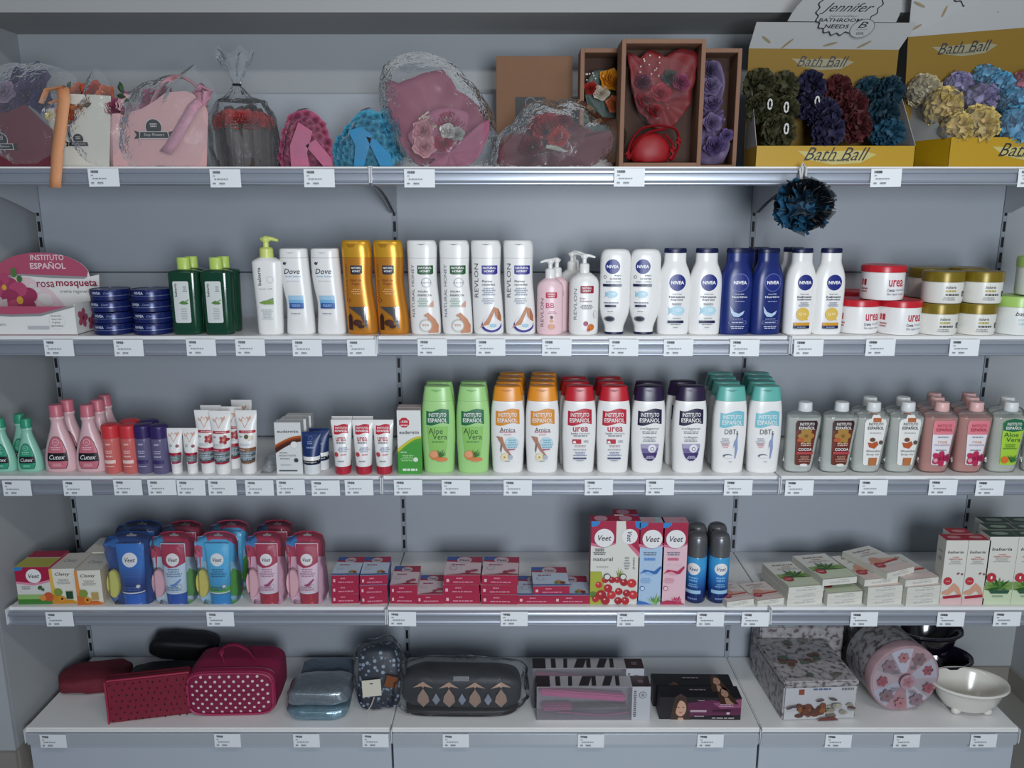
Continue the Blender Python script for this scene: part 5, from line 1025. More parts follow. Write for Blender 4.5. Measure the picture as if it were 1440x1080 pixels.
g = G(); g.tube([(x*w_/2*1.0, .02, h_/2+z*h_*.505) for x, z in [se(2*PI*j/40, 5) for j in range(40)]], .002, P('#5c0f2b', .5), 6, True); g.build('zipper', t)
g = G(); g.tube([(-.028+.0, .05, h_-.002), (-.034, .048, h_+.03), (-.022, .045, h_+.05), (.008, .045, h_+.056), (.036, .048, h_+.04), (.05, .055, h_+.012), (.056, .06, h_-.002)], [.009]*7, P('#8f1d48', .7), 8, False, .35, 4); g.build('handle', t)
setat(t, 327, 1005, 5, 2)
# silvery bags
SB = P('#8f9aa3', .25, .6, noise_s=90, noise_a=.25, bump=.5, bs=60)
for lab, w_, d_, h_, px, py, dz, m, sd_ in (('light blue foil bag, lowest of the pile beside the vanity case', .17, .13, .036, 443, 1016, 0, P('#7f9ba8', .25, .5, noise_s=90, noise_a=.25, bump=.5, bs=60), 1), ('silver grey foil bag on top of the light blue one', .175, .12, .05, 446, 1012, .034, SB, 2), ('blue grey foil bag lying behind the silver ones', .15, .1, .05, 456, 968, 0, P('#6a7a86', .3, .5, noise_s=90, noise_a=.25, bump=.5, bs=60), 3)):
    o = pillow('foil_bag', lab, 'bag', w_, d_, h_, m, amp=.1, fr=22, seed=sd_); o['group'] = 'foil bags on the base shelf'; setat(o, px, py, 5, 3, 0, 0, d_/2, dz)
# navy floral packet
t = thing('floral_packet', 'navy floral fabric packet in clear film with a cream swing tag', 'bag')
NF = pattern('#161d2e', '#8f9db0', 70, 'voronoi', .28, .5, None, .1)
o = pillow('fabric', None, '', .118, .07, .17, NF, amp=.09, fr=16, seed=9, power=.42); o.parent = t; o.rotation_euler = (math.radians(-14), 0, math.radians(6))
g = G(); g.box(-.026, .026, -.0008, 0, 0, .045, P('#c9c4b4', .6), .0004); g.box(-.004, .004, -.001, -.0008, .033, .036, INK); tg = g.build('swing_tag', t); tg.location = (-.01, -.048, .062); tg.rotation_euler = (math.radians(-15), math.radians(-4), .1)
G().tube([(-.004, -.05, .062), (-.012, -.056, .04), (-.025, -.055, .018)], .0016, P('#b5b0a4', .6)).build('cord', tg.parent)
g = G(); g.plate([(.02, .085), (.055, .078), (.06, .11), (.03, .118)], -.034, -.03, P('#7a4526', .6)); g.build('leather_patch', t)
FILM = clear('#dfe6ec', .03, .14, .05, .45, 16)
def film_blob(name, parent, c, rx, ry, rz, amp=.18, fr=12, seed=0, mat=None, flare=None, sub=4):
    g = G(); c = Vector(c)
    def f(p):
        return 1+amp*noise1((p.x+seed, p.y, p.z), 1.7)+amp*.5*noise1((p.x+seed, p.y, p.z), 5)
    g.ball(c, 1, mat or FILM, f, sub, (rx, ry, rz)); g.v = [(x, y, max(z, .0008)) for x, y, z in g.v]; return g.build(name, parent, smooth=25)
o = pillow('film', None, '', .15, .1, .19, FILM, amp=.12, fr=22, seed=12, power=.7); o.parent = t; o.rotation_euler = (math.radians(-14), 0, math.radians(6))
setat(t, 530, 1010, 5, -2, back=.055)
# dark geometric bag in film
t = thing('toiletry_bag', 'dark grey toiletry bag with tan leaf shapes wrapped in clear film', 'bag'); w_, h_ = .33, .1
DG = P('#2a2a2f', .55, noise_s=30, noise_a=.3)
o = pillow('bag_body', None, '', w_, .1, h_, DG, amp=.06, fr=12, seed=4, power=.42); o.parent = t; o.location.z = .022
o = pillow('folded_bag', None, '', w_*.95, .1, .026, P('#241f20', .5), amp=.05, fr=12, seed=7); o.parent = t
g = G(); TN = P('#b08d78', .55); TN2 = P('#8d8f9c', .4); s_ = lambda x, z, l: Vector((x, -.05*max(.02, 1-abs(x/(w_*.5))**4.76-abs((z-.07)/.052)**4.76)**(1/4.76)*1.03-.0045-l, z))
d = Dec(g, w_, .13, s_, True)
for i in range(4):
    u = -.62+i*.43
    d.poly([(u, .28), (u+.1, .42), (u+.085, .55), (u, .72), (u-.085, .55), (u-.1, .42)], P('#a08474', .55)); d.poly([(u-.17, .73), (u, .86), (u+.17, .73), (u+.02, .77), (u, .73), (u-.02, .77)], TN)
    if i < 3: d.poly([(u+.215, .34), (u+.28, .46), (u+.215, .62), (u+.15, .46)], TN2)
    d.poly([(u-.05, .02), (u+.07, .02), (u+.07, .1), (u-.05, .1)], P('#6d4a42'))
d.rect(-.12, .14, .88, .93, P('#8b8d90', .5)); g.build('leaf_print', t)
o = pillow('film', None, '', w_*1.12, .12, .14, FILM, amp=.1, fr=16, seed=22, power=.5); o.parent = t
setat(t, 648, 1013, 5, 0, back=.06)
# hair straighteners in clear packs
def straightener(hb):
    w_, d_, h_ = .31, .052, hb; t = thing('hair_straightener_pack', 'x', 'packaged appliance')
    m = P('#9a969c', .5); g = G(); g.box(w_/2-.05, w_/2, 0, d_, 0, h_, P('#b9bac0', .5), .0006)
    s = face_surf((w_/2-.025, 0, 0), (1, 0, 0), (0, 0, 1)); d = Dec(g, .05, h_, s, False)
    d.ell(.15, .76, .42, P('#6a6a72'), ring=(P('#b9bac0', .5), .08)); d.ell(.15, .76, .2, P('#8a8a92')); d.dash(-.85, -.5, .1, .9, 14, P('#55555c'), 3)
    d = Dec(g, .05, d_, face_surf((w_/2-.025, 0, h_), (1, 0, 0), (0, 1, 0)), False); d.rect(-1, 1, .02, .98, P('#3a2a30')); d.text('RX', 0, .5, .7, P('#8a7a80'), h=.3) if False else d.dash(-.4, .4, .35, .65, 2, P('#8a7a80'), 3); g.build('end_sleeve', t)
    g = G(); g.box(-w_/2, w_/2-.05, 0, d_, h_-.001, h_, P('#a9a6ab', .5)); d = Dec(g, w_-.05, d_, face_surf((-.025, 0, h_), (1, 0, 0), (0, 1, 0)), False); K = P('#2b2428', .5)
    d.rect(-1, -.72, 0, 1, K)
    for u, v, sk in ((-.55, .1, 0), (-.3, .08, .02), (-.02, .2, .1), (.2, .09, .02), (.45, .16, .1), (.7, .08, .02)): d.poly([(u-v/2, .08), (u+v/2, .08), (u+v/2+sk, .95), (u-v/2+sk, .95)], K)
    g.build('printed_top', t, smooth=0)
    g = G(); g.box(-w_/2, w_/2-.05, d_-.001, d_, 0, h_-.001, P('#8f8b93', .6)); g.box(-w_/2, w_/2-.05, 0.001, d_-.001, 0, .0012, P('#8f8b93', .6)); d = Dec(g, w_-.05, h_, lambda x, z, l: Vector((x-.025, d_-.001-l, z)), False); d.ell(.86, .78, .055, P('#8a3a4a'), n=14); g.build('backing', t, smooth=0)
    g = G(); PK = P('#c43f86', .3); zz = h_*.6
    T = Matrix.Translation((-.145, .026, zz+.012)) @ Matrix.Rotation(.085, 4, 'Y'); g.box(0, .235, -.011, .011, -.009, .01, PK, .004, T)
    T = Matrix.Translation((-.14, .026, zz-.036)) @ Matrix.Rotation(-.03, 4, 'Y'); g.box(0, .235, -.009, .009, -.006, .004, P('#3a3036', .4), .003, T); g.box(0, .085, -.011, .011, -.01, .008, P('#8f3a66', .35), .004, T)
    st = g.build('hair_straightener', t)
    G().tube([(.09, .026, zz-.02), (.1, .02, zz-.05), (.03, .018, zz-.058), (-.1, .02, .012)], .003, P('#8a3460', .5)).build('cable', t)
    g = G().box(-w_/2, w_/2-.05, -.0004, 0, 0, h_-.001, clear('#d9d6dc', .1, .12, .06)); g.box(-w_/2-.0004, -w_/2, 0, d_, 0, h_-.001, clear('#d9d6dc', .1, .12, .06)); g.build('clear_window', t); return t
t = straightener(.102); t['label'] = 'clear pack with a pink hair straightener, front one'; t['group'] = 'hair straightener packs'; setat(t, 834, 1013, 5, 0)
t = straightener(.122); t['label'] = 'clear pack with a pink hair straightener, taller one behind the front pack'; t['group'] = 'hair straightener packs'; setat(t, 829, 1013, 5, 0, back=.056)
# portrait cartons
w_, d_, h_ = .222, .055, .068
BK = P('#141015', .4); PU = P('#5c2346', .4)
def face(d, u, w, s, hair):
    K = d.W/d.H; d.poly([(u-.62*s, w-1.5*s*K), (u-.5*s, w-.2*s*K), (u-.3*s, w+.75*s*K), (u, w+.98*s*K), (u+.32*s, w+.75*s*K), (u+.55*s, w-.3*s*K), (u+.85*s, w-1.5*s*K)], hair)
    sk = P('#c79b84', .5); d.poly([(u-.15*s, w-1.5*s*K), (u-.1*s, w-.6*s*K), (u+.2*s, w-.6*s*K), (u+.3*s, w-1.1*s*K), (u+.5*s, w-1.5*s*K)], sk); d.ell(u+.03*s, w, .33*s, sk, rw=.52*s*K, n=20)
    for e in (-.12, .16): d.ell(u+e*s+.02*s, w+.08*s*K, .07*s, P('#3a2a28'), rw=.03*s*K, n=8)
    d.ell(u+.04*s, w-.27*s*K, .09*s, P('#a8545a'), rw=.035*s*K, n=8); d.poly([(u-.3*s, w+.2*s*K), (u-.1*s, w+.62*s*K), (u+.05*s, w+.72*s*K), (u-.15*s, w+.3*s*K), (u-.28*s, w-.3*s*K)], hair)
def p_(d):
    d.poly([(-.45, .1), (-.3, .75), (.3, .9), (1, .62), (1, .22), (.2, .2)], PU); d.poly([(.3, .75), (1, .95), (1, .55), (.5, .5)], P('#8a4a6a')); face(d, -.5, .5, .42, P('#3a2620'))
    d.rect(-.25, .15, .36, .46, P('#b59aa8')); d.dash(-.1, .12, .86, .92, 1, P('#b59aa8'), 3); d.dash(.45, .8, .6, .76, 2, P('#c9a0b4'), 5); d.dash(-.15, .1, .14, .22, 1, P('#a89aa0'), 6); d.dash(.2, .95, .06, .16, 1, P('#a89aa0'), 7); d.ell(.68, .34, .045, P('#c9b0bc')); d.rect(.3, .75, .38, .44, P('#3a1a2c'))
def tp(d): face(d, .6, .35, .3, P('#4a3020')); d.dash(-.3, .25, .5, .7, 1, P('#8a7a82'), 3)
t = prism('carton', 'x', w_, d_, h_, (BK, BK, P('#2c1a26', .5)), p_, top=tp)
g2 = 'portrait cartons'
t['group'] = g2; t['label'] = 'black and plum carton with a woman portrait, front one'; setat(t, 984, 1012, 5, -1)
t2 = dup(t, 'black and plum carton with a woman portrait, behind the front one'); setat(t2, 980, 1012, 5, -1, back=.058)
# patterned trunk boxes
FLo = pattern('#a29d9f', '#645a59', 60, 'noise', .38, .4, '#b0acae', .1)
t = thing('trunk_box', 'long lidded tin trunk with a brown floral scene on its white front', 'box'); w_, d_, h_ = .205, .24, .118
g = G(); g.box(-w_/2, w_/2, 0, d_, 0, h_*.86, FLo, .004); d = Dec(g, w_, h_, flat(0), False); d.rect(-.96, .96, .03, .84, P('#bdbdc0', .4))
d.rect(-.6, -.45, .66, .8, P('#8a4a35')); d.dash(-.3, .35, .76, .82, 1, P('#5c6a8c'), 3, .8); d.dash(.5, .95, .74, .82, 1, P('#77777c'), 4, .8)
rr = random.Random(3)
for i in range(26): d.ell(rr.uniform(-.6, .1), rr.uniform(.12, .42), rr.uniform(.06, .14), P(rr.choice(('#6b4030', '#8a5a35', '#5c3a35', '#7a4a3a'))), rw=rr.uniform(.04, .08), n=7)
for i in range(22): d.ell(rr.uniform(.15, .85), rr.uniform(.14, .45), rr.uniform(.05, .12), P(rr.choice(('#8f8a7c', '#a8a294', '#6f6a60'))), rw=rr.uniform(.03, .07), n=7)
for u, w, a in ((-.05, .56, .2), (.3, .58, -.2), (-.85, .4, .3), (.82, .36, -.2), (-.7, .42, 0)): d.ell(u, w, .12, P('#5c4a50'), rot=a, rw=.035, n=8)
d.poly([(-.1, .04), (.5, .04), (.35, .14), (0, .12)], P('#6a3a35')); g.build('trunk_body', t)
g = G(); g.box(-w_/2-.002, w_/2+.002, -.002, d_+.002, h_*.86, h_, FLo, .004); d = Dec(g, w_, d_, face_surf((0, 0, h_), (1, 0, 0), (0, 1, 0)), False)
for i in range(18): d.ell(rr.uniform(-.8, .8), rr.uniform(.06, .9), rr.uniform(.08, .2), P(rr.choice(('#6b5045', '#77706a', '#5a6a5c', '#86807c'))), rw=rr.uniform(.02, .06), n=8)
g.build('trunk_lid', t); setat(t, 1151, 1012, 5, 3)
FLb = pattern('#8097a4', '#5a5d62', 60, 'noise', .42, .4, '#93a9b5', .06)
for px, w_, h_, lab in ((1128, .25, .185, 'larger patterned trunk tin with a pale blue lid band behind the floral trunk'), (1232, .15, .185, 'patterned trunk tin with a pale blue lid band behind the round tin')):
    t = thing('trunk_box', lab, 'box', 'rear trunk tins'); G().box(-w_/2, w_/2, 0, .085, 0, h_*.84, FLo, .004).build('trunk_body', t); G().box(-w_/2-.002, w_/2+.002, -.002, .087, h_*.84, h_, FLb, .004).build('trunk_lid', t); v = xat(px, .25, .25); t.location = (v, .257, HT[5]+.0003)
# round tin on its side
t = thing('round_tin', 'round hat-box tin on its side with pink rose segments on the lid', 'tin'); r, dp = .1, .14
T = Matrix.Translation((0, 0, r+.001)) @ Matrix.Rotation(PI/2, 4, 'X')
g = G(); g.lathe([(r*.96, -dp), (r*.97, -dp+.003), (r*.97, -.02)], FLo, 48, T); g.build('tin_body', t)
g = G(); g.lathe([(r, -.03), (r, -.002), (r*.985, 0), (r*.96, .0005)], P('#a88a90', .4, noise_s=40, noise_a=.2), 48, T, c0=False); d = Dec(g, 2*r, 2*r, flat(-.0), False)
g2_ = g; d.n = 3; sg = ('#aaa7b4', '#a88a90', '#b4b2bf', '#9c9096', '#ab9ba3', '#a9a8b8', '#a5838a', '#b3b0b8', '#a2979f')
for k in range(9):
    a0, a1 = 2*PI*k/9, 2*PI*(k+1)/9; d.poly([(.2*math.cos(a0), .5+.1*math.sin(a0))]+[(.93*math.cos(a0+(a1-a0)*j/5), .5+.465*math.sin(a0+(a1-a0)*j/5)) for j in range(6)]+[(.2*math.cos(a1), .5+.1*math.sin(a1))], P(sg[k], .4)); d.n -= 1
for k in range(9):
    a = 2*PI*(k+.5)/9; rd = .68; c = ('#94545e', '#7d6a6e', '#a8747a', '#85707a')[k % 4]; d.flower(rd*math.cos(a), .5+rd/2*math.sin(a), .15+.04*(k % 2), P(c), P('#7c4e56'), 6, k); 
    if k % 2: d.dash(.4*math.cos(a)-.12, .4*math.cos(a)+.12, .5+.2*math.sin(a)-.03, .5+.2*math.sin(a)+.03, 3, P('#77707c'), k)
d.ell(0, .5, .22, P('#a88a94')); d.flower(0, .5, .15, P('#a0707a'), P('#8a5a62')); g.build('lid', t); setat(t, 1267, 1000, 5, 5)
# bowls
def bowl(mat, lab, feet=True):
    t = thing('oval_bowl', lab, 'bowl'); g = G(); A, B, Hb = .103, .075, .085
    def ring(k, kb, z): return [(A*k*math.cos(2*PI*j/40), B*kb*math.sin(2*PI*j/40), z) for j in range(40)]
    g.loft([ring(.5, .5, .014), ring(.62, .62, .016), ring(.8, .8, .04), ring(.9, .9, Hb*.82), ring(.97, .97, Hb*.86), ring(1.02, 1.02, Hb*.93), ring(1.0, 1.0, Hb), ring(.93, .92, Hb*.985), ring(.86, .85, Hb*.9), ring(.76, .76, .05), ring(.55, .55, .024)], mat)
    g.build('bowl', t)
    if feet:
        for sx in (-1, 1):
            for sy in (-1, 1): G().ball((sx*.042, sy*.028, .0125), 1, mat, None, 2, (.014, .011, .0122)).build('foot', t)
    return t
t = bowl(P('#d9d6cd', .2, coat=.3), 'white oval bowl with small feet at the right front of the base shelf'); setat(t, 1371, 1010, 5, -3, back=.045)
DB = P('#140f1c', .15, coat=.5)
t = bowl(DB, 'shiny black-purple oval bowl lying behind the white bowl'); setat(t, 1328, 975, 5, -8, 0, 0, .07, 0)
t = bowl(DB, 'shiny black-purple oval bowl, upper one at the back, right of the round tin'); setat(t, 1312, 975, 5, -6, 0, 0, .08, .0845)

# ================================================================ top shelf
ZT = HT[1]
LEAF = P('#2f4a2a', .6)
def rose(g, c, r, mat, nrm=(0, -1, .35), seed=0):
    """a rose: nested wavy petal cups around a bud, opening along nrm"""
    q = Vector(nrm).to_track_quat('Z', 'Y'); c = Vector(c); rr = random.Random(seed)
    for i, (k, hgt, cl) in enumerate(((1, .25, .55), (.8, .45, .45), (.58, .6, .35), (.36, .72, .2), (.18, .75, .05))):
        n = 15; ph = rr.uniform(0, 6); v = []
        for j in range(n):
            a = 2*PI*j/n; wv = 1+.13*math.sin(5*a+ph)
            for tt in (0, .55, 1):
                rad = r*k*(cl+(1-cl)*tt**.7)*wv if tt else r*k*.3; z = r*(hgt*tt**1.4-.25)+(.07*r*math.sin(5*a+ph+1) if tt == 1 else 0)
                v.append(c+q @ Vector((rad*math.cos(a), rad*math.sin(a), z)))
        f = []
        for j in range(n):
            a, b = j*3, ((j+1) % n)*3; f += [(a, b, b+1, a+1), (a+1, b+1, b+2, a+2)]
        g.add(v, f, mat)
def polar(pts, c):
    """outline radius as a function of angle, from outline points around c (x, z)"""
    a = sorted((math.atan2(z-c[1], x-c[0]), math.hypot(x-c[0], z-c[1])) for x, z in pts)
    a = [(a[-1][0]-2*PI, a[-1][1])]+a+[(a[0][0]+2*PI, a[0][1])]
    def f(t):
        t = (t+PI) % (2*PI)-PI
        for (a0, r0), (a1, r1) in zip(a, a[1:]):
            if a0 <= t <= a1: return r0+(r1-r0)*(t-a0)/max(1e-6, a1-a0)
        return a[0][1]
    return f
def fan(g, pxs, cpx, y0, prof, mat, amp=.004, fr=30, nu=96, nv=9, k0=.05, seed=0, floor=True, fold=0, org=(0, 0, 0)):
    """paper or film spread around a centre; prof(k, angle) gives how deep it lies"""
    P3 = [ony(a, b, y0) for a, b in pxs]; C3 = ony(cpx[0], cpx[1], y0); f = polar([(p.x, p.z) for p in P3], (C3.x, C3.z)); v = []; org = Vector(org)
    for j in range(nv+1):
        k = k0+(1-k0)*j/nv
        for i in range(nu):
            t = 2*PI*i/nu; r = f(t)*k
            x, z = C3.x+r*math.cos(t), C3.z+r*math.sin(t); nn = amp*(noise1((x+seed, z, 0), fr)+.6*noise1((x+seed, z, 3), fr*2.3))*min(1, k*1.5)+fold*k*math.sin(t*9+seed)
            y = y0+prof(k, t)+nn
            v.append(Vector((x, y, max(z, ZT+.0012) if floor else z))-org)
    fs = [(j*nu+i, j*nu+(i+1) % nu, (j+1)*nu+(i+1) % nu, (j+1)*nu+i) for j in range(nv) for i in range(nu)]; fs.append(tuple(range(nu-1, -1, -1))); g.add(v, fs, mat)
FILM1 = clear('#e9edf0', .07, .2, .06, .8, 9)
def fl(px, py, y): return ony(px, py, y)
def origin(t, px, y): t.location = (xat(px, y, ZT), y, ZT); return t.location.copy()
def badge2(d, u, w, s):
    K = d.W/d.H; k1, k2 = P('#c9c5c2', .5), P('#1d1d1f', .5)
    d.ell(u, w+.22*s*K, .36*s, k1, n=24); d.ell(u, w+.22*s*K, .33*s, k2, n=24); d.text('LUXURY', u, w+.33*s*K, .38*s, k1, h=.08*s*K) if False else d.dash(u-.2*s, u+.2*s, w+.22*s*K, w+.4*s*K, 2, k1, 3)
    for sg in (-1, 1): d.poly([(u+sg*a*s, w+b*s*K) for a, b in ((.5, -.02), (.84, .1), (.74, -.08), (.86, -.24), (.5, -.2))][::sg], k2)
    d.poly([(u-.64*s, w-.24*s*K), (u+.64*s, w-.24*s*K), (u+.6*s, w+.06*s*K), (u-.6*s, w+.06*s*K)], k1); d.poly([(u-.61*s, w-.21*s*K), (u+.61*s, w-.21*s*K), (u+.57*s, w+.03*s*K), (u-.57*s, w+.03*s*K)], k2)
    d.text('Sexy Flowers', u, w-.09*s*K, .85*s, k1, h=.15*s*K, shear=.3)
def flowerbag(label, x0, x1, top, y0, dep, mat, seed, badge_u=.0, bs=.5, group=None, bw=.45, taper=1.0):
    t = thing('flower_bag', label, 'gift bag', group); cx = (x0+x1)/2; w_ = (x1-x0)*mpp(y0, ZT); h_ = ony(cx, top, y0).z-ZT; v = origin(t, cx, y0+dep/2)
    g = G(); sh = shell(g, w_, dep, h_, [sm(0, .93*taper, .9, 5), sm(.02, .96*taper, .95, 5), sm(.5, .98, .98, 5), sm(.98, 1, 1, 5), sm(1, .98, .97, 5)], mat, 40); g.build('bag_body', t)
    g = G(); d = Dec(g, w_, h_, sh); badge2(d, badge_u, bw, bs); g.build('badge', t, smooth=0); return t, v, w_, h_
def flowers(t, v, items, seed=0):
    for i, (px, py, y, r, m, nm) in enumerate(items):
        g = G(); p = fl(px, py, y)
        rose(g, p-v, r, m, (R.uniform(-.3, .3), -1, R.uniform(.1, .6)), seed+i); g.build(nm, t, smooth=60)
def leaf(t, v, px, py, y, L, a, m=LEAF):
    p = fl(px, py, y)-v; g = G(); dx, dz = math.cos(a), math.sin(a)
    g.sheet(6, 4, lambda s, q: (p.x+dx*L*s-dz*L*.26*math.sin(PI*s)*(q-.5)*2, p.y-.006*math.sin(PI*s)+.006*abs(q-.5)*2, p.z+dz*L*s+dx*L*.26*math.sin(PI*s)*(q-.5)*2), m); g.build('leaf', t)
# burgundy bag
t, v, w_, h_ = flowerbag('burgundy flower bag with lilac blooms at the left end of the top shelf', -18, 74, 172, .03, .1, P('#642430', .55, noise_s=30, noise_a=.08), 1, -.06, .62, bw=.5)
g = G(); pk = [(-18, 236), (-18, 160), (10, 158), (36, 147), (60, 170), (74, 182), (74, 236)]
q = [fl(a, b, .028)-v for a, b in pk]; g.plate([(p.x, p.z) for p in q][::-1] if False else [(p.x, p.z) for p in reversed(q)], fl(0, 200, .028).y-v.y-.0015, fl(0, 200, .028).y-v.y, P('#642430', .55, noise_s=30, noise_a=.08)); g.build('front_flap', t)
for ch in t.children:
    if ch.name.startswith('badge'): ch.location.y = -.005
LI, PUR = P('#6f5a7c', .6), P('#4d4468', .6)
flowers(t, v, [(8, 150, .06, .03, LI, 'flower'), (40, 128, .07, .042, PUR, 'flower'), (20, 112, .08, .035, PUR, 'flower'), (48, 108, .09, .035, P('#5c5278', .6), 'flower'), (4, 128, .05, .028, P('#a08aa0', .6), 'flower'), (58, 142, .06, .028, P('#33285c', .6), 'flower')], 5)
g = G(); fan(g, [(-20, 236), (-20, 90), (20, 85), (60, 88), (95, 105), (98, 170), (86, 236)], (35, 165), .02, lambda k, a: .05*k**3-.012, FILM1, .006, 22, org=v); g.build('film', t)
# cream bag with ribbon
t, v, w_, h_ = flowerbag('cream flower bag with orange blooms and a long peach ribbon', 84, 154, 152, .04, .1, P('#c6c3b6', .55), 2, .35, .62, bw=.42, taper=.9)
g = G(); q = [fl(a, b, .038)-v for a, b in ((86, 236), (154, 236), (156, 135), (128, 133), (98, 132), (96, 145), (118, 150), (100, 158), (84, 168))]
g.plate([(p.x, p.z) for p in q], -.053, -.0515, P('#cfccc0', .55)); g.build('front_flap', t)
for ch in t.children:
    if ch.name.startswith('badge'): ch.location.y = -.005
ORG = P('#c9693a', .6)
flowers(t, v, [(92, 158, .035, .022, ORG, 'flower'), (100, 150, .045, .02, P('#d0793f', .6), 'flower'), (72, 162, .045, .016, P('#c9b040', .6), 'flower'), (132, 130, .07, .028, P('#b8482f', .6), 'flower'), (148, 132, .06, .022, ORG, 'flower'), (110, 128, .08, .022, P('#c06a45', .6), 'flower')], 15)
leaf(t, v, 116, 150, .034, .022, .4); leaf(t, v, 95, 126, .07, .02, 1.2)
PE = P('#d9976a', .6, noise_s=80, noise_a=.08)
g = G(); g.tube([fl(58, 145, .02)-v, fl(66, 126, .015)-v, fl(90, 122, .015)-v, fl(93, 138, .02)-v, fl(70, 145, .025)-v], [.008, .011, .012, .011, .009], PE, 8, False, .25); g.build('ribbon_bow', t)
g = G(); path = [(88, 123, .012), (90, 140, .006), (87, 165, .004), (84, 190, .001), (80, 215, -.006), (79, 236, -.018), (78, 250, -.019), (77, 264, -.0195)]
pp = [fl(a, b, c)-v for a, b, c in path]; hw = .0145
vs = []
for p in pp: vs += [(p.x-hw*(.85+.15*(p.z > 0)), p.y+.0008*math.sin(p.z*60), p.z), (p.x, p.y-.0012, p.z), (p.x+hw, p.y, p.z)]
g.add(vs, [(i*3+j, i*3+j+3, i*3+j+4, i*3+j+1) for i in range(len(pp)-1) for j in range(2)], PE); g.build('ribbon', t, solid=.0006)
g = G(); fan(g, [(116, 236), (112, 130), (128, 92), (146, 110), (155, 150), (158, 236)], (140, 175), .03, lambda k, a: .03*k**3-.012, FILM1, .006, 22, org=v, seed=4); g.build('film', t)
# pink bag
t, v, w_, h_ = flowerbag('pink flower bag with a handle, pink blooms and a lace ribbon, in crinkled film', 159, 291, 162, .035, .1, P('#c79a9a', .55), 3, .16, .5, bw=.66)
g = G(); q = [fl(a, b, .033)-v for a, b in ((160, 236), (291, 236), (293, 160), (286, 138), (262, 128), (234, 130), (218, 142), (200, 153), (178, 159), (158, 160))]
g.plate([(p.x, p.z) for p in q], -.054, -.052, P('#cb9f9e', .55)); g.build('front_flap', t)
for ch in t.children:
    if ch.name.startswith('badge'): ch.location.y = -.006
PK1, PK2 = P('#b8778c', .6), P('#9c4a66', .6)
flowers(t, v, [(160, 150, .04, .022, PK2, 'flower'), (180, 148, .045, .026, P('#c9a3ac', .6), 'flower'), (200, 138, .06, .024, PK1, 'flower'), (215, 134, .06, .022, PK2, 'flower'), (178, 138, .07, .02, PK1, 'flower'), (232, 130, .07, .02, PK2, 'flower')], 25)
leaf(t, v, 172, 132, .035, .028, 1.75); leaf(t, v, 176, 136, .035, .022, 3.0)
g = G(); g.tube([fl(a, b, y)-v for a, b, y in ((212, 150, .05), (226, 122, .05), (244, 108, .05), (264, 112, .05), (282, 128, .05), (290, 150, .05))], .012, P('#c28a92', .55), 8, False, .3, 4); g.build('handle', t)
LC = P('#bf8a9a', .6, noise_s=150, noise_a=.25)
g = G(); pp = [fl(a, b, y)-v for a, b, y in ((290, 134, .03), (272, 150, .022), (255, 180, .02), (240, 206, .022), (232, 215, .024))]; vs = []
for p in pp: vs += [(p.x-.013, p.y, p.z+.004), (p.x+.013, p.y-.001, p.z-.004)]
g.add(vs, [(2*i, 2*i+2, 2*i+3, 2*i+1) for i in range(4)], LC); g.tube([fl(276, 130, .03)-v, fl(284, 120, .025)-v, fl(293, 128, .025)-v, fl(288, 145, .03)-v], .012, LC, 8, True, .4); g.build('lace_ribbon', t, solid=.0006)
g = G(); fan(g, [(150, 236), (148, 180), (150, 140), (172, 122), (205, 108), (240, 100), (264, 84), (266, 96), (285, 110), (300, 150), (302, 236)], (222, 175), .018, lambda k, a: .06*k**3-.014, FILM1, .007, 24, org=v, seed=8); g.build('film', t)
# wrapped basket tied at the top
t = thing('gift_basket', 'dark brown gift basket with red petals in clear film tied at the top', 'gift basket'); cx = 348; v = origin(t, cx, .085)
DBm = P('#3f3531', .7, noise_s=50, noise_a=.25)
g = G(); r0 = 38*mpp(.05, ZT); zz = fl(cx, 176, .05).z-ZT
g.lathe([(r0*.92*(1), 0), (r0*.97, .004), (r0, zz*.5), (r0*1.02, zz)], DBm, 36)
for j in range(18):
    a = 2*PI*j/18; g.tube([(r0*math.cos(a)*.97, r0*math.sin(a)*.97, .001), (r0*1.01*math.cos(a), r0*1.01*math.sin(a), zz)], .0045, DBm, 6)
g.build('basket', t)
for j in range(9):
    a = -PI+PI*j/8-.0; g = G(); rose(g, (r0*.86*math.cos(a), r0*.86*math.sin(a)-.004, zz+.012), .026, P('#b3241f', .6), (math.cos(a)*.6, math.sin(a), .5), 40+j); g.build('petal_cluster', t)
g = G()
for j in range(26):
    a = R.uniform(0, 6.28); rr = R.uniform(.0, r0*.75); rose(g, (rr*math.cos(a), rr*math.sin(a), zz+.028+R.uniform(0, .01)), .014, DBm, (R.uniform(-1, 1), -1, .8), j)
g.build('dried_filling', t)['kind'] = 'stuff'
zt = fl(328, 117, .06).z-ZT; ztop = fl(330, 70, .06).z-ZT; ox = fl(328, 117, .06).x-v.x
g = G(); rings = []
for k, (rad, z, o) in enumerate(((r0*1.15, .001, 0), (r0*1.28, zz*.5, 0), (r0*1.2, zz*1.2, 0), (r0*.85, (zz+zt)*.54, ox*.4), (r0*.45, zt*.86, ox*.8), (.007, zt, ox), (.016, zt+.02, ox), (.034, ztop*.93, ox*.95), (.044, ztop, ox))):
    rings.append([(o+rad*(1+.16*noise1((math.cos(a)*2, math.sin(a)*2, z*14+k), 1.2)+.07*math.sin(11*a+k))*math.cos(a), rad*.9*(1+.1*math.sin(7*a+k))*math.sin(a), max(z+(.01*math.sin(5*a) if k > 6 else 0), .001)) for a in [2*PI*j/48 for j in range(48)]])
fine = []
for a, b in zip(rings, rings[1:]):
    for s_ in (0, .34, .67): fine.append([tuple(Vector(p).lerp(Vector(q), s_)+Vector((R.uniform(-1, 1), R.uniform(-1, 1), 0))*.0016) for p, q in zip(a, b)])
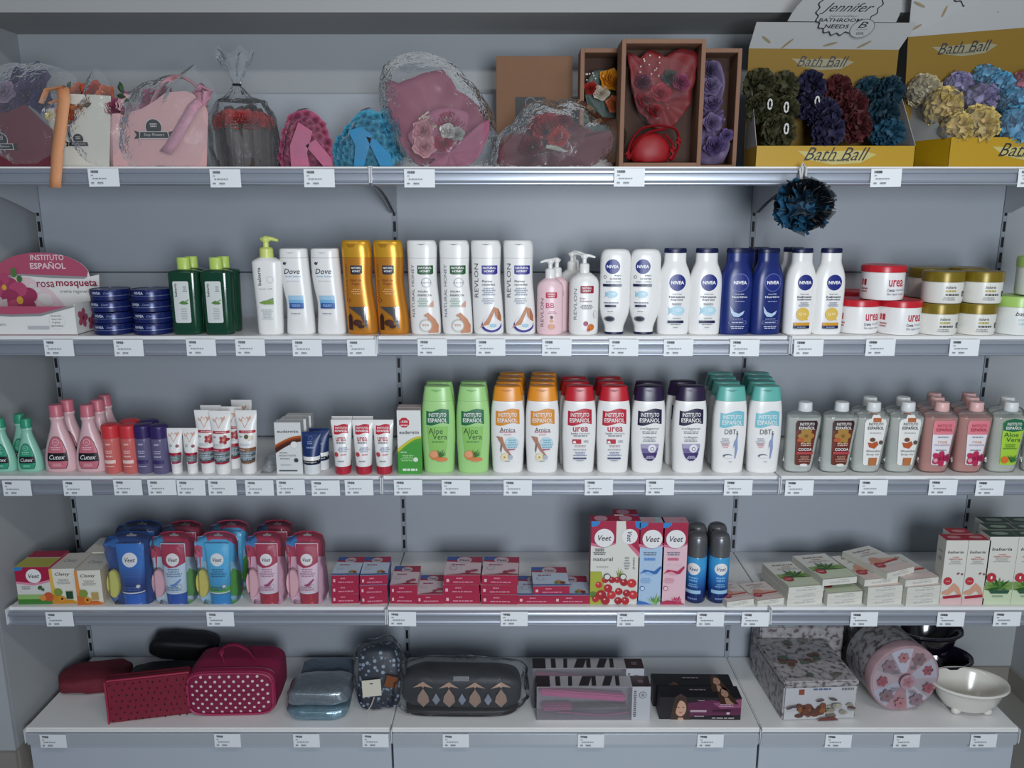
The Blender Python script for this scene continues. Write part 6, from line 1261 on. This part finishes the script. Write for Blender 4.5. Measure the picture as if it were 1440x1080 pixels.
fine.append(rings[-1]); g.loft(fine, FILM1, False, False); g.build('film', t, smooth=20)
G().tube([(ox+.009*math.cos(a), .009*math.sin(a), zt) for a in [2*PI*j/12 for j in range(12)]], .0022, DARKM, 6, True).build('tie', t)
# rose soap domes
def rosedome(label, pxs, y0, m1, m2, c, ribbon=None, n=60):
    t = thing('rose_gift_dome', label, 'gift'); v = origin(t, c[0], y0+.035)
    P3 = [fl(a, b, y0+.03)-v for a, b in pxs]; f = polar([(p.x, p.z) for p in P3], (0, fl(c[0], c[1], y0+.03).z-ZT)); cz = fl(c[0], c[1], y0+.03).z-ZT
    g = G(); k = 0; tries = 0; pts = []
    while len(pts) < n and tries < 4000:
        tries += 1; a = R.uniform(0, 2*PI); kk = math.sqrt(R.random())*.86; r = f(a)*kk; x, z = r*math.cos(a), cz+r*math.sin(a)
        if z < .009 or any((x-p[0])**2+(z-p[1])**2 < .00018 for p in pts): continue
        pts.append((x, z, kk, a))
    for i, (x, z, kk, a) in enumerate(pts): rose(g, (x, -.028*(1-kk**2)+.0, z), .0115, m1 if i % 3 else m2, (kk*math.cos(a)*.7, -1, kk*math.sin(a)*.7), i)
    o = g.build('soap_roses', t, smooth=60); o['kind'] = 'stuff'
    g = G(); vs = []; nu, nv = 48, 7
    for j in range(nv+1):
        k = .05+.9*j/nv
        for i in range(nu):
            a = 2*PI*i/nu; r = f(a)*k; vs.append((r*math.cos(a), .004-.024*(1-k*k), max(.001, cz+r*math.sin(a))))
    g.add(vs, [(j*nu+i, j*nu+(i+1) % nu, (j+1)*nu+(i+1) % nu, (j+1)*nu+i) for j in range(nv) for i in range(nu)]+[tuple(range(nu-1, -1, -1))], m2); g.build('foam_core', t)
    if ribbon:
        g = G()
        for pl in ribbon[1]:
            q = [fl(a, b, y0-.008)-v for a, b in pl]; g.plate([(p.x, max(.001, p.z)) for p in q], -.046, -.042, ribbon[0])
        g.build('ribbon', t)
    g = G(); vs = []
    for j in range(nv+1):
        k = .05+.95*j/nv
        for i in range(nu):
            a = 2*PI*i/nu; r = f(a)*k*1.03; vs.append((r*math.cos(a), .022-.076*(1-k**2.4), max(.0008, cz+r*math.sin(a))))
    g.add(vs, [(j*nu+i, j*nu+(i+1) % nu, (j+1)*nu+(i+1) % nu, (j+1)*nu+i) for j in range(nv) for i in range(nu)]+[tuple(range(nu-1, -1, -1))], clear('#e9edf0', .03, .07, .08)); g.build('clear_dome', t)
rosedome('pink rose gift in a clear dome beside the brown basket', [(392, 236), (393, 205), (397, 180), (405, 160), (420, 152), (436, 152), (452, 164), (462, 186), (468, 210), (468, 236)], .04, P('#b85f7c', .6), P('#a84e70', .6), (430, 205), (P('#b5617f', .55, noise_s=60), [[(410, 236), (408, 205), (420, 172), (440, 185), (432, 215), (436, 236)], [(430, 205), (444, 196), (466, 222), (468, 234), (455, 234)]]))
rosedome('blue rose gift in a clear dome beside the pink film bouquet', [(468, 236), (466, 215), (470, 196), (482, 186), (492, 168), (505, 154), (520, 150), (536, 158), (548, 180), (556, 210), (556, 236)], .04, P('#4fa3bd', .6), P('#3f93b3', .6), (515, 205), (P('#1c7fae', .55, noise_s=60), [[(498, 234), (500, 205), (490, 184), (508, 178), (524, 190), (518, 212), (512, 234)], [(515, 192), (528, 196), (550, 218), (552, 234), (535, 234)]]))
# pink bouquet in film
PW = P('#8a4458', .7, noise_s=14, noise_a=.12)
t = thing('bouquet', 'pink paper bouquet with pale and crimson roses in crinkled clear film', 'bouquet'); v = origin(t, 615, .1)
g = G(); fan(g, [(537, 105), (556, 112), (578, 104), (620, 91), (640, 122), (668, 142), (684, 165), (676, 205), (650, 232), (600, 236), (572, 215), (560, 180), (545, 150)], (615, 190), .045, lambda k, a: .05*(1-k)+.06*max(0, math.sin(a))*k, PW, .004, 20, fold=.005, org=v, k0=.1); g.build('wrapping_paper', t, solid=.0008)
g = G(); fan(g, [(572, 190), (580, 215), (600, 236), (650, 234), (680, 205), (688, 165), (660, 160), (645, 200), (615, 222), (590, 214), (578, 185)], (632, 214), .025, lambda k, a: .02*(1-k), P('#96506a', .7, noise_s=14, noise_a=.12), .004, 25, fold=.003, org=v); g.build('paper_fold', t, solid=.0008)
CR1, PP1 = P('#a02548', .6), P('#c98e95', .6)
flowers(t, v, [(594, 184, .02, .026, PP1, 'rose'), (597, 205, .018, .028, P('#d09aa0', .6), 'rose'), (603, 170, .03, .022, P('#c9b8a8', .6), 'rose'), (630, 167, .03, .028, CR1, 'rose'), (644, 172, .035, .024, P('#b0405c', .6), 'rose'), (624, 200, .018, .022, CR1, 'rose'), (630, 184, .015, .02, P('#bcb3ac', .5), 'rose'), (643, 188, .02, .018, P('#9c9a94', .5), 'rose')], 60)
g = G(); fan(g, [(530, 150), (528, 110), (535, 84), (560, 70), (590, 66), (625, 78), (655, 105), (680, 135), (695, 165), (698, 205), (694, 236), (560, 236), (550, 215), (540, 185)], (615, 170), .012, lambda k, a: .07*k**3-.016, FILM1, .008, 20, org=v, seed=11, nv=12, nu=80); g.build('film', t)
# dark red bouquet lying
t = thing('bouquet', 'dark red bouquet in brown-red paper and clear film lying before the kraft boxes', 'bouquet'); v = origin(t, 785, .1)
DR = P('#5c2730', .7, noise_s=14, noise_a=.15)
g = G(); fan(g, [(700, 232), (704, 205), (720, 190), (732, 175), (748, 165), (790, 160), (815, 175), (835, 185), (862, 180), (866, 195), (850, 222), (800, 236), (740, 236)], (780, 200), .04, lambda k, a: .05*(1-k)+.03*max(0, math.sin(a))*k, DR, .004, 20, fold=.006, org=v, k0=.1); g.build('wrapping_paper', t, solid=.0008)
flowers(t, v, [(770, 178, .03, .038, P('#8c1a28', .6), 'flower'), (748, 205, .025, .028, P('#6a1624', .6), 'flower'), (785, 192, .015, .026, P('#a82420', .6), 'flower'), (756, 175, .04, .026, P('#7a1828', .6), 'flower'), (790, 170, .04, .024, P('#7c1622', .6), 'flower')], 80)
g = G(); g.tube([fl(768, 206, .01)-v, fl(782, 208, .008)-v, fl(796, 213, .01)-v], [.004, .006, .002], P('#8a8a7c', .6), 8); g.build('leaf_sprig', t)
g = G(); g.ball(fl(770, 186, .0)-v, .006, P('#1a1414', .3)); g.build('flower_centre', t)
g = G(); fan(g, [(690, 236), (696, 192), (722, 168), (745, 140), (785, 136), (825, 137), (850, 160), (880, 165), (888, 185), (870, 225), (862, 236)], (785, 195), .008, lambda k, a: .08*k**3-.016, FILM1, .008, 22, org=v, seed=17, nv=12, nu=80); g.build('film', t)
# kraft boxes
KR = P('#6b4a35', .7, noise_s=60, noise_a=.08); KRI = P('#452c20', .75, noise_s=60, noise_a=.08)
def rectpx(x0, x1, top, y): return xat(x0, y, ZT+.1), xat(x1, y, ZT+.1), ony(720, top, y).z-ZT
x0, x1, hb_ = rectpx(698, 804, 79, .2)
t = thing('gift_box', 'closed kraft gift box with a black label standing at the back', 'gift box'); w_ = x1-x0; cx = (x0+x1)/2
g = G().box(-w_/2, w_/2, 0, .085, 0, hb_, P('#7b573c', .7, noise_s=60, noise_a=.06), .001); g.build('box', t)
g = G(); d = Dec(g, w_, hb_, flat(0), False); d.rect(-.5, .3, .44, .65, P('#18181b', .5)); k1 = P('#77777a', .5); d.ell(-.1, .6, .14, k1, ring=(P('#18181b', .5), .02), n=22); d.ell(-.1, .54, .28, k1, ring=(P('#18181b', .5), .02), n=4) if False else None; d.dash(-.4, .2, .5, .54, 1, k1, 3); g.build('label', t, smooth=0); t.location = (cx, .2, ZT+.0003)
def openbox(label, x0p, x1p, top, y, dep, name='gift_box'):
    x0, x1, h_ = rectpx(x0p, x1p, top, y); t = thing('gift_box', label, 'gift box'); w_ = x1-x0; b = .0095
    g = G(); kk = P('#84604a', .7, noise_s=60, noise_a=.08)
    g.box(-w_/2, -w_/2+b, 0, dep, 0, h_, kk, .0008); g.box(w_/2-b, w_/2, 0, dep, 0, h_, kk, .0008); g.box(-w_/2+b, w_/2-b, 0, dep, h_-b, h_, kk, .0008); g.box(-w_/2+b, w_/2-b, 0, dep, 0, b, kk, .0008); g.build('box_frame', t)
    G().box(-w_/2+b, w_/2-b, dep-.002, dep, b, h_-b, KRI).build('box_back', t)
    t.location = ((x0+x1)/2, y, ZT+.0003); return t, Vector(t.location), w_, h_
def boxed(label, bx, top, y, pxs, c, paper, fls, nm='bouquet', pearls=None, film=None, fold=.004, extra=None):
    t = thing('bouquet', label, 'bouquet'); v = origin(t, c[0], y)
    g = G(); fan(g, pxs, c, y, lambda k, a: .02*(1-k), paper, .003, 28, fold=fold, org=v, k0=.05, nv=7); g.build('wrapping_paper', t, solid=.0008)
    flowers(t, v, fls, 90)
    if pearls:
        g = G()
        for px, py in pearls: g.ball(fl(px, py, y-.012)-v, .0022, P('#d9cfc9', .3), None, 1)
        g.build('pearl_sprig', t)['kind'] = 'stuff'
    return t, v
B1 = openbox('open kraft box with a yellow and orange bouquet, partly behind the red one', 815, 882, 68, .1, .075)
B3 = openbox('open kraft box with a lilac bouquet, right of the red one', 962, 1038, 68, .1, .075)
B2 = openbox('open kraft box holding the red bouquet, standing foremost', 872, 988, 55, .015, .08)
t, v = boxed('yellow and orange bouquet inside the left open kraft box', None, 0, .125, [(826, 215), (828, 150), (824, 120), (835, 100), (866, 100), (874, 130), (872, 215)], (850, 165), P('#4c5a55', .6, noise_s=30, noise_a=.3), [(860, 112, .115, .03, P('#d08a1f', .6), 'flower'), (832, 124, .115, .018, P('#9c2a20', .6), 'flower'), (846, 130, .11, .02, P('#c9bfae', .6), 'flower'), (866, 145, .112, .024, P('#b5603a', .6), 'flower'), (868, 126, .118, .02, P('#3a4a28', .6), 'flower')], pearls=[(824+R.uniform(0, 26), 100+R.uniform(0, 14)) for _ in range(9)])
t, v = boxed('red rose bouquet with a red bow inside the foremost kraft box', None, 0, .05, [(883, 72), (900, 82), (914, 70), (936, 80), (956, 69), (984, 75), (978, 100), (972, 128), (956, 165), (944, 180), (926, 183), (908, 165), (892, 130), (887, 100)], (930, 140), P('#74161b', .6, noise_s=20, noise_a=.15), [(910, 140, .035, .022, P('#8a1a28', .6), 'rose'), (930, 130, .035, .024, P('#a02438', .6), 'rose'), (958, 115, .035, .022, P('#8a3058', .6), 'rose'), (922, 155, .03, .02, P('#8c1620', .6), 'rose'), (905, 115, .04, .02, P('#5c2038', .6), 'rose'), (942, 108, .04, .018, P('#3f4a46', .6), 'rose')], pearls=[(906+14*math.sin(i*1.9)+8, 78+i*2.6) for i in range(13)])
RDB = P('#8f1219', .5, noise_s=40, noise_a=.1)
g = G(); g.ball(fl(914, 212, .035)-v, 1, RDB, lambda p: 1+.06*noise1(p, 3), 3, (.048, .022, .042)); g.v = [(x, y, max(z, .012)) for x, y, z in g.v]; g.build('wrapped_stem', t)
g = G(); g.tube([fl(a, b, .022)-v for a, b in ((926, 176), (900, 182), (885, 205), (884, 224), (896, 200), (912, 186), (934, 182))], .008, RDB, 8, False, .35, 4); g.tube([fl(a, b, .022)-v for a, b in ((926, 176), (950, 182), (954, 205), (944, 226), (946, 204), (934, 188))], .008, RDB, 8, False, .35, 4); g.build('bow', t)
g = G(); fan(g, [(892, 95), (975, 100), (968, 130), (950, 172), (915, 176), (896, 140)], (930, 140), .026, lambda k, a: .012*k**3, clear('#e6d9dc', .03, .13, .05, .4, 18), .003, 24, org=v); g.build('film', t)
t, v = boxed('lilac ruffled bouquet inside the right open kraft box', None, 0, .125, [(984, 230), (984, 150), (986, 90), (1012, 84), (1018, 120), (1010, 150), (1014, 180), (1026, 200), (1018, 228)], (1000, 165), P('#6a5a7c', .6, noise_s=30, noise_a=.3), [(1000, 120, .115, .026, P('#7c6f92', .6), 'flower'), (1002, 145, .11, .024, P('#6f6188', .6), 'flower'), (1000, 98, .118, .024, P('#5c5270', .6), 'flower'), (1002, 172, .108, .024, P('#77698f', .6), 'flower'), (1005, 205, .1, .026, P('#5f4f7c', .6), 'flower'), (1022, 190, .1, .016, P('#6a5a88', .6), 'flower')], fold=.008)

# ---------------------------------------------------------------- display cartons with bath sponges
YEL = P('#b08a04', .5); YEL_SHADED = P('#7d6010', .7); WHC = P('#a6a8a8', .55)  # carton insides carry the same yellow print, with shade painted into the colour
def feather(d, u, w, s, K, logo=True, col='#a8a594'):
    d.poly([(u-1.0*s, w+.14*s*K), (u-.6*s, w+.12*s*K), (u+.6*s, w+.15*s*K), (u+1.0*s, w+.05*s*K), (u+.6*s, w-.16*s*K), (u-.1*s, w-.2*s*K), (u-.7*s, w-.08*s*K)], P(col, .6))
    d.text('Bath Ball', u, w+.06*s*K, 1.5*s, INK, h=.32*s*K, shear=.5); d.text('Cleaned Amphibian', u-.05*s, w-.1*s*K, 1.2*s, INK, h=.07*s*K, shear=.4) if False else d.dash(u-.55*s, u+.45*s, w-.13*s*K, w-.06*s*K, 1, P('#55523f', .6), 3)
def quadsheet(g, a, b, c, dd, th, mat, nrm):
    """thin board a-b-c-d with thickness along nrm"""
    n = Vector(nrm)*th; v = [a, b, c, dd, a+n, b+n, c+n, dd+n]; g.add(v, [(0, 1, 2, 3), (7, 6, 5, 4), (1, 0, 4, 5), (2, 1, 5, 6), (3, 2, 6, 7), (0, 3, 7, 4)], mat)
def display(label, fl_, fr_, bl_, br_, hf, zsl, zsr, hdr, badge_px=None):
    """fl_.. = floor corners (x, y); hf front height; zsl/zsr = back height of the sides; hdr = (lower left, lower right, upper right, upper left) of the back board and its header in space"""
    t = thing('sponge_display_carton', label, 'display box', 'yellow display cartons'); o = Vector((fl_[0], fl_[1], ZT+.0003)); t.location = o; Z = lambda p, z: Vector((p[0], p[1], ZT+z))-o
    g = G(); quadsheet(g, Z(fl_, .001), Z(fr_, .001), Z(fr_, hf), Z(fl_, hf), .0015, YEL, (0, 1, 0)); wd = (Vector(fr_)-Vector(fl_)).length; mid = (Z(fl_, 0)+Z(fr_, 0))/2
    d = Dec(g, wd, hf, face_surf(mid, Z(fr_, 0)-Z(fl_, 0), (0, 0, 1)), False); feather(d, .02, .5, .5, d.W/d.H, col='#b9ad6a'); g.build('front_panel', t, smooth=0)
    g = G(); quadsheet(g, Z(fl_, .0), Z(fr_, .0), Z(br_, .0), Z(bl_, .0), .001, YEL_SHADED, (0, 0, 1)); g.build('tray_floor', t, smooth=0)
    for a, b, zz, s in ((fl_, bl_, zsl, 1), (fr_, br_, zsr, -1)):
        g = G(); quadsheet(g, Z(a, .001), Z(b, .001), Z(b, hf), Z(a, hf), .0012, YEL, (s, 0, 0)); quadsheet(g, Z(a, hf), Z(b, hf), Z(b, zz), Z(a, hf+.0005), .0012, WHC, (s, 0, 0)); g.build('side_panel', t, smooth=0)
    A, B, Cc, D = [p-o for p in hdr[:4]]
    g = G(); quadsheet(g, Z(bl_, 0), Z(br_, 0), B, A, .0015, YEL_SHADED, (0, 1, 0)); ex = (B-A).normalized(); mm = (Z(bl_, 0)+Z(br_, 0))/2; up = ((A+B)/2-mm); d = Dec(g, (B-A).length, up.length, face_surf(mm, ex, up), False); feather(d, .0 if badge_px is None else badge_px, .885, .42, d.W/d.H, col='#8a8468'); g.build('back_panel', t, smooth=0)
    g = G(); quadsheet(g, A, B, Cc, D, .0015, WHC, (0, 1, 0)); ex = (B-A).normalized(); up = (D-A); mm = (A+B)/2; wd = (B-A).length; ht = up.length; d = Dec(g, wd, ht, face_surf(mm, ex, (Cc+D)/2-mm), False)
    return t, g, d, o
# first carton
y1, y2 = .02, .15
F0, F1 = ony(1062, 231, y1), ony(1285, 231, y1); b0, b1 = ony(1046, 228, y2), ony(1246, 228, y2)
hdr = [ony(1053, 68, .13), ony(1264, 70, .13), ony(1290, 32, .095), ony(1064, 31, .095)]
t, g, d, o = display('yellow display carton of dark bath sponges with a round crest on its white header', (F0.x, F0.y), (F1.x, F1.y), (b0.x, b0.y), (b1.x, b1.y), ony(1170, 205, y1).z-ZT, ony(1040, 92, y2).z-ZT, ony(1248, 100, y2).z-ZT, hdr)
GO = P('#8a7c5c', .5)
for px, u in ((0, -.82), (1, -.52), (2, .05), (3, .5)): d.ell(u, .35-.15*(u > -.6), .09, GO, rot=(2.6, .9, .3, .6)[px], rw=.05, n=10)
# round crest rising above the header
top0 = (hdr[2]+hdr[3])/2-o-Vector((0, .002, 0)); dirn = ((hdr[2]+hdr[3])/2-(hdr[0]+hdr[1])/2).normalized(); exh = (hdr[1]-hdr[0]).normalized()
cc = top0+dirn*(26*mpp(.08, 2.0))+exh*(ony(1183, 32, .095).x-top0.x-o.x); Rr = 55*mpp(.085, 2.0)
pts = [(math.cos(a), math.sin(a)) for a in [PI*k/20 for k in range(21)]]
def crest(u, w): return cc+exh*(u*Rr)+dirn*(w*Rr)
v = [crest(1.4*a, b*1.25-.46) for a, b in pts]; nn = exh.cross(dirn)
g.add(v+[p-nn*.0015 for p in v], [tuple(range(21)), tuple(range(41, 20, -1))], WHC)
cs = lambda x, z, l: cc+exh*x+dirn*z+nn*l
d2 = Dec(g, 2*Rr, 2*Rr, cs, False, L=3)
wv = [((.80+.035*math.cos(22*a))*math.cos(a), (.80+.035*math.cos(22*a))*math.sin(a)/2) for a in [2*PI*k/132 for k in range(132)]]
d2.poly(wv, INK); d2.poly([(a*.955, b*.955) for a, b in wv], WHC)
d2.text('Jennifer', .0, -.06, 1.2, INK, h=.15, shear=.6, bold=.2); d2.text('jennifer', -.02, -.155, .75, P('#6a6a6a'), h=.035, shear=.3); d2.text('BATHROOM', -.06, -.205, 1.1, INK, h=.045, bold=1); d2.text('NEEDS', -.08, -.285, .62, INK, h=.05, bold=1)
d2.ell(.6, -.31, .31, P('#6a6a70'), rw=.125, n=26); d2.ell(.6, -.31, .29, WHC, rw=.116, n=26); d2.text('B', .6, -.26, .2, INK, h=.08, shear=.4); d2.dash(.4, .8, -.33, -.31, 1, GREY, 3); d2.text('Gift', .6, -.37, .2, INK, h=.035)
d2.ell(.95, .2, .1, GO, rot=-.6, rw=.02, n=10)
g.build('header', t, smooth=0)
# second carton
F0, F1 = ony(1333, 231, y1), ony(1560, 231, y1); b0, b1 = ony(1268, 228, y2+.02), ony(1500, 228, y2+.02)
hdr = [ony(1277, 52, .135), ony(1500, 34, .135), ony(1500, -60, .08), ony(1288, -60, .08)]
t, g, d, o = display('yellow display carton of pastel bath sponges cut by the right edge', (F0.x, F0.y), (F1.x, F1.y), (b0.x, b0.y), (b1.x, b1.y), ony(1400, 193, y1).z-ZT, ony(1266, 130, y2+.02).z-ZT, ony(1500, 130, y2).z-ZT, hdr, -.28)
for u, w, a in ((-.9, .12, .4), (-.86, .42, -.5), (-.55, .3, 1.1), (-.2, .25, .5), (.15, .3, 1.0)): d.ell(u, w, .08, GO, rot=a, rw=.018, n=10)
wv = [(-.12+(.46+.02*math.cos(22*a))*math.cos(a), .82+(.46+.02*math.cos(22*a))*math.sin(a)*d.W/d.H) for a in [2*PI*k/132 for k in range(132)]]
d.poly(wv, INK); d.poly([(-.12+(a+.12)*.955, .82+(b-.82)*.955) for a, b in wv], WHC); d.ell(.25, .62, .16, P('#6a6a70'), n=26); d.ell(.25, .62, .15, WHC, n=26); d.text('Gift', .25, .56, .1, INK); d.text('B', .25, .66, .1, INK)
g.build('header', t, smooth=0)
# the bath sponges
SPM = {}
def ruffled(r, mat, m2, n=34):
    """a ball of gathered netting: wavy frills pointing outwards in all directions"""
    k = (mat, m2, round(r, 3) if m2 else 0)
    if k in SPM: return SPM[k]
    g = G(); rr = random.Random(len(SPM)+3); R0 = 1.0
    g.ball((0, 0, 0), .64, mat, lambda q: 1+.12*noise.noise(q*4), 3)
    for i in range(n):
        z = 1-2*(i+.5)/n; a = i*2.39996; q = Vector((math.sqrt(1-z*z)*math.cos(a), math.sqrt(1-z*z)*math.sin(a), z)); q = (q+Vector((rr.uniform(-.2, .2), rr.uniform(-.2, .2), rr.uniform(-.2, .2)))).normalized()
        x = q.cross(Vector((rr.uniform(-1, 1), rr.uniform(-1, 1), rr.uniform(-1, 1)))).normalized(); y = q.cross(x); L = rr.uniform(.45, .65)*(1.12 if m2 else 1); ph = rr.uniform(0, 6); N = 15; wv = rr.uniform(.1, .17); cv = rr.uniform(-1.2, 1.2)
        mm = m2 if (m2 and q.x*.8+q.z*.9+rr.uniform(-.9, .9) > .25) or (m2 and rr.random() < .3) else mat; v = []
        for j in range(N):
            s = j/(N-1)*2-1
            for t in (0, .5, 1):
                p = q*(.55+.5*t*(1-.25*s*s))+x*(s*L*(.8+.35*t))+y*((wv*math.sin(s*7.5+ph)+.02*math.sin(s*17+ph))*t+cv*.22*s*s+.05*t*t*math.sin(ph))
                v.append(p)
        g.add(v, [(3*j+t, 3*j+3+t, 3*j+4+t, 3*j+1+t) for j in range(N-1) for t in (0, 1)], mm)
    g.v = [(p[0]*.98, p[1]*.98, p[2]*.98) for p in [tuple(v) for v in g.v]]
    SPM[k] = g; return g
SPD = {}
def sponge(label, px, py, y, r, mat, seed, cord=True, group=None, cordm=None, sub=5, m2=None, n=46):
    p = fl(px, py, y); t = thing('bath_sponge', label, 'bath sponge', group); t.location = p
    if (mat, m2) in SPD: o = bpy.data.objects.new('ruffled_netting', SPD[(mat, m2)]); COL.objects.link(o); o.parent = t
    else: o = ruffled(r, mat, m2, n).build('ruffled_netting', t, smooth=50); SPD[(mat, m2)] = o.data
    rr = random.Random(seed); o.scale = (r*1.13, r*1.0, r*1.1) if not m2 else (r*1.12, r*.9, r*.92); o.rotation_euler = (rr.uniform(0, 6), rr.uniform(0, 6), rr.uniform(0, 6)) if not m2 else (.9, 0, .5)
    if cord:
        cm = cordm or P('#d3d1cb', .7); c = cord if isinstance(cord, tuple) else (0, -r*.95, 0)
        G().tube([Vector(c)+Vector((.0045*math.sin(a), -.004, .011*math.cos(a))) for a in [2*PI*j/14 for j in range(14)]], .0021, cm, 6, True).build('hanging_cord', t)
    return t
OLV, NVB, DRD, TEA = P('#3b3a1f', .7, noise_s=60, noise_a=.4), P('#22203f', .7, noise_s=60, noise_a=.4), P('#4a1518', .7, noise_s=60, noise_a=.4), P('#123544', .7, noise_s=60, noise_a=.4)
S1 = [(1068, 120, .115, .034, OLV, 'olive', 0), (1102, 122, .12, .032, OLV, 'olive', 0), (1072, 152, .085, .034, OLV, 'olive', 1), (1102, 156, .08, .032, OLV, 'olive', 1), (1094, 186, .05, .036, OLV, 'olive', 1),
 (1140, 122, .12, .033, NVB, 'navy', 0), (1138, 148, .09, .03, NVB, 'navy', 1), (1158, 160, .07, .034, NVB, 'navy', 0), (1164, 186, .045, .036, NVB, 'navy', 0), (1178, 126, .12, .03, DRD, 'dark red', 0), (1196, 150, .09, .034, DRD, 'dark red', 0), (1204, 178, .055, .033, DRD, 'dark red', 0),
 (1222, 128, .11, .03, TEA, 'teal', 0), (1248, 132, .09, .034, TEA, 'teal', 0), (1240, 162, .07, .036, TEA, 'teal', 0), (1248, 188, .045, .034, P('#1c4a60', .7, noise_s=60, noise_a=.4), 'teal', 0)]
WH_ = {'olive': ['rear left', 'rear right', 'middle left with a white cord', 'middle right with a white cord', 'front with a white cord'], 'navy': ['rear', 'middle with a white cord', 'middle beside the dark red ones', 'front'], 'dark red': ['rear', 'middle', 'front'], 'teal': ['rear left', 'rear right', 'middle', 'front']}; cnt = {}
for i, (px, py, y, r, m, c, cord) in enumerate(S1):
    k = cnt.get(c, 0); cnt[c] = k+1
    sponge(f'{c} bath sponge in the first yellow carton, {WH_[c][k]}', px, py, y, r, m, i+1, bool(cord) and (.006*(-1)**i, -r*1.0, .004), 'dark bath sponges', sub=4)
YW_, LIL, SKY, PNK = [P(h, .6, noise_s=50, noise_a=.12) for h in ('#cdb56c', '#9088b0', '#58a0c2', '#b5607a')]
S2 = [(1298, 128, .13, .034, P('#b9ad8c', .6, noise_s=50, noise_a=.12), 'pale cream', 'rear left'), (1326, 152, .09, .042, YW_, 'yellow', 'middle'), (1374, 178, .05, .042, YW_, 'yellow', 'front right'), (1346, 182, .045, .034, YW_, 'yellow', 'front left'), (1346, 126, .13, .036, LIL, 'lilac', 'rear'), (1376, 142, .095, .038, LIL, 'lilac', 'middle'), (1384, 112, .14, .032, SKY, 'sky blue', 'rear left'), (1404, 124, .115, .034, SKY, 'sky blue', 'rear right'), (1426, 146, .08, .034, SKY, 'sky blue', 'middle'), (1428, 178, .045, .042, SKY, 'sky blue', 'front'), (1440, 122, .12, .032, PNK, 'pink', 'at the right edge')]
for i, (px, py, y, r, m, c, wh) in enumerate(S2):
    t = sponge(f'{c} bath sponge in the second yellow carton, {wh}', px, py, y, r, m, i+31, False, 'pastel bath sponges', sub=4)
    g = G(); g.ball((0, 0, 0), r*1.14, clear('#eef0f2', .06, .2, .08, .8, 30), lambda p: 1+.08*noise.noise(p*2.5+Vector((i, 0, 0))), 3, (1.05, .9, .95)); g.build('film', t, smooth=25)
# hanging sponge
t = sponge('blue and black bath sponge hanging by a white cord from the top rail', 1130, 289, -.062, .062, P('#1d4f6e', .6, noise_s=80, noise_a=.3), 77, False, None, n=60, m2=clear('#0e141a', .6, .05, .4))
c = t.location; hk = [fl(a, b, y)-c for a, b, y in ((1130, 262, -.045), (1126, 250, -.03), (1125, 238, -.02), (1129, 230, -.012), (1134, 237, -.02), (1133, 250, -.03))]
G().tube(hk, .0026, P('#cfcfcb', .6), 8, True).build('hanging_cord', t)
